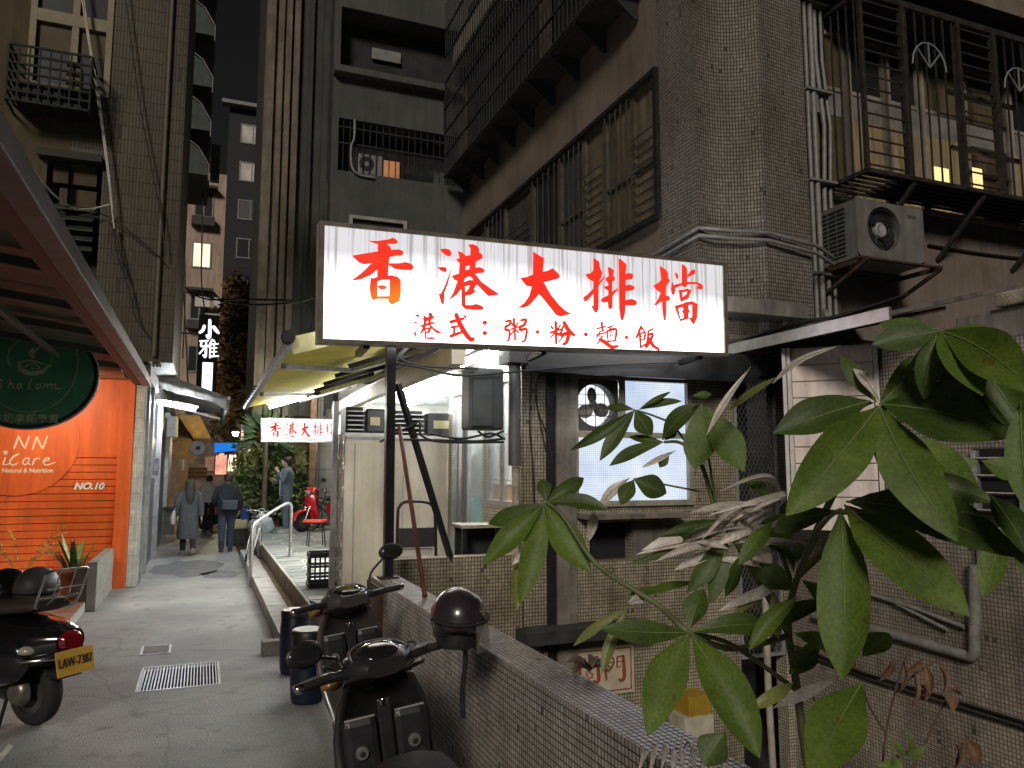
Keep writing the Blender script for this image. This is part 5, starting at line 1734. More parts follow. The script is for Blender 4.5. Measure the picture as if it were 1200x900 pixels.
# post, stays and boxes under the sign's left end
post = thing('sign_post', 'dark steel post holding up the left end of the lit sign', 'post', (1.47, 6.5, .9))
pb = at(455, 662, Y=6.45)
pt = at(461, 405, Y=6.2)
MB().bar((pb.x, 6.45, .9), pt + Vector((0, .1, .08)), .075, .075).build('pole', black_metal, post)
m = MB()
m.bar(pt + Vector((0, .1, 0)), pt + Vector((.35, .15, .12)), .03)
m.bar(pt + Vector((.02, .1, -.12)), pt + Vector((.25, .15, .12)), .03)
m.build('bracket', black_metal, post)
MB().box(pb.x - .08, pb.x + .08, 6.38, 6.52, .9, .915).build('foot', rust_iron, post)
stay = thing('leaning_stays', 'pair of dark iron stays leaning from the sign post to the low tiled wall', 'post', at(500, 620, Y=6.9))
MB().bar(at(466, 450, Y=6.5), at(531, 664, Y=6.9), .045).build('stay', black_metal, stay)
rs = thing('rusty_stay', 'thin red brown iron rod leaning on the parapet top behind the helmet', 'rod', at(498, 698, Z=.9))
e_ = at(498, 699, Z=.905)
MB().tube([at(468, 500, Y=6.45), e_], .018, 8).build('rod', mat('redbrown_rod', (0.12, 0.035, 0.025), .5, var=.3), rs)
sbx = thing('switch_box', 'dark grey metal box mounted high between the fridges and the beige tiled wall', 'box', at(571, 470, Y=6.6))
p0, p1 = at(550, 503, Y=6.6), at(591, 432, Y=6.6)
MB().box(p0.x, p1.x, 6.6, 6.85, p0.z, p1.z).build('body', mat('box_grey', (0.045, 0.05, 0.05), .5, var=.2), sbx, bevel=.02)
MB().box(p0.x + .03, p1.x - .12, 6.585, 6.598, p0.z + .03, p1.z - .03).build('lid', mat('box_grey2', (0.055, 0.06, 0.06), .5, var=.2), sbx, bevel=.005)
bc = thing('sign_cables', 'black cables slung beneath the lit sign between the post and the switch box', 'cables', at(560, 450, Y=6.6))
for pp in ([(463, 425), (500, 432), (540, 440), (600, 436), (700, 428), (800, 424)], [(470, 515), (520, 516), (560, 517), (592, 514)], [(505, 508), (540, 514), (575, 508), (590, 514)], [(465, 418), (490, 428), (560, 432)], [(560, 505), (572, 512), (590, 505)], [(445, 518), (480, 500), (492, 495), (494, 510), (520, 518), (590, 518)]):
    MB().tube(smooth_path([at(x, y, Y=6.55) for x, y in pp]), .011, 6).build('cable', cable, bc)

# ------------------------------------------------------------ yellow awning of the eatery
ya_ = thing('yellow_awning', 'yellow retractable awning with folding arms over the eatery terrace', 'awning', (1.4, 9.5, 3))
ycan = mat('yellow_canvas', (0.62, 0.54, 0.09), .75, var=.14, scale=2, streak=.12, trans=.3)
ycan2 = mat('yellow_valance', (0.40, 0.37, 0.17), .75, var=.2, scale=3, streak=.2)
YA0, YA1 = 6.35, 13.2
E0 = Vector((.62, YA0, 2.80)); E1 = Vector((2.75, YA0, 3.52))
m = MB()
nn = 10
for k in range(nn):
    t0, t1 = k / nn, (k + 1) / nn
    sg_ = lambda t: -.06 * math.sin(math.pi * t)
    p0, p1 = E0.lerp(E1, t0) + Vector((0, 0, sg_(t0))), E0.lerp(E1, t1) + Vector((0, 0, sg_(t1)))
    for j in range(4):
        d0, d1 = (YA1 - YA0) * j / 4, (YA1 - YA0) * (j + 1) / 4
        m.quad(p0 + Vector((0, d0, 0)), p1 + Vector((0, d0, 0)), p1 + Vector((0, d1, 0)), p0 + Vector((0, d1, 0)))
m.build('canvas', ycan, ya_)
m = MB()
m.prism([E0 + Vector((-.01, -.01, .06)), E0.lerp(E1, .4) + Vector((0, -.01, .03)), E0.lerp(E1, .4) + Vector((0, -.01, -.11)), E0 + Vector((.02, -.01, -.08))], (0, .008, 0))
m.build('end_valance', ycan2, ya_)
MB().bar(E0 + Vector((-.02, -.03, 0)), E0 + Vector((-.02, YA1 - YA0, 0)), .06).build('front_bar', alu, ya_)
MB().lathe(E0 + Vector((-.03, -.08, .05)), [(.05, 0), (.06, .02), (.05, .10)], (0, 1, 0), 12).build('end_cap', black_plastic, ya_)
for y0, y1 in ((7.4, 9.2), (10.3, 12.4)):
    el = Vector((1.6, y1, 2.98))
    MB().bar((.66, y0, 2.76), el, .05).bar(el, (2.5, y0 + .3, 3.18), .05).build('folding_arm', alu, ya_)
MB().box(2.36, 2.42, YA0 + .1, YA1, 3.22, 3.34).build('wall_rail', alu, ya_)
m = MB()
for k in range(9):
    y = 9.8 + k * .38
    m.tube([(.60, y, 2.82), (.53, y + .02, 2.80), (.50, y + .05, 2.74)], .012, 5)
m.build('hooks', dark_iron, ya_)

ut = thing('awning_lamp', 'long white tube lamp lit under the far end of the yellow awning', 'lamp', (1.6, 12.9, 3.0))
MB().tube([(.95, 12.9, 2.80), (2.1, 12.9, 3.17)], .03, 8).build('tube', glow('awning_lamp_glow', (0.98, 0.97, .90), 120), ut)
MB().bar((.9, 12.9, 2.85), (2.15, 12.9, 3.255), .07, .03).build('fitting', white_paint, ut)

# ------------------------------------------------------------ open eatery behind the fridges
et = thing('eatery', 'open fronted eatery with white ceiling and bright tubes on the raised terrace', 'building', (3.5, 11, .35))
cream_p = mat('cream_panel', (0.36, 0.31, 0.24), .6, var=.15, scale=2)
MB().box(2.16, 2.30, 6.95, 14.4, 2.80, 2.98).build('front_beam', cream_p, et)
MB().box(2.302, 2.85, 6.95, 9.42, 3.02, 3.08).box(2.302, 5.0, 9.425, 14.4, 3.02, 3.08).build('ceiling', mat('white_ceiling', (0.62, 0.66, 0.67), .5, var=.08), et)
MB().box(4.9, 5.0, 9.3, 14.4, .33, 3.015).build('side_wall', mat('pale_wall', (0.45, 0.45, 0.42), .7, var=.2), et)
MB().box(2.3, 5.0, 14.42, 14.5, .33, 3.4).build('end_wall', mat('pale_wall', (0.45, 0.45, 0.42), .7), et)
# red-brown corrugated roof seen beneath the awning, with dark struts
rr = mat('redbrown_roof', (0.20, 0.10, 0.07), .7, var=.25, scale=3)
m = MB()
for k in range(30):
    x0 = 1.25 + k * .035
    z0 = 3.08 + (k % 2) * .02
    m.quad((x0, 8.2, 3.02 + .33 * (x0 - 1.25)), (x0 + .035, 8.2, 3.02 + .33 * (x0 + .035 - 1.25)), (x0 + .035, 14.2, 3.02 + .33 * (x0 + .035 - 1.25)), (x0, 14.2, 3.02 + .33 * (x0 - 1.25)))
m.build('roof_sheet', rr, et)
for k in range(6):
    MB().bar((1.45, 8.5 + k * .95, 2.93), (2.28, 8.3 + k * .95, 3.2), .035, .05).build('strut', dark_iron, et)
tubes = []
tdef = [(2.62, 7.0), (2.62, 9.2), (2.62, 10.7), (2.62, 12.3), (3.4, 9.5), (3.4, 11.0), (3.4, 12.6), (4.2, 10.6), (3.7, 7.5)]
tl = thing('ceiling_tube', 'white fluorescent tube lit on the eatery ceiling', 'lamp', (0, 0, 0), 'tubes on the eatery ceiling')
ct = glow('ceiling_tube_glow', (0.95, 0.97, 0.95), 95)
MB().tube([(0, 0, -.06), (0, 1.2, -.06)], .03, 8).build('tube', ct, tl)
MB().box(-.05, .05, -.03, 1.23, -.025, -.0).build('fitting', white_paint, tl)
for i, (x, y) in enumerate(tdef):
    o = tl if i == 0 else copy_tree(tl)
    o.location = (x, y, 3.015 if i < 8 else 2.85)
    o['label'] = 'lit white ceiling tube of the eatery, %s' % ('nearest the viewer in the front row', 'second from the viewer in the front row', 'third from the viewer in the front row', 'farthest from the viewer in the front row', 'nearest the viewer in the inner row', 'middle one of the inner row', 'farthest one of the inner row', 'alone deepest inside', 'behind the glass door of the kitchen')[i]
# glazed partition and things inside, seen right of the fridges
cbx = thing('orange_cabinet', 'orange brown counter cabinet behind the glass door of the eatery', 'cabinet', (3.6, 8.8, .3))
MB().box(3.3, 4.3, 8.4, 9.2, .305, 1.62).build('body', mat('orange_wood', (0.50, 0.22, 0.06), .5, var=.2), cbx)
MB().box(3.28, 4.35, 8.36, 9.24, 1.622, 1.66).build('top', white_paint, cbx)
MB().box(3.35, 4.0, 8.5, 9.1, 1.662, 2.25).build('white_appliance', white_paint, cbx, bevel=.02)
MB().box(3.02, 3.26, 8.9, 9.25, .305, 1.45).build('teal_bin', mat('teal', (0.10, 0.32, 0.32), .5), cbx)

# fridges standing with their backs to the viewer
beige = mat('fridge_back', (0.44, 0.385, 0.30), .5, var=.12, scale=2, streak=.18)
def fridge(name, label, x0, x1, y, h, side):
    f = thing(name, label, 'refrigerator', ((x0 + x1) / 2, y, .33))
    MB().box(x0, x1, y, y + .75, .36, h).build('cabinet', beige, f, bevel=.012)
    MB().box(x0 - .014, x0 - .002, y + .01, y + .74, .38, h + .02).build('side_skin', side, f)
    MB().box(x0 + .02, x1 - .07, y - .008, y - .001, h - .05, h - .02).build('top_seam', grey_paint, f)
    MB().box(x1 - .05, x1 + .004, y - .02, y - .001, .37, h - .0).build('edge_trim', mat('rose_steel', (0.50, 0.40, 0.33), .4, metal=.4, var=.2), f)
    MB().box(x0 + .12, x0 + .13, y - .006, y - .001, .5, h - .1).build('panel_seam', grey_paint, f)
    fx0_, fx1__ = x0 + .01, x1 - .03
    fm_ = MB().box(fx0_, fx1__, y + .05, y + .6, h + .002, h + .03)
    fm_.build('deck', steel, f)
    for k in range(5):
        z = h + .06 + k * .055
        MB().box(fx0_ + .03, fx0_ + (fx1__ - fx0_) * .45, y + .03, y + .12, z, z + .012).build('condenser_fin', alu, f)
    MB().box(fx0_ + .02, fx0_ + (fx1__ - fx0_) * .45, y + .125, y + .5, h + .032, h + .34).build('condenser_core', dark_iron, f)
    m_ = MB().box(fx0_ + (fx1__ - fx0_) * .5, fx1__, y + .05, y + .45, h + .032, h + .32)
    m_.build('compressor_box', black_metal, f, bevel=.02)
    MB().box(fx0_ + (fx1__ - fx0_) * .6, fx1__ - .08, y + .04, y + .048, h + .12, h + .22).build('rating_plate', mat('plate_yellow', (0.4, 0.36, 0.2), .5), f)
    MB().box(fx1__ + .002, x1, y + .05, y + .7, h + .002, h + .36).build('cowl', alu, f, bevel=.01)
    return f
FY_ = 9.1
fa0, fa1 = at(402, 600, Y=FY_).x, at(455, 600, Y=FY_).x
fb0, fb1 = at(460, 600, Y=FY_ + .22).x, at(541, 600, Y=FY_ + .22).x
foil = mat('crinkled_foil', (0.62, 0.58, 0.52), .25, metal=.8, var=.35, scale=9, bump=.9, bscale=14)
fridge('fridge', 'beige backed refrigerator with crinkled shiny side nearest the alley', fa0, fa1, FY_, at(430, 510, Y=FY_).z, foil)
fridge('fridge', 'wider beige backed refrigerator standing right behind the sign post', fb0, fb1, FY_ + .22, at(500, 513, Y=FY_ + .22).z, beige)
MB().box(fa0 - .09, fa0 - .03, FY_ + .3, FY_ + .38, .34, 2.62).build('x', alu).name = 'steel_post'
tag(bpy.data.objects['steel_post'], 'slim bright steel post at the alley side of the refrigerators', 'post')
cl = thing('dark_curtain', 'dark hanging cloth between the wide refrigerator and the glass door', 'curtain', at(543, 540, Y=9.0))
m = MB()
cx = [at(540 + 2 * k, 540, Y=9.0).x for k in range(5)]
for k in range(4):
    y0, y1 = 8.98 + .03 * (k % 2), 8.98 + .03 * ((k + 1) % 2)
    m.quad((cx[k], y0, 1.1), (cx[k + 1], y1, 1.1), (cx[k + 1] + .01, y1, 2.4), (cx[k] + .01, y0, 2.4))
m.build('cloth', black_metal, cl)

# folding step ladder behind the low wall
sl = thing('step_ladder', 'black folding step ladder with curved handle behind the low tiled wall', 'ladder', at(487, 660, Y=7.6))
def sp_(x, y): return at(x, y, Y=7.6)
MB().tube(smooth_path([sp_(465, 668), sp_(466, 605), sp_(468, 594), sp_(476, 588), sp_(498, 588), sp_(507, 593), sp_(510, 604), sp_(511, 668)], 4), .017, 7).build('handle_frame', black_metal, sl)
for y0, y1 in ((618, 642), (655, 668)):
    a, b = sp_(468, y1), sp_(509, y0)
    MB().box(a.x, b.x, 7.58, 7.66, a.z, b.z).build('tread', mat('ladder_tread', (0.03, 0.03, 0.032), .5), sl)
a, b = sp_(470, 652), sp_(508, 642)
MB().box(a.x, b.x, 7.62, 7.64, a.z, b.z).build('white_strip', white_paint, sl)
tb_ = thing('dark_side_table', 'dark side table with pale top beneath the switch box behind the low wall', 'table', at(565, 650, Y=7.3))
a, b = at(541, 628, Y=7.3), at(596, 623, Y=7.3)
MB().box(a.x, b.x, 7.3, 7.7, 1.22, 1.25).build('top', mat('table_top', (0.28, 0.25, 0.2), .6), tb_)
for x in (a.x + .02, b.x - .06):
    MB().box(x, x + .04, 7.33, 7.37, -.2, 1.218).build('leg', black_metal, tb_)
MB().box(a.x + .03, b.x - .03, 7.6, 7.62, .9, 1.215).build('back_panel', dk, tb_)
tfloor = MB().box(1.6, 2.855, 7.03, 9.0, -.1, .30)
tag(tfloor.build('terrace_floor', kerbstone), kind='structure')

# handrail, crate, barrels
hr = thing('handrail', 'bent steel tube handrail beside the kerb steps', 'handrail', (.8, 13, 0))
MB().tube(smooth_path([(.74, 12.75, .0), (.745, 12.75, .55), (.75, 12.78, .86), (.80, 12.85, .96), (1.0, 13.1, 1.08), (1.28, 13.4, 1.22), (1.38, 13.5, 1.22), (1.41, 13.54, 1.12), (1.41, 13.55, .7), (1.41, 13.55, .345)], 5), .026, 10).build('tube', steel, hr)
MB().lathe((.74, 12.75, 0), [(.06, 0), (.06, .012)], n=14).build('base_flange', steel, hr)
MB().lathe((1.41, 13.55, .352), [(.06, 0), (.06, .012)], n=14).build('base_flange', steel, hr)
cr = thing('black_crate', 'black slatted plastic crate on the platform edge by the refrigerators', 'crate', at(370, 690, Z=.35))
p0 = at(362, 690, Z=.35)
cx_, cy_, cw_ = p0.x, p0.y, .32
crm = mat('crate_plastic', (0.03, 0.03, 0.032), .45, var=.2)
for k in range(4):
    z = .355 + k * .12
    for a_ in ((cx_, cx_ + cw_, cy_, cy_ + .012), (cx_, cx_ + cw_, cy_ + cw_ - .012, cy_ + cw_), (cx_, cx_ + .012, cy_ + .013, cy_ + cw_ - .013), (cx_ + cw_ - .012, cx_ + cw_, cy_ + .013, cy_ + cw_ - .013)):
        MB().box(*a_, z, z + (.06 if k in (0, 3) else .028)).build('rail', crm, cr)
for k in range(6):
    u = (cw_ - .02) * k / 5
    MB().box(cx_ + u, cx_ + u + .02, cy_ + .0125, cy_ + .02, .36, .76).build('slat', crm, cr)
    MB().box(cx_ + .0125, cx_ + .02, cy_ + u, cy_ + u + .02, .36, .76).build('slat', crm, cr)
MB().box(cx_ + .02, cx_ + cw_ - .02, cy_ + .02, cy_ + cw_ - .02, .352, .37).build('base', crm, cr)
def barrel(name, label, px, py, ztop, r):
    c_ = at(px, py, Z=ztop)
    b = thing(name, label, 'barrel', (c_.x, c_.y, 0))
    MB().lathe((c_.x, c_.y, 0), [(r * .86, .004), (r * .95, .05), (r, ztop * .35), (r, ztop * .65), (r * .93, ztop * .88), (r * .9, ztop - .06)], n=24).build('body', mat('navy_plastic', (0.006, 0.009, 0.026), .4, var=.25, scale=5), b)
    MB().lathe((c_.x, c_.y, ztop - .06), [(r * .97, 0), (r * .97, .05), (r * .93, .055)], n=24).build('lid_ring', black_plastic, b)
    MB().lathe((c_.x, c_.y, ztop - .004), [(r * .90, 0), (r * .88, .006)], n=24).build('lid', mat('lid_%d' % px, (0.36, 0.28, 0.24) if px < 352 else (0.05, 0.05, 0.06), .45, var=.3), b)
barrel('blue_barrel', 'blue plastic barrel with pale lid at the end of the kerb step', 347, 714, .55, .135)
barrel('blue_barrel', 'blue plastic barrel with dark lid nearest the parked scooters', 362, 737, .55, .135)

# ------------------------------------------------------------ second lit sign deeper in the alley
Y2 = 15.4
q0, q1, q2, q3 = at(306.5, 491, Y=Y2), at(400, 492, Y=Y2), at(400, 517, Y=Y2), at(306.5, 516.5, Y=Y2)
ss = thing('small_lit_sign', 'small white lightbox sign with red brush characters hung beyond the refrigerators', 'sign', q0)
MB().prism([q0 + Vector((0, .01, .02)), q1 + Vector((0, .01, .02)), q2 + Vector((0, .01, -.02)), q3 + Vector((0, .01, -.02))], (0, .2, 0)).build('case', steel, ss)
MB().quad(q0 + Vector((0, .215, 0)), q3 + Vector((0, .215, 0)), q2 + Vector((0, .215, 0)), q1 + Vector((0, .215, 0))).build('rear_face', lit_face('small_sign_rear_added_glow', 4.0, False), ss)  # unseen rear glow added to light the shrub and terrace behind
MB().quad(q0 + Vector((.01, 0, 0)), q1, q2, q3 + Vector((.01, 0, 0))).build('face', lit_face('small_sign_glow', 1.6, False), ss)
def small3(x, y, l):
    u, v = (x - 374) / 478, (y - (262 + (x - 374) * .10)) / (100 - (x - 374) * .02)
    a = q0.lerp(q1, .02 + u * .95)
    b = q3.lerp(q2, .02 + u * .95)
    return a.lerp(b, .06 + v * .88) + Vector((0, -.004 - .0004 * l, 0))
sign_letters(small3, red_glow('red_small_sign', .85, False), ss)
m = MB()
for t in (.2, .9):
    p = q0.lerp(q1, t)
    m.bar(p + Vector((0, .1, .02)), p + Vector((0, .1, .6)), .03)
m.build('hanger', black_metal, ss)

# ------------------------------------------------------------ planting on the terrace
def leaf_cloud(mb, c, rad, n, size, rng):
    for _ in range(n):
        d = Vector((rng.gauss(0, 1), rng.gauss(0, 1), rng.gauss(0, 1))).normalized()
        r = rng.random() ** .45
        p = c + Vector((d.x * rad[0], d.y * rad[1], d.z * rad[2])) * r
        t = Vector((rng.gauss(0, 1), rng.gauss(0, 1) - .4, rng.gauss(0, .6) - .3)).normalized()
        L = size * rng.uniform(.6, 1.3)
        s = t.cross(Vector((rng.gauss(0, 1), rng.gauss(0, 1), rng.gauss(0, 1)))).normalized() * L * .28
        mb.add([p, p + t * L * .5 + s, p + t * L, p + t * L * .5 - s], [(0, 1, 2), (0, 2, 3)])
rng = random.Random(3)
g1 = mat('shrub_leaf', (0.13, 0.20, 0.05), .5, var=.45, scale=3, trans=.2)
g2 = mat('pale_shrub_leaf', (0.42, 0.46, 0.18), .5, var=.35, scale=3, trans=.2)
g3 = mat('dark_shrub_leaf', (0.03, 0.055, 0.02), .5, var=.4, scale=3, trans=.15)
barkm = mat('bark', (0.10, 0.075, 0.05), .85, var=.4, scale=12, bump=.4)
def shrub(name, label, cpx, cpy, Y, rad, n, size, mats, clumps, base_z=.34, cat='shrub'):
    c = at(cpx, cpy, Y=Y)
    t = thing(name, label, cat, (c.x, c.y, base_z))
    tr = MB()
    for k in range(5):
        e = c + Vector((rng.uniform(-.6, .6) * rad[0], rng.uniform(-.4, .4) * rad[1], rng.uniform(-.2, .5) * rad[2]))
        b = Vector((c.x + rng.uniform(-.15, .15), c.y + rng.uniform(-.15, .15), base_z))
        tr.tube([b, b.lerp(e, .5) + Vector((rng.uniform(-.1, .1), 0, .1)), e], [.035, .022, .008], 6)
    tr.build('trunk', barkm, t)
    for mi, mm in enumerate(mats):
        mb = MB()
        for k in range(clumps):
            cc = c + Vector((rng.uniform(-.75, .75) * rad[0], rng.uniform(-.6, .6) * rad[1], rng.uniform(-.8, .8) * rad[2]))
            leaf_cloud(mb, cc, (rad[0] * .42, rad[1] * .42, rad[2] * .36), n // clumps, size, rng)
        tag(mb.build('crown', mm, t), kind='stuff')
    return t
shrub('variegated_shrub', 'big variegated leafy shrub beside the man on the raised platform', 318, 560, 21.5, (.95, .8, 1.25), 1500, .17, [g1, g2, g3], 12)
shrub('terrace_shrub', 'darker green shrub behind the parked bicycles on the terrace', 362, 570, 22.5, (.7, .6, 1.0), 900, .17, [g3, g1], 8)
pl = thing('fan_palm', 'spiky green palm fronds behind the left end of the small lit sign', 'palm', at(312, 520, Y=20))
pm = mat('palm_frond', (0.05, 0.11, 0.035), .45, var=.4, scale=4)
pc = at(312, 512, Y=20)
MB().tube([Vector((pc.x, pc.y, .34)), pc], [.07, .05], 8).build('trunk', barkm, pl)
for k in range(11):
    a = R(-20 + 22 * k)
    d = Vector((math.cos(a), rng.uniform(-.5, .3), math.sin(a))).normalized()
    mb = MB()
    tip = pc + d * .75
    for j in range(12):
        f = j / 11
        dd = (d + Vector((rng.uniform(-.4, .4), rng.uniform(-.4, .4), rng.uniform(-.4, .4))) * .7).normalized()
        st0 = pc + d * .25
        s = dd.cross(Vector((0, 1, 0))).normalized() * .022
        en = st0 + dd * rng.uniform(.35, .6)
        mb.add([st0, st0.lerp(en, .5) + s, en, st0.lerp(en, .5) - s], [(0, 1, 2, 3)])
    mb.tube([pc, pc + d * .25], .008, 4)
    mb.build('frond', pm, pl)
# brown tree beyond
bt_ = shrub('street_tree', 'tall brownish street tree far down the alley before the dark tower', 283, 425, 40, (1.5, 2.0, 4.0), 5200, .38,
            [mat('brown_foliage', (0.15, 0.09, 0.04), .7, var=.5, scale=1.2), mat('dark_foliage', (0.06, 0.05, 0.025), .7, var=.5, scale=1.2), mat('rust_foliage', (0.22, 0.12, 0.05), .7, var=.5, scale=1.2)], 26, 0, 'tree')
# plain wall, timber post on the terrace
wp = thing('terrace_pillar', 'pale yellow rendered pillar behind the shrub under the small sign', 'pillar', at(350, 560, Y=21))
a, b = at(345, 600, Y=23.6), at(358, 600, Y=23.6)
MB().box(a.x, b.x, 23.6, 23.9, .34, 4.2).build('shaft', mat('pale_yellow_render', (0.38, 0.34, 0.18), .8, var=.3), wp)
tp2 = thing('timber_post', 'dark timber post left of the grey tiled wall on the terrace', 'post', at(365, 560, Y=20))
a, b = at(361, 600, Y=20), at(368, 600, Y=20)
MB().box(a.x, b.x, 20, 20.15, .34, 4.2).build('shaft', wood, tp2)
gw = thing('grey_tiled_wall', 'grey tiled wall at the back of the terrace behind the bicycles', 'wall', at(378, 560, Y=20.5))
a = at(369.5, 600, Y=20.5)
MB().box(a.x, 5, 20.5, 20.8, .34, 4.2).build('face', tile('terrace_tile', (0.34, 0.34, 0.32), (0.30, 0.30, 0.28), (0.15, 0.15, 0.14), .4, .6, .012, .5, .5, .3), gw)

# ------------------------------------------------------------ shops and lights at the far end
def boxthing(name, label, cat, x0px, x1px, y0px, y1px, Y, d, m_, part='body', extra=None):
    a, b = at(x0px, y1px, Y=Y), at(x1px, y0px, Y=Y)
    t = thing(name, label, cat, ((a.x + b.x) / 2, Y, max(0, a.z)))
    MB().box(a.x, b.x, Y, Y + d, a.z, b.z).build(part, m_, t)
    if extra:
        extra(t, a, b)
    return t
tan = mat('tan_canvas', (0.42, 0.30, 0.12), .8, var=.2, trans=.25)
tana = thing('tan_awning', 'tan canvas shop awning beneath the grey awning on the left', 'awning', at(225, 510, Y=27))
m = MB()
a, b, c_, d_ = at(222, 487, Y=29), at(236, 489, Y=29), at(246, 511, Y=27), at(226, 512, Y=27)
m.prism([at(208, 486, Y=26), at(234, 487, Y=26), at(247, 513, Y=26), at(226, 514, Y=26)], (0, 2.5, 0.05))
m.build('canvas', tan, tana)
m = MB().prism([at(226, 514, Y=25.99), at(247, 513, Y=25.99), at(243, 519, Y=25.99), at(227, 518, Y=25.99)], (0, .03, 0))
m.build('valance', mat('tan_valance', (0.28, 0.17, 0.07), .8), tana)
brn = thing('brown_canvas', 'brown hanging canvas screen behind the tan shop awning', 'screen', at(215, 520, Y=28))
m = MB().prism([at(203, 487, Y=27.9), at(222, 488, Y=27.9), at(229, 538, Y=27.9), at(206, 540, Y=27.9)], (0, .05, 0))
m.build('canvas', mat('brown_canvas', (0.16, 0.12, 0.07), .8), brn)
boxthing('bracket_sign', 'grey box sign with yellow edge projecting by the left shopfronts', 'sign', 195, 206, 488, 512, 19, .3, grey_paint,
         extra=lambda t, a, b: MB().box(b.x + .002, b.x + .05, 19, 19.3, a.z, b.z).build('yellow_edge', mat('yellow_edge', (0.5, 0.4, 0.1), .5), t))
boxthing('wooden_board', 'orange brown upright wooden board leaning by the left shops', 'board', 208, 221, 537, 580, 24, .08, mat('orange_board', (0.45, 0.22, 0.06), .5, var=.2),
         extra=lambda t, a, b: MB().box((a.x + b.x) / 2 - .04, (a.x + b.x) / 2 + .02, 23.985, 23.998, a.z + .7, a.z + 1.0).build('notice', white_paint, t))
boxthing('rubbish_bin', 'dark grey lidded rubbish bin standing against the left shopfronts', 'bin', 191, 205, 598, 627, 21.5, .5, mat('bin_grey', (0.09, 0.09, 0.085), .6, var=.3),
         extra=lambda t, a, b: MB().box(a.x - .03, b.x + .03, 21.46, 22.04, b.z + .002, b.z + .08).build('lid', black_plastic, t))
boxthing('cardboard_box', 'brown cardboard box beside the rubbish bin on the left', 'box', 205.5, 210, 610, 627, 22, .4, mat('cardboard', (0.35, 0.22, 0.11), .8, var=.2),
         extra=lambda t, a, b: MB().box(a.x + .01, b.x - .01, 21.99, 21.998, (a.z + b.z) / 2 - .02, (a.z + b.z) / 2 + .02).build('tape', tan, t))
boxthing('wooden_shelf_stall', 'wooden shelf stall with goods at the left end of the alley', 'stall', 218, 243, 548, 562, 30, .8, wood,
         extra=lambda t, a, b: [MB().box(a.x, b.x, 29.9, 29.99, a.z + (b.z - a.z) * k / 3, a.z + (b.z - a.z) * k / 3 + .06).build('shelf', mat('shelf_wood', (.3, .18, .09), .6), t) for k in range(3)])
fn = thing('wall_fan', 'round wall fan with pale guard hanging at the tan awning', 'fan', at(232, 524, Y=25.5))
c_ = at(232, 525, Y=25.5)
MB().lathe(c_, [(.22, 0), (.24, .03), (.2, .1), (.06, .14)], (0, 1, 0), 18).build('guard', mat('fan_guard', (0.5, 0.5, 0.5), .4), fn)
MB().lathe(c_ + Vector((0, -.01, 0)), [(.07, 0), (.05, -.03)], (0, 1, 0), 12).build('hub', black_plastic, fn)
MB().bar(c_ + Vector((0, .1, 0)), c_ + Vector((-.3, .3, .5)), .04).build('arm', black_plastic, fn)
blt = thing('blue_banner', 'bright blue banner over the warm lit shop at the end of the alley', 'banner', at(265, 523, Y=38))
a, b = at(251, 530.5, Y=38), at(281, 519, Y=38)
MB().prism([(a.x, 38, a.z), (b.x - .15, 38, a.z + .1), (b.x, 38, b.z), (a.x, 38, b.z - .02)], (0, .05, 0)).build('cloth', glow('blue_banner_glow', (0.02, 0.20, 0.75), .75, .2, 2), blt)
es = thing('end_shop', 'warm lit shop with red and orange posters at the end of the alley', 'shop front', at(268, 560, Y=42))
a, b = at(236, 600, Y=42), at(300, 500, Y=42)
MB().box(a.x - 6, b.x + 6, 42.3, 50, 0, 4.6).build('wall', mat('end_wall', (0.12, 0.09, 0.07), .8, var=.4), es)
for (x0, x1, y0, y1, c3, s_) in ((252, 266, 531, 556, (1.0, .38, .28), .6), (267, 277, 533, 552, (1.0, .75, .45), 1.4), (278, 285, 528, 560, (.9, .35, .3), .7), (240, 251, 535, 552, (.35, .2, .12), .3), (286, 294, 520, 530, (.9, .8, .55), 1.0)):
    p, q = at(x0, y1, Y=42.2), at(x1, y0, Y=42.2)
    MB().box(p.x, q.x, 42.2, 42.25, p.z, q.z).build('lit_panel', glow('end_glow_%d' % x0, c3, s_ * 1.8, .55, 2.2), es)
ps_ = thing('pink_sign', 'slim pink vertical sign glowing at the end of the alley', 'sign', at(284, 508, Y=36))
a, b = at(282, 521, Y=36), at(286, 498, Y=36)
MB().box(a.x, b.x, 36, 36.2, a.z, b.z).build('box', white_paint, ps_)
MB().box(a.x + .02, b.x - .02, 35.98, 35.998, a.z + .03, b.z - .03).build('face', glow('pink_glow', (1.0, .45, .55), 1.2, .4, 3), ps_)
blb = thing('street_bulb', 'bright warm street lamp bulb hanging at the end of the alley', 'lamp', at(276, 508, Y=33))
c_ = at(276, 508, Y=33)
MB().ball(c_, .10, .10, .11).build('bulb', glow('bulb_glow', (1.0, .82, .45), 900), blb)
MB().lathe(c_ + Vector((0, 0, .06)), [(.16, 0), (.05, .12), (.03, .2)], n=14).build('shade', grey_paint, blb)
MB().tube([c_ + Vector((0, 0, .2)), c_ + Vector((-.4, .1, .9))], .015, 5).build('arm', black_metal, blb)
gt = thing('green_tarp', 'green tarpaulin hung behind the shrub at the end of the terrace', 'tarpaulin', at(290, 545, Y=27))
m = MB()
for k in range(6):
    p, q = at(281 + 3.6 * k, 536 + (k % 2), Y=27 + .06 * (k % 2)), at(281 + 3.6 * (k + 1), 536 + ((k + 1) % 2), Y=27 + .06 * ((k + 1) % 2))
    r_, s_ = at(281 + 3.6 * (k + 1), 566, Y=27 + .06 * ((k + 1) % 2)), at(281 + 3.6 * k, 566, Y=27 + .06 * (k % 2))
    m.quad(p, q, r_, s_)
m.build('sheet', mat('green_tarp', (0.02, 0.16, 0.07), .6, var=.3), gt)
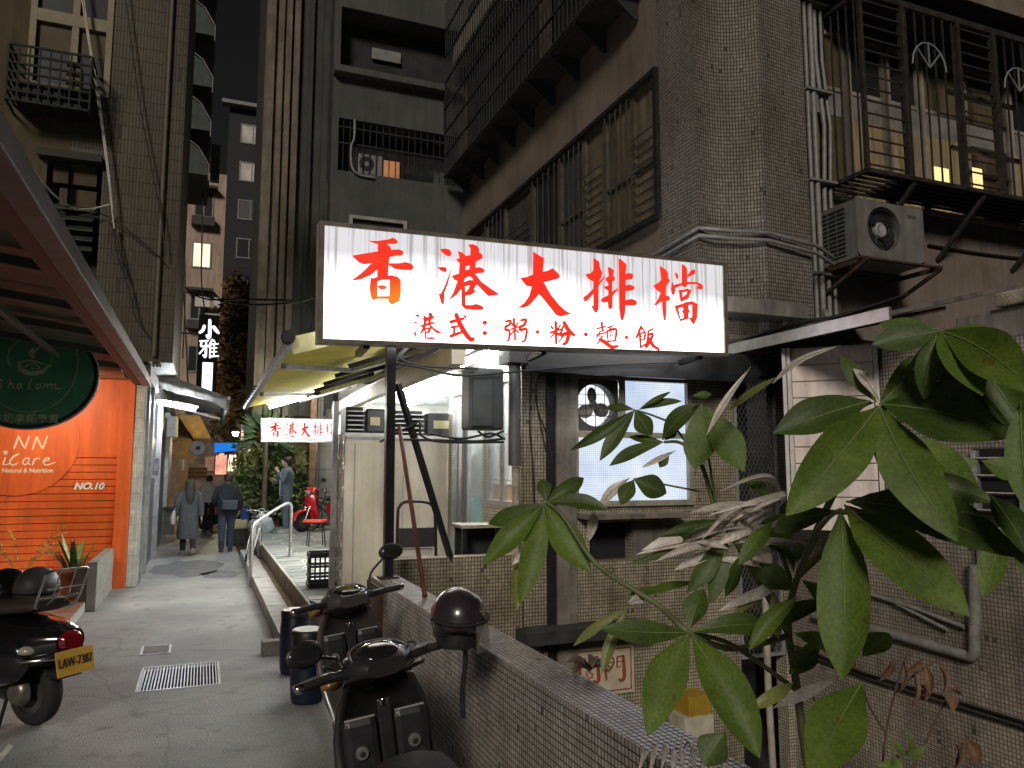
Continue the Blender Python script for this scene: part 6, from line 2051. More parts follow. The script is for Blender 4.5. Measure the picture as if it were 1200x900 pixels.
# goods on the kerb
boxthing('beige_carton', 'long beige carton lying at kerb height by the parked scooters', 'box', 263, 290, 609.5, 620, 19.5, .5, mat('beige_card', (0.46, 0.40, 0.24), .8, var=.15),
         extra=lambda t, a, b: MB().box(a.x + .05, b.x - .05, 19.55, 19.95, .0, a.z - .002).build('crate_base', black_plastic, t))
bk = thing('blue_bucket', 'small blue bucket beside the beige carton', 'bucket', at(287, 609, Y=19.6))
c_ = at(287, 609.4, Y=19.75)
MB().lathe(c_, [(.09, 0), (.115, .24), (.12, .24), (.12, .27), (.1, .27)], n=16).build('body', mat('blue_plastic', (0.03, 0.08, 0.35), .4), bk)
MB().tube([c_ + Vector((.12 * math.cos(R(a)), 0, .26 + .1 * math.sin(R(a)))) for a in range(0, 181, 20)], .006, 5).build('handle', alu, bk)
bgx = thing('plastic_bag', 'pale blue white plastic bag slumped by the handrail on the platform', 'bag', at(306, 622, Z=.35))
c_ = at(306, 622, Z=.36)
rings = []
for k, (r_, z) in enumerate(((.26, 0), (.30, .08), (.28, .2), (.22, .3), (.10, .36), (.05, .42))):
    rings.append([Vector((c_.x + r_ * (1 + .15 * rng.uniform(-1, 1)) * math.cos(R(24 * j)), c_.y + r_ * .7 * (1 + .15 * rng.uniform(-1, 1)) * math.sin(R(24 * j)), .352 + z)) for j in range(15)])
MB().loft(rings).build('body', mat('bag_plastic', (0.45, 0.52, 0.55), .35, var=.2, bump=.5, bscale=15), bgx)
MB().tube(smooth_path([c_ + Vector((-.05, 0, .4)), c_ + Vector((-.08, 0, .5)), c_ + Vector((.06, 0, .5)), c_ + Vector((.04, 0, .4))]), .012, 5).build('handle', mat('bag_plastic', ()), bgx)

lt = thing('added_terrace_lamp', 'added white tube lamp above the terrace, hidden behind the yellow awning', 'lamp', (2.0, 18.5, 3.9))  # lamp added out of view to brighten the shrub and terrace
MB().tube([(1.5, 18.5, 3.85), (2.7, 18.5, 3.85)], .03, 8).build('tube', glow('added_terrace_glow', (1.0, .96, .84), 190), lt)
MB().bar((1.45, 18.5, 3.91), (2.75, 18.5, 3.91), .08, .04).build('fitting', white_paint, lt)
sl_ = thing('added_stall_lamp', 'added small warm bulb under the tan awning of the left stall', 'lamp', (-.3, 27.2, 2.6))  # bulb added to brighten the tan awning and stalls
MB().ball((-.15, 26.6, 2.75), .06, .06, .07).build('bulb', glow('added_stall_glow', (1.0, .72, .36), 260), sl_)
MB().tube([(-.15, 26.6, 2.82), (-.15, 26.6, 3.2)], .01, 5).build('cord', cable, sl_)

# ------------------------------------------------------------ bicycles
def bicycle(label, paint, loc, rz, group=None, lean=6):
    b = thing('bicycle', label, 'bicycle', (0, 0, 0), group)
    for y, nm in ((-.52, 'rear_wheel'), (.52, 'front_wheel')):
        c_ = Vector((0, y, .32))
        w = MB().tube([c_ + Vector((0, .31 * math.cos(R(a)), .31 * math.sin(R(a)))) for a in range(0, 361, 15)], .018, 6, False).build(nm, rubber, b)
        s_ = MB()
        for k in range(12):
            a = R(30 * k)
            s_.tube([c_ + Vector((.01 * (-1) ** k, 0, 0)), c_ + Vector((0, .295 * math.cos(a), .295 * math.sin(a)))], .0022, 4)
        s_.tube([c_ + Vector((0, .292 * math.cos(R(a)), .292 * math.sin(R(a)))) for a in range(0, 361, 15)], .009, 5, False)
        s_.build('rim', alu, w)
    f = MB()
    bb, st, hd, ra, fa = Vector((0, -.06, .28)), Vector((0, -.22, .74)), Vector((0, .36, .78)), Vector((0, -.52, .32)), Vector((0, .52, .32))
    for p, q, r_ in ((bb, st, .016), (bb, hd + Vector((0, .02, -.12)), .019), (st, hd, .016), (bb, ra + Vector((.03, 0, 0)), .01), (bb, ra - Vector((.03, 0, 0)), .01), (st, ra + Vector((.03, 0, 0)), .008), (st, ra - Vector((.03, 0, 0)), .008),
                     (hd, fa + Vector((.04, 0, 0)), .012), (hd, fa - Vector((.04, 0, 0)), .012), (hd, hd + Vector((0, -.03, .2)), .013)):
        f.tube([p, q], r_, 7)
    f.build('frame', paint, b)
    MB().tube(smooth_path([(-.28, .24, .98), (-.14, .34, 1.0), (0, .34, .98), (.14, .34, 1.0), (.28, .24, .98)]), .011, 6).build('handlebar', alu, b)
    MB().tube([st, (0, -.25, .88)], .012, 6).build('seat_post', alu, b)
    MB().ball((0, -.27, .905), .075, .13, .035, 10, 6).build('saddle', black_plastic, b)
    cr_ = MB()
    cr_.tube([bb + Vector((.05, 0, 0)), bb + Vector((.08, .1, -.13))], .01, 5)
    cr_.tube([bb - Vector((.05, 0, 0)), bb + Vector((-.08, -.1, .13))], .01, 5)
    cr_.box(.08, .17, .06, .14, .13, .15).box(-.17, -.08, -.14, -.06, .40, .42)
    cr_.lathe(bb + Vector((.04, 0, 0)), [(.09, 0), (.09, .006)], (1, 0, 0), 16)
    cr_.build('crank', black_metal, b)
    MB().tube([(0, -.52 + .345 * math.cos(R(a)), .32 + .345 * math.sin(R(a))) for a in range(40, 200, 16)], .012, 5).build('mudguard', alu, b)
    b.location = loc
    b.rotation_euler = (0, R(lean), R(rz))
    return b
b1 = bicycle('white bicycle leaning on the kerb just left of the steel handrail', white_paint, (.93, 15.6, .0), -12)
b2 = bicycle('dark bicycle parked behind the red topped stool on the terrace', black_metal, (2.9, 19.0, .345), 70, 'bicycles by the grey tiled wall')
b3 = bicycle('dark bicycle parked nearest the grey tiled wall on the terrace', black_metal, (3.15, 19.6, .345), 60, 'bicycles by the grey tiled wall')
rs_ = thing('red_stool', 'round red topped folding stool with thin black legs on the platform', 'stool', at(370, 640, Z=.345))
c_ = at(370, 640, Z=.345)
MB().lathe((c_.x, c_.y, .80), [(.24, 0), (.25, .01), (.25, .03), (.23, .04)], n=24).build('seat', mat('red_plastic', (0.62, 0.03, 0.025), .35), rs_)
for a in (45, 135, 225, 315):
    MB().tube([(c_.x + .17 * math.cos(R(a)), c_.y + .17 * math.sin(R(a)), .80), (c_.x + .22 * math.cos(R(a)), c_.y + .22 * math.sin(R(a)), .346)], .011, 6).build('leg', black_metal, rs_)

# ------------------------------------------------------------ scooters
def wheel(parent, y, r, name, w=.055):
    c_ = Vector((0, y, r))
    t = MB().lathe(c_ - Vector((w, 0, 0)), [(r * .62, 0), (r * .88, 0), (r * .97, w * .35), (r, w), (r * .97, w * 1.65), (r * .88, 2 * w), (r * .62, 2 * w)], (1, 0, 0), 32, False).build(name, rubber, parent)
    MB().lathe(c_ - Vector((w * .8, 0, 0)), [(.03, -.02), (r * .2, 0), (r * .3, .01), (r * .55, .012), (r * .66, 0), (r * .66, w * 1.6), (r * .3, w * 1.6), (.03, w * 1.7)], (1, 0, 0), 28).build('rim', mat('wheel_rim', (0.10, 0.10, 0.10), .4, metal=.6), t)
    return t
def sring(y, cz, rx_, rz_, n=18, e=2.6, z0=None):
    pts = []
    for k in range(n):
        a = 2 * math.pi * k / n
        c_, s_ = math.cos(a), math.sin(a)
        x = rx_ * math.copysign(abs(c_) ** (2 / e), c_)
        z = rz_ * math.copysign(abs(s_) ** (2 / e), s_)
        pts.append(Vector((x, y, cz + z)))
    return pts
def mirror(parent, sx, hb, m_=None, h=.20, out=.10):
    base = hb + Vector((sx * .16, 0, .03))
    top = base + Vector((sx * (out + .02), -.02, h))
    mm = MB().tube(smooth_path([base, base + Vector((sx * .02, .02, h * .5)), top], 4), .008, 7).build('mirror_stem', black_metal, parent)
    M = Matrix.Rotation(R(-8), 3, 'X') @ Matrix.Rotation(R(-8 * sx), 3, 'Z')
    MB().ball(top + Vector((sx * .04, 0, .02)), .085, .022, .055, 18, 9, M).build('mirror_head', black_plastic, mm)
    MB().ball(top + Vector((sx * .04, -.012, .02)), .074, .014, .045, 18, 9, M).build('mirror_glass', mat('mirror_glass', (0.05, 0.052, 0.055), .08, metal=.6), mm)
def scooter(label, paint, accent=None, group=None, mirrors=(1, -1), steer=0, mir=(.20, .10), name='parked_scooter'):
    s = thing(name, label, 'scooter', (0, 0, 0), group)
    accent = accent or black_plastic
    wheel(s, .64, .235, 'front_wheel')
    wheel(s, -.60, .235, 'rear_wheel')
    # front fender
    rings = []
    for a in range(10, 171, 20):
        rr = .265
        c_ = Vector((0, .64 + rr * math.cos(R(a)), .235 + rr * math.sin(R(a))))
        n_ = Vector((0, math.cos(R(a)), math.sin(R(a))))
        rings.append([c_ + Vector((.075 * math.cos(R(t)), 0, 0)) + n_ * (.03 * math.sin(R(t))) for t in range(0, 360, 36)])
    MB().loft(rings).build('front_fender', paint, s)
    fk = MB()
    for sx in (-.07, .07):
        fk.tube([(sx, .64, .235), (sx, .50, .62)], .02, 8)
    fk.build('fork', chrome, s)
    # leg shield: curved shell
    sh, n = MB(), 9
    rows = []
    for i, (z, y, w, bul) in enumerate(((.30, .30, .17, .02), (.40, .36, .20, .05), (.55, .43, .225, .09), (.70, .455, .215, .11), (.82, .45, .19, .11), (.92, .42, .15, .09))):
        rows.append([Vector((w * (2 * k / n - 1), y + bul * (1 - (2 * k / n - 1) ** 2), z)) for k in range(n + 1)] +
                    [Vector((w * (1 - 2 * k / n) * .97, y + bul * (1 - (1 - 2 * k / n) ** 2) - .035, z)) for k in range(n + 1)])
    sh.loft(rows)
    sh.build('leg_shield', paint, s)
    # inner panel with two pockets and round caps
    for sx in (-1, 1):
        p_ = MB().box(sx * .105 - .075, sx * .105 + .075, .345, .41, .54, .80)
        pk = p_.build('pocket', accent, s, bevel=.034)
        MB().tube([(sx * .105 - .062, .352, .796), (sx * .105 + .062, .352, .796)], .005, 6).build('pocket_rim', mat('pale_trim', (0.25, 0.25, 0.25), .4), pk)
        MB().lathe((sx * .11, .345, .66), [(.028, 0), (.028, -.012), (.022, -.016)], (0, 1, 0), 20).build('round_cap', mat('pale_cap', (0.13, 0.13, 0.13), .4), pk)
        MB().lathe((sx * .11, .326, .66), [(.012, 0), (.008, -.004)], (0, 1, 0), 12).build('cap_logo', black_plastic, pk)
    MB().box(-.03, .03, .34, .37, .57, .86).build('key_column', black_plastic, s, bevel=.01)
    # floor board and underbody
    MB().loft([sring(.34, .26, .17, .045), sring(.1, .24, .19, .04), sring(-.2, .24, .19, .04), sring(-.35, .28, .15, .07)]).build('floorboard', accent, s)
    MB().loft([sring(-.22, .30, .12, .12), sring(-.6, .30, .10, .10), sring(-.72, .28, .07, .06)]).build('engine', black_metal, s)
    # rear body
    MB().loft([sring(-.12, .50, .13, .16), sring(-.22, .54, .17, .19), sring(-.45, .57, .19, .16), sring(-.70, .62, .165, .12), sring(-.90, .66, .10, .07), sring(-.96, .67, .06, .04)]).build('body', paint, s)
    MB().loft([sring(-.05, .73, .10, .035), sring(-.15, .745, .14, .045), sring(-.40, .755, .155, .05), sring(-.60, .785, .145, .05), sring(-.80, .80, .10, .035)]).build('seat', mat('scooter_seat', (0.009, 0.009, 0.009), .6, var=.3, bump=.2, bscale=200), s)
    MB().tube(smooth_path([(-.13, -.62, .80), (-.14, -.85, .86), (0, -.98, .88), (.14, -.85, .86), (.13, -.62, .80)]), .013, 7).build('grab_rail', black_metal, s)
    MB().loft([sring(-.93, .63, .09, .035), sring(-.985, .63, .08, .028)]).build('tail_light', mat('tail_red', (0.28, 0.008, 0.012), .15, var=.2, coat=.6), s)
    MB().box(-.11, .11, -1.0, -.99, .42, .55).build('number_plate', mat('plate_white', (0.6, 0.6, 0.58), .5), s)
    MB().tube([(.12, -.25, .2), (.15, -.5, .22), (.155, -.8, .30)], [.02, .05, .045], 10).build('exhaust', mat('exhaust', (0.08, 0.08, 0.08), .4, metal=.7), s)
    # steering group
    S = Matrix.Rotation(R(steer), 4, 'Z')
    S4 = Matrix.Translation(Vector((0, .40, 0))) @ S @ Matrix.Translation(Vector((0, -.40, 0)))
    hb = Vector((0, .38, .985))
    kids = []
    kids.append(MB().loft([sring(.54, .90, .06, .05), sring(.50, .94, .13, .075), sring(.43, .98, .165, .075), sring(.36, .995, .15, .06), sring(.30, .99, .09, .035)]).build('handlebar_cowl', paint, s))
    kids.append(MB().ball((0, .375, 1.045), .095, .075, .02, 20, 8, Matrix.Rotation(R(18), 3, 'X')).build('dashboard', mat('dash_glass', (0.012, 0.012, 0.013), .06, coat=1.0), s))
    kids.append(MB().tube(smooth_path([(-.13, .36, 1.03), (-.10, .44, 1.055), (0, .475, 1.065), (.10, .44, 1.055), (.13, .36, 1.03)], 5), .008, 6).build('dash_rim', mat('dull_rim', (0.10, 0.10, 0.10), .3, metal=.5), s))
    kids.append(MB().ball((0, .535, .905), .085, .05, .06, 16, 8).build('headlight', mat('headlight_glass', (0.25, 0.25, 0.24), .1, coat=.8), s))
    for sx in (-1, 1):
        kids.append(MB().tube([hb + Vector((sx * .12, 0, 0)), hb + Vector((sx * .23, -.01, .01)), hb + Vector((sx * .235, -.01, .01))], [.022, .02, .016], 9).build('switch_block', black_plastic, s))
        g_ = MB().tube([hb + Vector((sx * .225, -.012, .01)), hb + Vector((sx * .35, -.035, .012))], .018, 10).build('grip', rubber, s)
        kids.append(g_)
        MB().lathe(hb + Vector((sx * .35, -.035, .012)), [(.02, 0), (.02, .022), (.012, .03)], (sx, -.15, 0), 12).build('bar_end', chrome, g_)
        kids.append(MB().tube(smooth_path([hb + Vector((sx * .19, .03, .015)), hb + Vector((sx * .25, .055, .012)), hb + Vector((sx * .36, .045, .0))], 4), .007, 6).build('brake_lever', alu, s))
        if sx in mirrors:
            n0 = set(s.children)
            mirror(s, sx, hb, None, *mir)
            kids += [c for c in s.children if c not in n0]
        kids.append(MB().ball((sx * .17, .50, .93), .05, .04, .028, 12, 7).build('indicator', mat('amber_lens', (0.35, 0.16, 0.05), .15, coat=.5), s))
    for k_ in kids:
        k_.matrix_parent_inverse = S4
    MB().tube([(-.1, -.1, .22), (-.18, -.16, .03)], .012, 6).build('stand', black_metal, s)
    for sx in (-1, 1):
        MB().tube(smooth_path([hb + Vector((sx * .20, .03, .0)), hb + Vector((sx * .21, .10, .03)), hb + Vector((sx * .13, .17, -.02)), hb + Vector((sx * .05, .16, -.12))], 4), .0045, 5).build('brake_cable', cable, s).matrix_parent_inverse = S4
        MB().box(sx * .06 - .004, sx * .06 + .004, .352, .36, .40, .55).build('panel_seam', dark_void, s)
    MB().lathe((0, .348, .845), [(.018, 0), (.018, -.012), (.012, -.014)], (0, 1, 0), 14).build('ignition', chrome, s)
    MB().tube([(-.06, .345, .52), (.06, .345, .52)], .006, 6).build('bag_hook', chrome, s)
    return s
def place(s, loc, rz, lean=0):
    s.location = loc
    s.rotation_euler = (0, R(lean), R(rz))
    return s
near_paint = mat('charcoal_scooter', (0.018, 0.0175, 0.0175), .32, var=.2, coat=.4)
s1 = place(scooter('black scooter nearest the viewer with a helmet hung on its handlebar', near_paint, steer=16, mirrors=(-1,), mir=(.08, .10)), (.84, 2.95, 0), -3, -8)
brown_paint = mat('taupe_scooter', (0.06, 0.053, 0.048), .35, var=.15, coat=.4)
s2_ = place(scooter('dull brown scooter parked second from the viewer beside the barrels', brown_paint, steer=14, mirrors=(1,)), (1.0, 4.62, 0), 0, -7)
s3 = place(scooter('black scooter parked crosswise beyond the two walkers', near_paint), (.75, 24.5, 0), 70, -4)
s4 = place(scooter('maroon scooter in the far row before the leafy shrub', mat('maroon_scooter', (0.16, 0.012, 0.02), .25, coat=.5)), (1.0, 27.0, 0), 65, -4)
s5 = place(scooter('bright red scooter on the raised platform behind the red stool', mat('red_scooter', (0.55, 0.015, 0.02), .25, coat=.5)), (2.75, 19.0, .345), 120, -4)

# helmet hung on the near scooter's right mirror
hc = Vector(at(537, 722, D=3.4))
hm = thing('helmet', 'glossy dark open face helmet hung on the right handlebar of the near scooter', 'helmet', hc)
hp_ = mat('helmet_shell', (0.030, 0.024, 0.026), .28, var=.2, coat=.8)
rings = []
for i in range(12):
    th = R(10 + 9.6 * i)
    r_ = math.sin(th)
    z = .125 * math.cos(th)
    rings.append([hc + Vector((.122 * r_ * math.cos(R(15 * k)), .138 * r_ * math.sin(R(15 * k)), z)) for k in range(24)])
rings.append([hc + Vector((.105 * math.cos(R(15 * k)), .120 * math.sin(R(15 * k)), -.075 - .03 * math.sin(R(15 * k)))) for k in range(24)])
rings.append([hc + Vector((.100 * math.cos(R(15 * k)), .114 * math.sin(R(15 * k)), -.085 - .03 * math.sin(R(15 * k)))) for k in range(24)])
hmr = MB().loft(rings)
hmr.build('shell', hp_, hm)
MB().lathe(hc + Vector((0, 0, -.04)), [(.092, -.085), (.10, -.05), (.095, .0)], (0, 0, 1), 24).build('lining', black_plastic, hm)
vis = MB()
rows = []
for z, rr in ((-.005, 1.05), (-.05, 1.08), (-.10, 1.10), (-.135, 1.08)):
    rows.append([hc + Vector((.124 * rr * math.cos(R(a)), .14 * rr * math.sin(R(a)), z)) for a in range(-75, 46, 10)])
for i in range(3):
    for k in range(12):
        vis.quad(rows[i][k], rows[i][k + 1], rows[i + 1][k + 1], rows[i + 1][k])
vis.build('visor', glass('smoke_visor', (0.25, 0.23, 0.2), .08, .45), hm)
MB().tube([hc + Vector((.135 * math.cos(R(a)) * .98, .15 * math.sin(R(a)) * .98, .005 + .02 * math.sin(R(a)))) for a in range(-170, 11, 12)], .006, 6).build('trim', rubber, hm)
MB().tube(smooth_path([hc + Vector((.03, 0, -.08)), hc + Vector((.035, .0, -.2)), hc + Vector((.025, .01, -.32)), hc + Vector((.03, .01, -.44))]), .011, 6).build('strap', black_plastic, hm)
dec = MB()
e1, e2 = Vector((.62, -.75, .25)), None
for k, (dz, dx) in enumerate(((.018, 0), (.006, .012), (-.008, .02))):
    a0 = R(-62 + 6 * k)
    dec.quad(*[hc + Vector((.1255 * math.cos(a0 + t) * math.cos(ph), .1415 * math.sin(a0 + t) * math.cos(ph), .1285 * math.sin(ph))) for t, ph in ((0, R(18 - 6 * k)), (.42 - .06 * k, R(14 - 6 * k)), (.40 - .06 * k, R(11 - 6 * k)), (.05, R(14 - 6 * k)))])
dec.build('decal', mat('gold_decal', (0.55, 0.45, 0.28), .3, metal=.5), hm)

# classic scooter at the left edge, seen from behind
v = thing('classic_scooter', 'glossy black scooter with chrome luggage rack and yellow number plate at the left edge', 'scooter', (0, 0, 0))
wheel(v, -.62, .23, 'rear_wheel', .055)
wheel(v, .64, .23, 'front_wheel', .055)
MB().loft([sring(-.02, .50, .15, .17), sring(-.2, .55, .24, .20), sring(-.45, .565, .275, .19), sring(-.66, .56, .25, .175), sring(-.82, .575, .19, .14), sring(-.93, .60, .11, .085)]).build('body', gloss_black, v)
for sx in (-1, 1):
    MB().ball((sx * .20, -.46, .50), .10, .34, .20, 20, 10).build('side_cowl', gloss_black, v)
MB().loft([sring(.10, .76, .12, .04), sring(0, .785, .17, .055), sring(-.3, .80, .19, .06), sring(-.6, .83, .18, .055), sring(-.74, .84, .12, .04)]).build('seat', mat('brown_seat', (0.055, 0.045, 0.03), .5, var=.3), v)
MB().loft([sring(-.84, .62, .10, .075), sring(-.93, .605, .095, .07), sring(-.965, .60, .07, .05)]).build('tail_light', mat('dark_red_lens', (0.22, 0.004, 0.012), .12, coat=.9, var=.25), v)
for sx in (-1, 1):
    MB().ball((sx * .19, -.76, .56), .055, .07, .035, 14, 8, Matrix.Rotation(R(-25 * sx), 3, 'Z')).build('indicator', mat('clear_lens', (0.45, 0.43, 0.36), .12, coat=.8), v)
m = MB()
for z in (.475,):
    m.tube([(.29 * math.cos(R(a)), -.45 + .52 * math.sin(R(a)), z + .03 * math.sin(R(-a))) for a in range(-180, 1, 12)], .011, 6)
m.build('chrome_trim', chrome, v)
rk = MB()
rz0 = .86
for dz in (0, .11, .22):
    w_ = .15 - .0 * dz
    if dz == .11:
        rk.tube([(-w_, -.80 - dz * .6, rz0 + dz), (w_, -.80 - dz * .6, rz0 + dz)], .007, 6)
rk.tube(smooth_path([(-.16, -.76, rz0 - .02), (-.165, -.84, rz0 + .16), (-.14, -.87, rz0 + .23), (.14, -.87, rz0 + .23), (.165, -.84, rz0 + .16), (.16, -.76, rz0 - .02), (.1, -.70, rz0 - .05), (-.1, -.70, rz0 - .05), (-.16, -.76, rz0 - .02)], 4), .009, 7)
for x in (-.06, .06):
    rk.tube([(x, -.72, rz0 - .03), (x, -.80, rz0 + .02), (x, -.87, rz0 + .23)], .006, 6)
rk.tube([(-.15, -.79, rz0 + .04), (.15, -.79, rz0 + .04)], .007, 6)
rk.tube([(-.12, -.60, .80), (-.13, -.74, rz0 - .03)], .009, 6)
rk.tube([(.12, -.60, .80), (.13, -.74, rz0 - .03)], .009, 6)
rk.build('luggage_rack', chrome, v)
pm_ = Matrix.Translation((0, -.99, .47)) @ Matrix.Rotation(R(-14), 4, 'X')
plt = MB().box(-.145, .145, -.004, .004, -.085, .085, pm_).build('number_plate', mat('plate_yellow2', (0.62, 0.34, 0.03), .45, var=.1), v, bevel=.002)
text('LAW-7387', .088, black_plastic, plt, pm_ @ Vector((0, -.0065, 0)), (pm_.to_3x3() @ Vector((1, 0, 0))), (pm_.to_3x3() @ Vector((0, 0, 1))), squash=.66)
MB().box(-.09, .09, -.95, -.82, .36, .41).build('plate_bracket', black_plastic, v)
MB().loft([sring(-.30, .25, .09, .10), sring(-.5, .25, .10, .10), sring(-.68, .24, .07, .07)]).build('engine', black_metal, v)
MB().lathe((-.10, -.60, .25), [(.10, 0), (.085, -.04), (.05, -.06), (.03, -.06)], (1, 0, 0), 20).build('drive_cover', mat('drive_cover', (0.22, 0.20, 0.17), .35, metal=.7, var=.3), v)
MB().loft([sring(.30, .28, .14, .04), sring(.0, .27, .16, .04), sring(-.2, .3, .14, .08)]).build('floorboard', black_plastic, v)
MB().loft([[Vector((w_ * (2 * k / 8 - 1), y + .09 * (1 - (2 * k / 8 - 1) ** 2) - q_ * .03, z)) for q_ in (0, 1) for k in (range(9) if q_ == 0 else range(8, -1, -1))] for z, y, w_ in ((.28, .30, .2), (.5, .42, .26), (.75, .46, .25), (.9, .44, .16))]).build('leg_shield', gloss_black, v)
MB().tube([(-.33, .40, 1.0), (0, .42, 1.0), (.33, .40, 1.0)], .022, 8).build('handlebar', black_plastic, v)
MB().tube([(-.05, -.40, .2), (-.16, -.48, .01)], .013, 6).build('stand', black_metal, v)
v.location = at(40, 849, Z=0) + Vector((-.62 * .72, .62 * .69, 0))
v.rotation_euler = (0, 0, R(46))
hl = Vector(at(30, 688, D=5.95))
for k, (px, py, r_, lb_) in enumerate(((43, 688, .155, 'matt black helmet resting on the seat of the classic scooter, nearer its rack'), (8, 690, .16, 'glossy black helmet resting on the classic scooter at the very left edge'))):
    c_ = at(px, py, D=5.75 + .1 * k)
    h_ = thing('helmet', lb_, 'helmet', c_)
    MB().ball(c_, r_, r_ * 1.05, r_ * .98, 24, 14).build('shell', mat('matt_helmet', (0.085, 0.083, 0.08), .45, var=.2) if k == 0 else gloss_black, h_)
    MB().tube([c_ + Vector((r_ * 1.01 * math.cos(R(a)), r_ * 1.06 * math.sin(R(a)), -.03)) for a in range(0, 361, 15)], .006, 5, False).build('trim', rubber, h_)
    MB().lathe(c_ + Vector((0, 0, -r_ * .97)), [(r_ * .6, -.01), (r_ * .7, .03)], n=18).build('lining', black_plastic, h_)
wl_ = MB()
a, b, c_, d_ = at(-8, 893, Z=.004), at(0, 893, Z=.004), at(16, 874, Z=.004), at(10, 872, Z=.004)
wl_.quad(a, b, c_, d_)
tag(wl_.build('parking_line', mat('road_paint', (0.5, 0.5, 0.47), .6, var=.2)), kind='structure')

# ------------------------------------------------------------ people
skin = mat('skin', (0.48, 0.29, 0.20), .5, var=.08, scale=10)
hair_m = mat('black_hair', (0.008, 0.007, 0.006), .65, var=.3, scale=40)
def body_mesh(root, J, edges):
    names = list(J)
    me = bpy.data.meshes.new('body')
    me.from_pydata([J[n_][0] for n_ in names], [(names.index(a), names.index(b)) for a, b in edges], [])
    o = link('body', me, root)
    md = o.modifiers.new('skin', 'SKIN')
    for i, n_ in enumerate(names):
        r_ = J[n_][1]
        me.skin_vertices[0].data[i].radius = r_ if isinstance(r_, tuple) else (r_, r_)
    me.skin_vertices[0].data[names.index('pelvis')].use_root = True
    sb = o.modifiers.new('smooth', 'SUBSURF')
    sb.levels = sb.render_levels = 2
    me.materials.append(skin)
    return o
def person(label, h, pose, loc, rz):
    """pose: joint positions for a 1.7 m figure, +y forward"""
    root = thing('person', label, 'person', (0, 0, 0))
    AT_ORIGIN.add(root.name)
    J = {'pelvis': ((0, 0, .92), (.13, .10)), 'waist': ((0, .0, 1.08), (.12, .09)), 'chest': ((0, .0, 1.28), (.14, .10)), 'neck0': ((0, 0, 1.42), .06),
         'neck': ((0, .01, 1.48), .052), 'jaw': ((0, .035, 1.545), (.065, .07)), 'head': ((0, .02, 1.62), (.075, .088)), 'crown': ((0, .01, 1.685), (.05, .06)),
         'nose': ((0, .115, 1.585), .012), 'nose0': ((0, .085, 1.60), .02)}
    for s, sx in (('L', -1), ('R', 1)):
        J.update({'hip' + s: ((sx * .09, 0, .88), .085), 'knee' + s: ((sx * .10, .02, .48), .055), 'ank' + s: ((sx * .10, 0, .09), .036), 'toe' + s: ((sx * .11, .13, .035), .03),
                  'sh' + s: ((sx * .17, 0, 1.38), .055), 'el' + s: ((sx * .23, -.02, 1.12), .038), 'wr' + s: ((sx * .23, .06, .90), .026)})
    for k_, v_ in pose.items():
        J[k_] = (v_, J[k_][1])
    E_ = [('pelvis', 'waist'), ('waist', 'chest'), ('chest', 'neck0'), ('neck0', 'neck'), ('neck', 'jaw'), ('jaw', 'head'), ('head', 'crown'), ('head', 'nose0'), ('nose0', 'nose')]
    for s in 'LR':
        E_ += [('pelvis', 'hip' + s), ('hip' + s, 'knee' + s), ('knee' + s, 'ank' + s), ('ank' + s, 'toe' + s), ('chest', 'sh' + s), ('sh' + s, 'el' + s), ('el' + s, 'wr' + s)]
        w_, e_ = Vector(J['wr' + s][0]), Vector(J['el' + s][0])
        d = (w_ - e_).normalized()
        sd = d.cross(Vector((1, 0, 0.01))).normalized()
        J['palm' + s] = (tuple(w_ + d * .05), (.022, .018))
        J['kn' + s] = (tuple(w_ + d * .085), (.024, .014))
        E_ += [('wr' + s, 'palm' + s), ('palm' + s, 'kn' + s)]
        bend = Vector((0, .02, 0))
        for q, (off, L) in enumerate(((-.03, .058), (-.01, .07), (.01, .066), (.03, .05))):
            b_ = w_ + d * .10 + sd * off
            J['f%d%s' % (q, s)] = (tuple(b_), .009)
            J['g%d%s' % (q, s)] = (tuple(b_ + d * L * .55 + bend * .4), .0085)
            J['h%d%s' % (q, s)] = (tuple(b_ + d * L + bend), .007)
            E_ += [('kn' + s, 'f%d%s' % (q, s)), ('f%d%s' % (q, s), 'g%d%s' % (q, s)), ('g%d%s' % (q, s), 'h%d%s' % (q, s))]
        J['t0' + s] = (tuple(w_ + d * .055 - sd * .035), .010)
        J['t1' + s] = (tuple(w_ + d * .095 - sd * .048), .008)
        E_ += [('palm' + s, 't0' + s), ('t0' + s, 't1' + s)]
    body_mesh(root, J, E_)
    root.scale = (h / 1.7,) * 3
    root.location = loc
    root.rotation_euler = (0, 0, R(rz))
    return root, {k_: Vector(v_[0]) for k_, v_ in J.items()}
def ering(c_, rx_, ry_, n=20, wob=0.0, ph=0):
    return [Vector((c_[0] + rx_ * (1 + wob * math.sin(5 * 2 * math.pi * k / n + ph)) * math.cos(2 * math.pi * k / n), c_[1] + ry_ * (1 + wob * math.sin(5 * 2 * math.pi * k / n + ph)) * math.sin(2 * math.pi * k / n), c_[2])) for k in range(n)]
def sleeves(root, J, m_, r0, r1, name='sleeve'):
    for s in 'LR':
        a, b, c_ = J['sh' + s], J['el' + s], J['wr' + s]
        MB().tube([a + Vector((0, 0, .02)), a.lerp(b, .3), b, b.lerp(c_, .5), c_], [r0 * .9, r0, r0 * .9, r1 * 1.1, r1], 12).build(name, m_, root)
def trousers(root, J, m_, r0=.105, r1=.06):
    for s in 'LR':
        MB().tube([J['hip' + s] + Vector((0, 0, .08)), J['hip' + s], J['knee' + s], J['ank' + s] + Vector((0, 0, .02))], [r0 * .9, r0, r0 * .72, r1], 12).build('trouser_leg', m_, root)
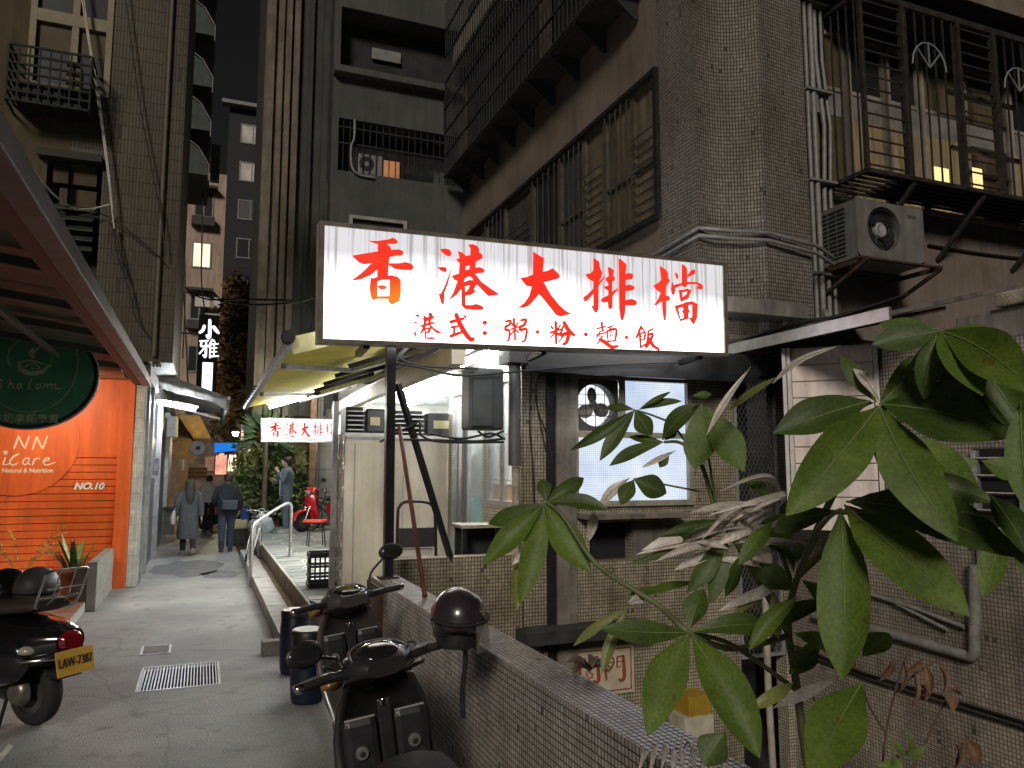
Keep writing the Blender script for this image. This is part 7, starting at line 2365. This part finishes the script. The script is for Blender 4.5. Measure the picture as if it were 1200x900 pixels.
def shoes(root, J, m_, boot=0.0):
    for s in 'LR':
        a, t_ = J['ank' + s], J['toe' + s]
        d = (t_ - a); d.z = 0; d.normalize()
        mb = MB().loft([[a + Vector((-.045 * d.y * c2 - .06 * d.x, .045 * d.x * c2 - .06 * d.y, -.085 + .10 * zz)) for c2, zz in ((1, 0), (-1, 0), (-.8, 1), (.8, 1))],
                        [a + d * .06 + Vector((-.05 * d.y * c2, .05 * d.x * c2, -.085 + .10 * zz)) for c2, zz in ((1, 0), (-1, 0), (-.7, .9), (.7, .9))],
                        [a + d * .18 + Vector((-.045 * d.y * c2, .045 * d.x * c2, -.085 + .05 * zz)) for c2, zz in ((1, 0), (-1, 0), (-.6, 1), (.6, 1))]], True, False)
        if boot:
            mb.tube([a + Vector((0, 0, -.03)), a + Vector((0, 0, boot))], [.055, .062], 12)
        mb.build('shoe', m_, root, bevel=.008)
walkL = {'hipL': (-.09, 0, .88), 'kneeL': (-.09, .10, .50), 'ankL': (-.09, .06, .09), 'toeL': (-.09, .19, .035), 'hipR': (.09, 0, .88), 'kneeR': (.09, -.03, .48), 'ankR': (.09, -.26, .16), 'toeR': (.09, -.20, .03)}
wl0 = at(219, 651, Z=0)
wo_, J = person('woman in a long grey coat with long dark hair walking away down the alley', 1.60, {**walkL, 'elL': (-.25, -.05, 1.12), 'wrL': (-.25, .05, .9), 'elR': (.25, -.02, 1.12), 'wrR': (.26, -.05, .88)}, wl0, 6)
coat = mat('grey_wool_coat', (0.05, 0.053, 0.056), .9, var=.25, scale=30)
MB().loft([ering((0, 0, 1.45), .075, .07), ering((0, 0, 1.40), .19, .10), ering((0, 0, 1.25), .20, .13), ering((0, 0, 1.0), .20, .14, 20, .02), ering((0, -.01, .7), .215, .165, 20, .05), ering((0, -.02, .44), .235, .19, 20, .07, 1), ering((0, -.02, .38), .235, .195, 20, .08, 1.2)]).build('coat', coat, wo_)
sleeves(wo_, J, coat, .075, .055)
MB().loft([ering((0, .02, 1.70), .03, .04), ering((0, .0, 1.675), .085, .09), ering((0, -.02, 1.60), .10, .095), ering((0, -.05, 1.50), .105, .075), ering((0, -.08, 1.36), .115, .06, 20, .05), ering((0, -.10, 1.22), .10, .05, 20, .08), ering((0, -.11, 1.14), .05, .03)]).build('hair', hair_m, wo_)
trousers(wo_, J, mat('black_trousers', (0.015, 0.015, 0.016), .9))
shoes(wo_, J, mat('tan_shoe', (0.28, 0.20, 0.13), .6))
wbag = thing('tote_bag', 'pale tote bag hanging at the left side of the woman in the grey coat', 'bag', wl0 + Vector((-.30, 0, .75)))
MB().loft([ering((wl0.x - .30, wl0.y - .02, .66), .05, .11, 12), ering((wl0.x - .31, wl0.y - .02, .78), .06, .13, 12), ering((wl0.x - .28, wl0.y - .02, .93), .03, .10, 12)]).build('body', mat('pale_canvas', (0.42, 0.40, 0.35), .8), wbag)
MB().tube([(wl0.x - .28, wl0.y - .10, .92), (wl0.x - .2, wl0.y - .02, 1.3), (wl0.x - .28, wl0.y + .06, .92)], .008, 5).build('strap', mat('pale_canvas', ()), wbag)

ml = at(264, 647, Z=0)
mo, J = person('person in a black jacket and dark jeans walking away with a bag slung behind', 1.70, {'kneeL': (-.09, .02, .48), 'ankL': (-.09, -.04, .09), 'toeL': (-.09, .09, .035), 'kneeR': (.10, .08, .5), 'ankR': (.10, .08, .09), 'toeR': (.12, .2, .035), 'elL': (-.27, .02, 1.14), 'wrL': (-.22, .18, 1.02), 'elR': (.27, .0, 1.12), 'wrR': (.27, .10, .92)}, ml, 3)
jk = mat('black_padded_jacket', (0.010, 0.012, 0.018), .85, var=.25, scale=12)
MB().loft([ering((0, 0, 1.50), .085, .08), ering((0, -.01, 1.42), .19, .12), ering((0, 0, 1.28), .215, .155, 20, .02), ering((0, 0, 1.05), .215, .15, 20, .03), ering((0, 0, .84), .215, .15, 20, .03), ering((0, 0, .80), .205, .145)]).build('jacket', jk, mo)
sleeves(mo, J, jk, .085, .06)
MB().loft([ering((0, -.06, 1.47), .11, .07), ering((0, -.09, 1.40), .13, .06), ering((0, -.09, 1.33), .08, .04)]).build('hood', jk, mo)
jeans = mat('blue_jeans', (0.03, 0.043, 0.07), .85, var=.3, scale=9)
trousers(mo, J, jeans, .11, .062)
shoes(mo, J, mat('black_shoe', (0.014, 0.014, 0.014), .5), .16)
MB().loft([ering((0, .015, 1.71), .04, .05), ering((0, .0, 1.68), .085, .09), ering((0, -.015, 1.60), .098, .095), ering((0, -.03, 1.53), .085, .06)]).build('hair', hair_m, mo)
mb_ = thing('shoulder_bag', 'dark navy shoulder bag on the back of the person in the black jacket', 'bag', ml + Vector((.05, -.22, 1.0)))
bb = MB()
bb.loft([[ml + Vector((.05 + .17 * x, -.17 - .10 * y, z)) for x, y in ((-1, 0), (1, 0), (.95, 1), (-.95, 1))] for z in (.92, .96, 1.06, 1.13)], True, False)
bb.build('body', mat('navy_bag', (0.022, 0.032, 0.05), .5, var=.2), mb_, bevel=.02)
MB().tube(smooth_path([ml + Vector((-.10, -.20, 1.10)), ml + Vector((-.17, -.17, 1.30)), ml + Vector((-.14, -.06, 1.46)), ml + Vector((-.05, .12, 1.40))]), .012, 6).build('strap', mat('navy_bag', ()), mb_)

p3 = at(243, 624, Z=0)
po, J = person('person in a cream top half hidden between the two walkers', 1.62, {}, p3, 0)
top_m = mat('cream_top', (0.50, 0.47, 0.40), .85)
MB().loft([ering((0, 0, 1.48), .07, .065), ering((0, 0, 1.40), .185, .11), ering((0, 0, 1.2), .19, .13), ering((0, 0, .9), .19, .13)]).build('top', top_m, po)
sleeves(po, J, top_m, .07, .05)
trousers(po, J, mat('black_trousers', ()))
shoes(po, J, mat('black_shoe', ()))
MB().loft([ering((0, .015, 1.71), .04, .05), ering((0, .0, 1.68), .085, .09), ering((0, -.015, 1.60), .098, .095), ering((0, -.02, 1.53), .08, .06)]).build('hair', hair_m, po)
ob_ = thing('orange_bag', 'bright orange carrier bag held by the person between the two walkers', 'bag', p3 + Vector((.22, 0, .6)))
c_ = p3 + Vector((.235, .06, 0))
MB().loft([[c_ + Vector((.09 * x, .05 * y, z)) for x, y in ((-1, -1), (1, -1), (1, 1), (-1, 1))] for z in (.50, .52, .78, .80)], True, False).build('body', mat('orange_bag', (0.75, 0.13, 0.04), .5), ob_, bevel=.01)
MB().tube(smooth_path([c_ + Vector((-.05, 0, .79)), c_ + Vector((0, 0, .86)), c_ + Vector((.05, 0, .79))]), .006, 5).build('handle', mat('orange_bag', ()), ob_)

sm = at(335, 624.5, Z=.345)
so, J = person('man in a grey blue jacket standing on the platform, hand at his mouth', 1.72, {'elL': (-.24, .10, 1.16), 'wrL': (-.13, .20, 1.36), 'elR': (.22, .12, 1.12), 'wrR': (.06, .26, 1.18), 'jaw': (0, .05, 1.54), 'head': (0, .045, 1.61), 'crown': (0, .03, 1.68), 'nose0': (0, .11, 1.585), 'nose': (0, .14, 1.565)}, sm, 82)
dj = mat('grey_blue_jacket', (0.10, 0.125, 0.15), .85, var=.2, scale=14)
MB().loft([ering((0, 0, 1.49), .085, .08), ering((0, 0, 1.41), .19, .12), ering((0, .01, 1.25), .20, .15, 20, .02), ering((0, .01, 1.0), .20, .145, 20, .03), ering((0, .01, .86), .205, .15, 20, .03)]).build('jacket', dj, so)
MB().loft([ering((0, .07, 1.46), .05, .05), ering((0, .10, 1.3), .07, .075), ering((0, .10, .9), .08, .075), ering((0, .10, .84), .08, .07)]).build('shirt', mat('white_shirt', (0.6, 0.6, 0.58), .8), so)
sleeves(so, J, dj, .075, .05)
trousers(so, J, mat('washed_jeans', (0.10, 0.13, 0.17), .85, var=.25), .11, .065)
shoes(so, J, mat('pale_trainer', (0.45, 0.45, 0.43), .6))
MB().loft([ering((0, .03, 1.715), .05, .055), ering((0, .02, 1.69), .09, .10), ering((0, .0, 1.63), .10, .095), ering((0, -.035, 1.57), .085, .06), ering((0, -.03, 1.52), .07, .05)]).build('hair', hair_m, so)

# ------------------------------------------------------------ cables over the alley
def wires(name, label, runs, r_, m_, Y=None):
    t = thing(name, label, 'cables', at(*runs[0][0], Y=Y) if Y else at(*runs[0][0][:2], Y=runs[0][0][2]))
    for run in runs:
        pts = [at(p[0], p[1], Y=(p[2] if len(p) > 2 else Y)) for p in run]
        MB().tube(smooth_path(pts), r_, 6).build('cable', m_, t)
wires('hanging_cable', 'pale cable pair dropping down the front of the olive apartment block', [[(92, -30), (100, 25), (115, 120), (126, 200), (131, 243), (134, 268)], [(95, -30), (104, 40), (117, 120), (128, 205), (132, 245)]], .013, cable_w, 13.25)
wires('gutter_cable', 'white cable looping from the awning gutter to the hanging cable bundle', [[(8, 150, 9.0), (30, 185, 10), (60, 225, 11.5), (85, 243, 12.4), (105, 245, 13), (128, 240, 13.25)]], .014, mat('white_cable', (0.6, 0.58, 0.52), .5))
wires('wall_cable', 'thin dark cables running down across the olive tiled wall to the alley', [[(145, -20), (155, 60), (165, 130), (180, 210), (190, 260), (193, 300)], [(118, 250), (140, 262), (165, 282), (192, 305)], [(132, 262), (138, 300), (150, 335), (158, 370), (170, 390)], [(133, 262), (146, 320), (155, 355)], [(65, 252), (90, 254), (115, 248)]], .011, cable, 13.3)
wires('alley_cable', 'dark cables crossing the alley high up in front of the ribbed tower', [[(206, 332, 24), (235, 345, 22), (262, 353, 20), (300, 357, 18.5), (345, 354, 17), (368, 348, 16)], [(206, 338, 24), (240, 350, 22), (262, 351, 20), (300, 351, 19), (360, 357, 16.2), (361, 395, 16)], [(206, 300, 26), (215, 345, 25), (221, 470, 24)], [(213, 215, 26), (217, 330, 25.5), (214, 420, 25)], [(238, 225, 27), (236, 320, 26), (240, 365, 25)]], .022, cable)
cj = thing('shop_corner_cables', 'silvery bundle of cables and a junction knob above the grey awning corner', 'cables', at(180, 420, Y=14))
for k in range(5):
    MB().tube(smooth_path([at(155 + 2 * k, 370 + 3 * k, Y=13.9), at(168 + 2 * k, 388 + 2 * k, Y=13.9), at(176 + 2 * k, 400 + k, Y=13.9), at(180 + 2 * k, 430, Y=13.9)]), .012, 5).build('cable', cable_w if k % 2 else cable, cj)

# ------------------------------------------------------------ broad-leaved money tree in the foreground
leafm = []
def leaf_mat(name, c1, c2, tr=.22, rough=.42):
    m, t, p, out = nt(name)
    rp, nz, src = noise_col(t, c1, c2, 9, 5)
    # dry brown flecks and paler insect marks
    fk, _, _ = noise_col(t, (1, 1, 1), (.95, .62, .35), 21, 2, .66, .72)
    fine, _, _ = noise_col(t, (.78, .78, .78), (1.12, 1.12, 1.0), 140, 2, .35, .65)
    rp_o = mul(t, mul(t, rp.outputs[0], fk.outputs[0]), fine.outputs[0])
    t.links.new(rp_o, p.inputs['Base Color'])
    p.inputs['Roughness'].default_value = rough
    bz = N(t, 'ShaderNodeTexNoise', Scale=55, Detail=3)
    t.links.new(src, bz.inputs['Vector'])
    bp = N(t, 'ShaderNodeBump', Strength=.25, Distance=.004)
    t.links.new(bz.outputs[0], bp.inputs['Height'])
    t.links.new(bp.outputs[0], p.inputs['Normal'])
    tl_ = t.nodes.new('ShaderNodeBsdfTranslucent')
    t.links.new(rp_o, tl_.inputs[0])
    mx = t.nodes.new('ShaderNodeMixShader')
    mx.inputs[0].default_value = tr
    t.links.new(p.outputs[0], mx.inputs[1])
    t.links.new(tl_.outputs[0], mx.inputs[2])
    t.links.new(mx.outputs[0], out.inputs[0])
    return m
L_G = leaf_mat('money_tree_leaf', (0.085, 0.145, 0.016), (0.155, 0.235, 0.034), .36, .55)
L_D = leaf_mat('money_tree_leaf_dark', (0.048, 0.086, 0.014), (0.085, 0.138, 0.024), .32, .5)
L_Y = leaf_mat('yellowed_leaf', (0.16, 0.19, 0.05), (0.24, 0.24, 0.08))
L_W = leaf_mat('pale_highlit_dried_leaf', (0.50, 0.44, 0.42), (0.75, 0.70, 0.68), .1, .4)  # pale colour holds the sign's highlight on glossy leaves; also used for dried ones
L_B = leaf_mat('brown_dried_leaf', (0.10, 0.05, 0.025), (0.20, 0.11, 0.06), .1, .7)
stem_m = mat('green_stem', (0.13, 0.155, 0.065), .6, var=.3, scale=12)
vein_m = mat('leaf_midrib', (0.16, 0.20, 0.07), .5, var=.2)
mt = thing('money_tree', 'broad leaved potted tree with finger like green leaves filling the right foreground', 'tree', (1.75, 1.85, -.2))
def leaf(b, t_, w, d0, d1, m_=None, curl=.05, fold=.18, nrm=None, vein=True):
    a, c_ = at(b[0], b[1], D=d0), at(t_[0], t_[1], D=d1)
    ww = w * .84 * (d0 + d1) / 2 / FPX
    nv = nrm if nrm is not None else (EYE - (a + c_) / 2).normalized() + Vector((rng.uniform(-.3, .3), 0, rng.uniform(.1, .6)))
    mb = MB()
    leaf_mesh(mb, a, c_, ww, nv, curl * rng.uniform(.5, 2.2), fold * rng.uniform(.6, 2.6), 20, ww * .012, rng.uniform(-.05, .05))
    o = mb.build('leaf', m_ or L_G, mt)
    if vein:
        v_ = MB()
        n = 9
        s_ = (c_ - a).normalized().cross(Vector(nv))
        up = s_.normalized().cross((c_ - a).normalized())
        L = (c_ - a).length
        mid = [mb.v[5 * (2 * k) + 2] for k in range(n)]
        pts = [p + up * .0012 for p in mid]
        v_.tube(pts, [max(.0006, ww * .018 * (1 - k / n) + .0005) for k in range(n)], 5)
        v_.build('midrib', vein_m, o)
    return o
def stem(pts, r0, r1, nm='stem'):
    ps = smooth_path([at(x, y, D=d) for x, y, d in pts])
    n = len(ps)
    MB().tube(ps, [r0 + (r1 - r0) * k / (n - 1) for k in range(n)], 8).build(nm, stem_m, mt)
# trunk and branches
stem([(962, 985, 2.25), (945, 890, 2.2), (933, 800, 2.15), (924, 740, 2.1), (930, 690, 1.95), (962, 610, 1.7), (1000, 535, 1.5), (1028, 478, 1.38)], .013, .006, 'trunk')
stem([(924, 742, 2.1), (895, 690, 2.15), (865, 640, 2.2), (840, 600, 2.2), (822, 545, 2.2), (800, 520, 2.2), (778, 518, 2.2)], .010, .004)
stem([(815, 536, 2.2), (790, 500, 2.2), (768, 488, 2.2), (746, 481, 2.2)], .004, .003)
stem([(822, 576, 2.2), (790, 570, 2.2), (760, 564, 2.2), (744, 561, 2.2)], .003, .0025)
stem([(935, 810, 2.15), (880, 770, 2.0), (850, 752, 1.9), (808, 741, 1.8)], .007, .005)
stem([(924, 745, 2.1), (860, 760, 2.0), (808, 741, 1.8), (770, 708, 1.9), (700, 662, 2.0), (660, 605, 2.1), (640, 589, 2.15)], .009, .005)
stem([(1000, 535, 1.5), (1060, 440, 1.4), (1085, 405, 1.35), (1104, 389, 1.3)], .006, .005)
stem([(955, 625, 1.75), (972, 605, 1.6), (985, 598, 1.5)], .006, .005)
stem([(840, 600, 2.2), (825, 500, 2.1), (822, 474, 2.1)], .004, .003)
stem([(930, 690, 1.95), (910, 640, 1.95), (880, 625, 1.95), (850, 622, 1.95)], .006, .004)
stem([(985, 600, 1.5), (1120, 600, 1.3), (1180, 610, 1.2)], .005, .004)
# cluster at upper right centre
A_ = (1030, 476)
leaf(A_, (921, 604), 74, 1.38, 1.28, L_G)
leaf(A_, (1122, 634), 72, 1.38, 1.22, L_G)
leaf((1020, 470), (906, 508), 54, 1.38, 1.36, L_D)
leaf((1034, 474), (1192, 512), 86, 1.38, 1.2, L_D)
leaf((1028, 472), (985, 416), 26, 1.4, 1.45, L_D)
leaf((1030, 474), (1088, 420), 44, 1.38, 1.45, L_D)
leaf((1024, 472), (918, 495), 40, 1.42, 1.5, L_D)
leaf((1026, 478), (985, 545), 40, 1.42, 1.5, L_G)
leaf((1030, 470), (1000, 432), 16, 1.37, 1.42, L_W)
# cluster top right
B_ = (1102, 388)
leaf(B_, (1022, 404), 44, 1.3, 1.32, L_D)
leaf(B_, (1152, 464), 52, 1.3, 1.18, L_G)
leaf(B_, (1215, 462), 64, 1.3, 1.1, L_G)
leaf(B_, (1186, 410), 40, 1.3, 1.25, L_G)
leaf(B_, (1083, 468), 34, 1.3, 1.3, L_D)
leaf((1104, 390), (1128, 500), 44, 1.32, 1.3, L_D)
leaf((1100, 386), (1030, 380), 26, 1.3, 1.35, L_G)
leaf((1106, 392), (1210, 520), 60, 1.32, 1.2, L_D)
# lower centre cluster
C_ = (985, 598)
leaf(C_, (987, 797), 72, 1.5, 1.38, L_G)
leaf((990, 592), (1136, 722), 80, 1.5, 1.25, L_G)
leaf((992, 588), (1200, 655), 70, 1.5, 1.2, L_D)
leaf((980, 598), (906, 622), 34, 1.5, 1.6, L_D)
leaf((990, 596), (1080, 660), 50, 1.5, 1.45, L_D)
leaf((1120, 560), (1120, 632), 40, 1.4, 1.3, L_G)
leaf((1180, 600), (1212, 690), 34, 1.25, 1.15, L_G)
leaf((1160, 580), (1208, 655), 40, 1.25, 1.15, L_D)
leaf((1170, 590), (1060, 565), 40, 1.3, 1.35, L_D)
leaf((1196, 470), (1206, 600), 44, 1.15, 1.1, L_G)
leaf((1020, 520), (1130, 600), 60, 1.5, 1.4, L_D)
leaf((1015, 540), (940, 570), 36, 1.55, 1.6, L_D)
leaf((1010, 800), (950, 915), 74, 1.5, 1.35, L_G)
leaf((1010, 770), (1042, 742), 34, 1.7, 1.75, L_D)
leaf((1005, 768), (960, 752), 36, 1.7, 1.75, L_D)
leaf((985, 700), (895, 735), 26, 1.9, 2.0, L_D)
for b, t_, w, mm in (((935, 700), (878, 762), 26, L_G), ((940, 680), (1004, 722), 30, L_G), ((1060, 562), (1146, 540), 36, L_G), ((1010, 520), (1078, 468), 34, L_D), ((905, 612), (866, 662), 26, L_G),
                     ((930, 742), (988, 762), 22, L_G), ((1180, 612), (1152, 700), 36, L_G), ((1150, 540), (1204, 560), 34, L_G), ((1040, 505), (1150, 585), 44, L_G), ((930, 800), (878, 832), 20, L_Y), ((938, 760), (1000, 742), 16, L_Y)):
    leaf(b, t_, w, 1.75, 1.7, mm)
# cluster lower left of centre
E_c = (808, 741)
leaf(E_c, (704, 737), 36, 1.8, 1.78, L_D)
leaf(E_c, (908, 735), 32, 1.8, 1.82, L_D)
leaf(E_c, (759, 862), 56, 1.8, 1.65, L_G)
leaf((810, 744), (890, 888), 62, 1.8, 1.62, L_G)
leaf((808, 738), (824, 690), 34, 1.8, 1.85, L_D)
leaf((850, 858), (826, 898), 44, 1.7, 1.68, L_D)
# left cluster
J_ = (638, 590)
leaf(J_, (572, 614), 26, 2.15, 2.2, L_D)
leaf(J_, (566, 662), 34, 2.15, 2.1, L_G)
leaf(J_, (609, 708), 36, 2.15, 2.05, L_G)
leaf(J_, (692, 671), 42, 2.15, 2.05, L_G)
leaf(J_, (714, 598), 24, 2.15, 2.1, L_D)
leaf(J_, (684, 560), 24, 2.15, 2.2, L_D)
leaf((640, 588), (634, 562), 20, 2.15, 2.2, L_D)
leaf((628, 640), (600, 662), 12, 2.15, 2.1, L_W)
leaf((606, 650), (605, 716), 20, 2.16, 2.1, L_Y)
# clusters before the window
G_ = (744, 480)
leaf(G_, (668, 528), 16, 2.2, 2.2, L_D)
leaf(G_, (703, 540), 22, 2.2, 2.15, L_D)
leaf(G_, (710, 478), 14, 2.2, 2.25, L_D)
leaf(G_, (764, 510), 26, 2.2, 2.2, L_D)
leaf((748, 480), (786, 459), 8, 2.2, 2.2, L_D)
leaf((750, 480), (799, 470), 13, 2.2, 2.2, L_D)
F_ = (778, 518)
leaf(F_, (714, 546), 20, 2.2, 2.15, L_D)
leaf(F_, (737, 512), 12, 2.2, 2.25, L_D)
leaf((776, 516), (818, 474), 30, 2.2, 2.15, L_D)
leaf((779, 516), (794, 503), 14, 2.2, 2.2, L_D)
leaf((792, 528), (752, 548), 8, 2.2, 2.2, L_W)
leaf((784, 530), (773, 548), 14, 2.2, 2.2, L_D)
H_ = (822, 474)
leaf(H_, (814, 550), 46, 2.1, 2.05, L_G)
leaf((826, 476), (872, 553), 44, 2.1, 2.0, L_G)
leaf((811, 464), (834, 462), 12, 2.1, 2.1, L_D)
leaf((880, 430), (828, 510), 10, 1.9, 1.9, L_W)
leaf((985, 405), (905, 450), 10, 1.8, 1.9, L_W)
leaf((915, 440), (855, 480), 12, 1.9, 2.0, L_Y)
leaf((742, 561), (781, 578), 34, 2.2, 2.2, L_D)
leaf((743, 562), (728, 592), 24, 2.2, 2.15, L_D)
leaf((738, 560), (702, 594), 16, 2.2, 2.2, L_W)
leaf((700, 592), (690, 634), 14, 2.2, 2.2, L_W)
# glossy tangle, the sign light on it painted as pale leaves
for b, t_, w, mm in (((850, 622), (752, 645), 18, L_W), ((850, 622), (735, 662), 12, L_D), ((862, 612), (770, 628), 14, L_D), ((905, 595), (838, 640), 17, L_W), ((900, 590), (810, 600), 12, L_W),
                     ((848, 628), (805, 695), 28, L_D), ((852, 632), (832, 708), 26, L_D), ((860, 640), (745, 650), 10, L_W), ((858, 640), (790, 668), 14, L_W), ((870, 634), (905, 660), 30, L_W), ((880, 630), (935, 605), 24, L_D),
                     ((905, 588), (868, 560), 22, L_D), ((900, 640), (930, 610), 40, L_G), ((920, 676), (842, 716), 14, L_W), ((922, 674), (880, 705), 18, L_W), ((905, 690), (912, 748), 18, L_Y), ((898, 688), (860, 720), 16, L_Y),
                     ((925, 660), (960, 628), 18, L_D), ((925, 690), (975, 640), 12, L_Y), ((870, 655), (930, 690), 36, L_D), ((985, 792), (905, 830), 16, L_W), ((960, 760), (925, 790), 30, L_D), ((850, 700), (870, 650), 20, L_D)):
    leaf(b, t_, w, 1.95, 1.9, mm, vein=(mm is not L_W))
for k in range(18):                                     # thin curled leaflets, caught light put into the pale colour
    o_ = rng.choice(((850, 622), (905, 592), (862, 640), (920, 676), (880, 610)))
    a_ = R(rng.choice((rng.uniform(150, 235), rng.uniform(120, 260), rng.uniform(-20, 40))))
    L_ = rng.uniform(38, 105)
    b_ = (o_[0] + rng.uniform(-12, 12), o_[1] + rng.uniform(-10, 10))
    leaf(b_, (b_[0] + L_ * math.cos(a_), b_[1] - L_ * math.sin(a_) * .6), rng.uniform(6, 13), 1.95 + rng.uniform(-.08, .08), 1.9 + rng.uniform(-.12, .12), rng.choice((L_W, L_W, L_D)), rng.uniform(.05, .2), rng.uniform(.4, 1.4), vein=False)
leaf((735, 715), (705, 790), 18, 1.9, 1.85, L_Y)
leaf((738, 712), (672, 757), 14, 1.9, 1.9, L_Y)
leaf((735, 708), (755, 702), 14, 1.9, 1.95, L_W)
leaf((730, 700), (780, 690), 10, 1.95, 2.0, L_G)
leaf((735, 706), (815, 683), 12, 1.95, 2.05, L_G)
# withered weed
wd = thing('withered_weed', 'withered weed with hanging brown curled leaves at the lower right', 'plant', at(1036, 930, D=2.6))
for pts in ([(1030, 980), (1034, 900), (1038, 860), (1048, 815), (1058, 780), (1064, 765)], [(1038, 860), (1020, 830), (1010, 805)], [(1048, 812), (1075, 788), (1098, 774)], [(1066, 905), (1080, 880), (1096, 845), (1110, 818)], [(1112, 960), (1120, 900), (1128, 870)]):
    MB().tube(smooth_path([at(x, y, D=2.6) for x, y in pts]), .004, 5).build('stem', mat('brown_stem', (0.11, 0.065, 0.04), .7), wd)
for b, t_, w in (((1046, 770), (1030, 798), 10), ((1058, 772), (1052, 812), 8), ((1066, 775), (1068, 832), 9), ((1084, 778), (1090, 815), 12), ((1098, 776), (1104, 815), 12), ((1076, 800), (1084, 822), 10), ((1104, 812), (1116, 835), 16), ((1112, 808), (1126, 812), 10),
                 ((1118, 870), (1122, 898), 12), ((1130, 862), (1146, 898), 16), ((1080, 772), (1060, 790), 9), ((1010, 850), (1008, 862), 8), ((950, 815), (955, 840), 10)):
    mb = MB()
    a, c_ = at(*b, D=2.6), at(*t_, D=2.55)
    leaf_mesh(mb, a, c_, w * 2.6 / FPX, Vector((rng.uniform(-1, 1), -1, .2)), .12, .9, 6)
    mb.build('leaf', L_B, wd)
sd_ = thing('pale_seedling', 'pale green seedling with small ragged leaves at the bottom right', 'plant', at(1050, 905, D=2.4))
for b, t_, w in (((1058, 888), (1040, 868), 14), ((1058, 886), (1064, 856), 14), ((1060, 884), (1084, 874), 14), ((1056, 892), (1028, 898), 10), ((1060, 890), (1080, 892), 12), ((1052, 884), (1046, 905), 14)):
    mb = MB()
    leaf_mesh(mb, at(*b, D=2.4), at(*t_, D=2.35), w * 2.4 / FPX, Vector((0, -1, .5)), .1, .3, 6)
    mb.build('leaf', mat('lime_leaf', (0.17, 0.24, 0.06), .5, var=.3, scale=12, trans=.2), sd_)
MB().tube([at(1050, 960, D=2.4), at(1056, 905, D=2.4), at(1058, 888, D=2.4)], .003, 5).build('stem', stem_m, sd_)
# fallen leaves on the parapet
dl = thing('dry_leaf', 'crumpled dry pinkish brown leaf lying on the parapet top', 'leaf', at(690, 787, Z=.91))
mb = MB()
c_ = at(690, 790, Z=.905)
for k in range(7):
    a = 6.28 * k / 7
    leaf_mesh(mb, c_ + Vector((0, 0, .01)), c_ + Vector((.11 * math.cos(a), .09 * math.sin(a), .012 + .035 * (k % 2))), .05, (math.cos(a) * .3, -.2, 1), .25, .7, 6)
mb.build('blade', mat('pink_brown_leaf', (0.22, 0.15, 0.125), .7, var=.35, scale=20), dl)
wr = thing('withered_leaf', 'grey white shrivelled leaf bunch lying on the parapet at the bottom of the picture', 'leaf', at(772, 890, Z=.91))
mb = MB()
for k in range(9):
    a, c_ = at(760 + 8 * k, 892 - 3 * (k % 3), Z=.91), at(748 + 13 * k, 905 + 6 * (k % 2), Z=.915)
    leaf_mesh(mb, a + Vector((0, 0, .02)), c_, .018, (rng.uniform(-.4, .4), -.3, 1), .3, .6, 5)
mb.build('blade', L_W, wr)
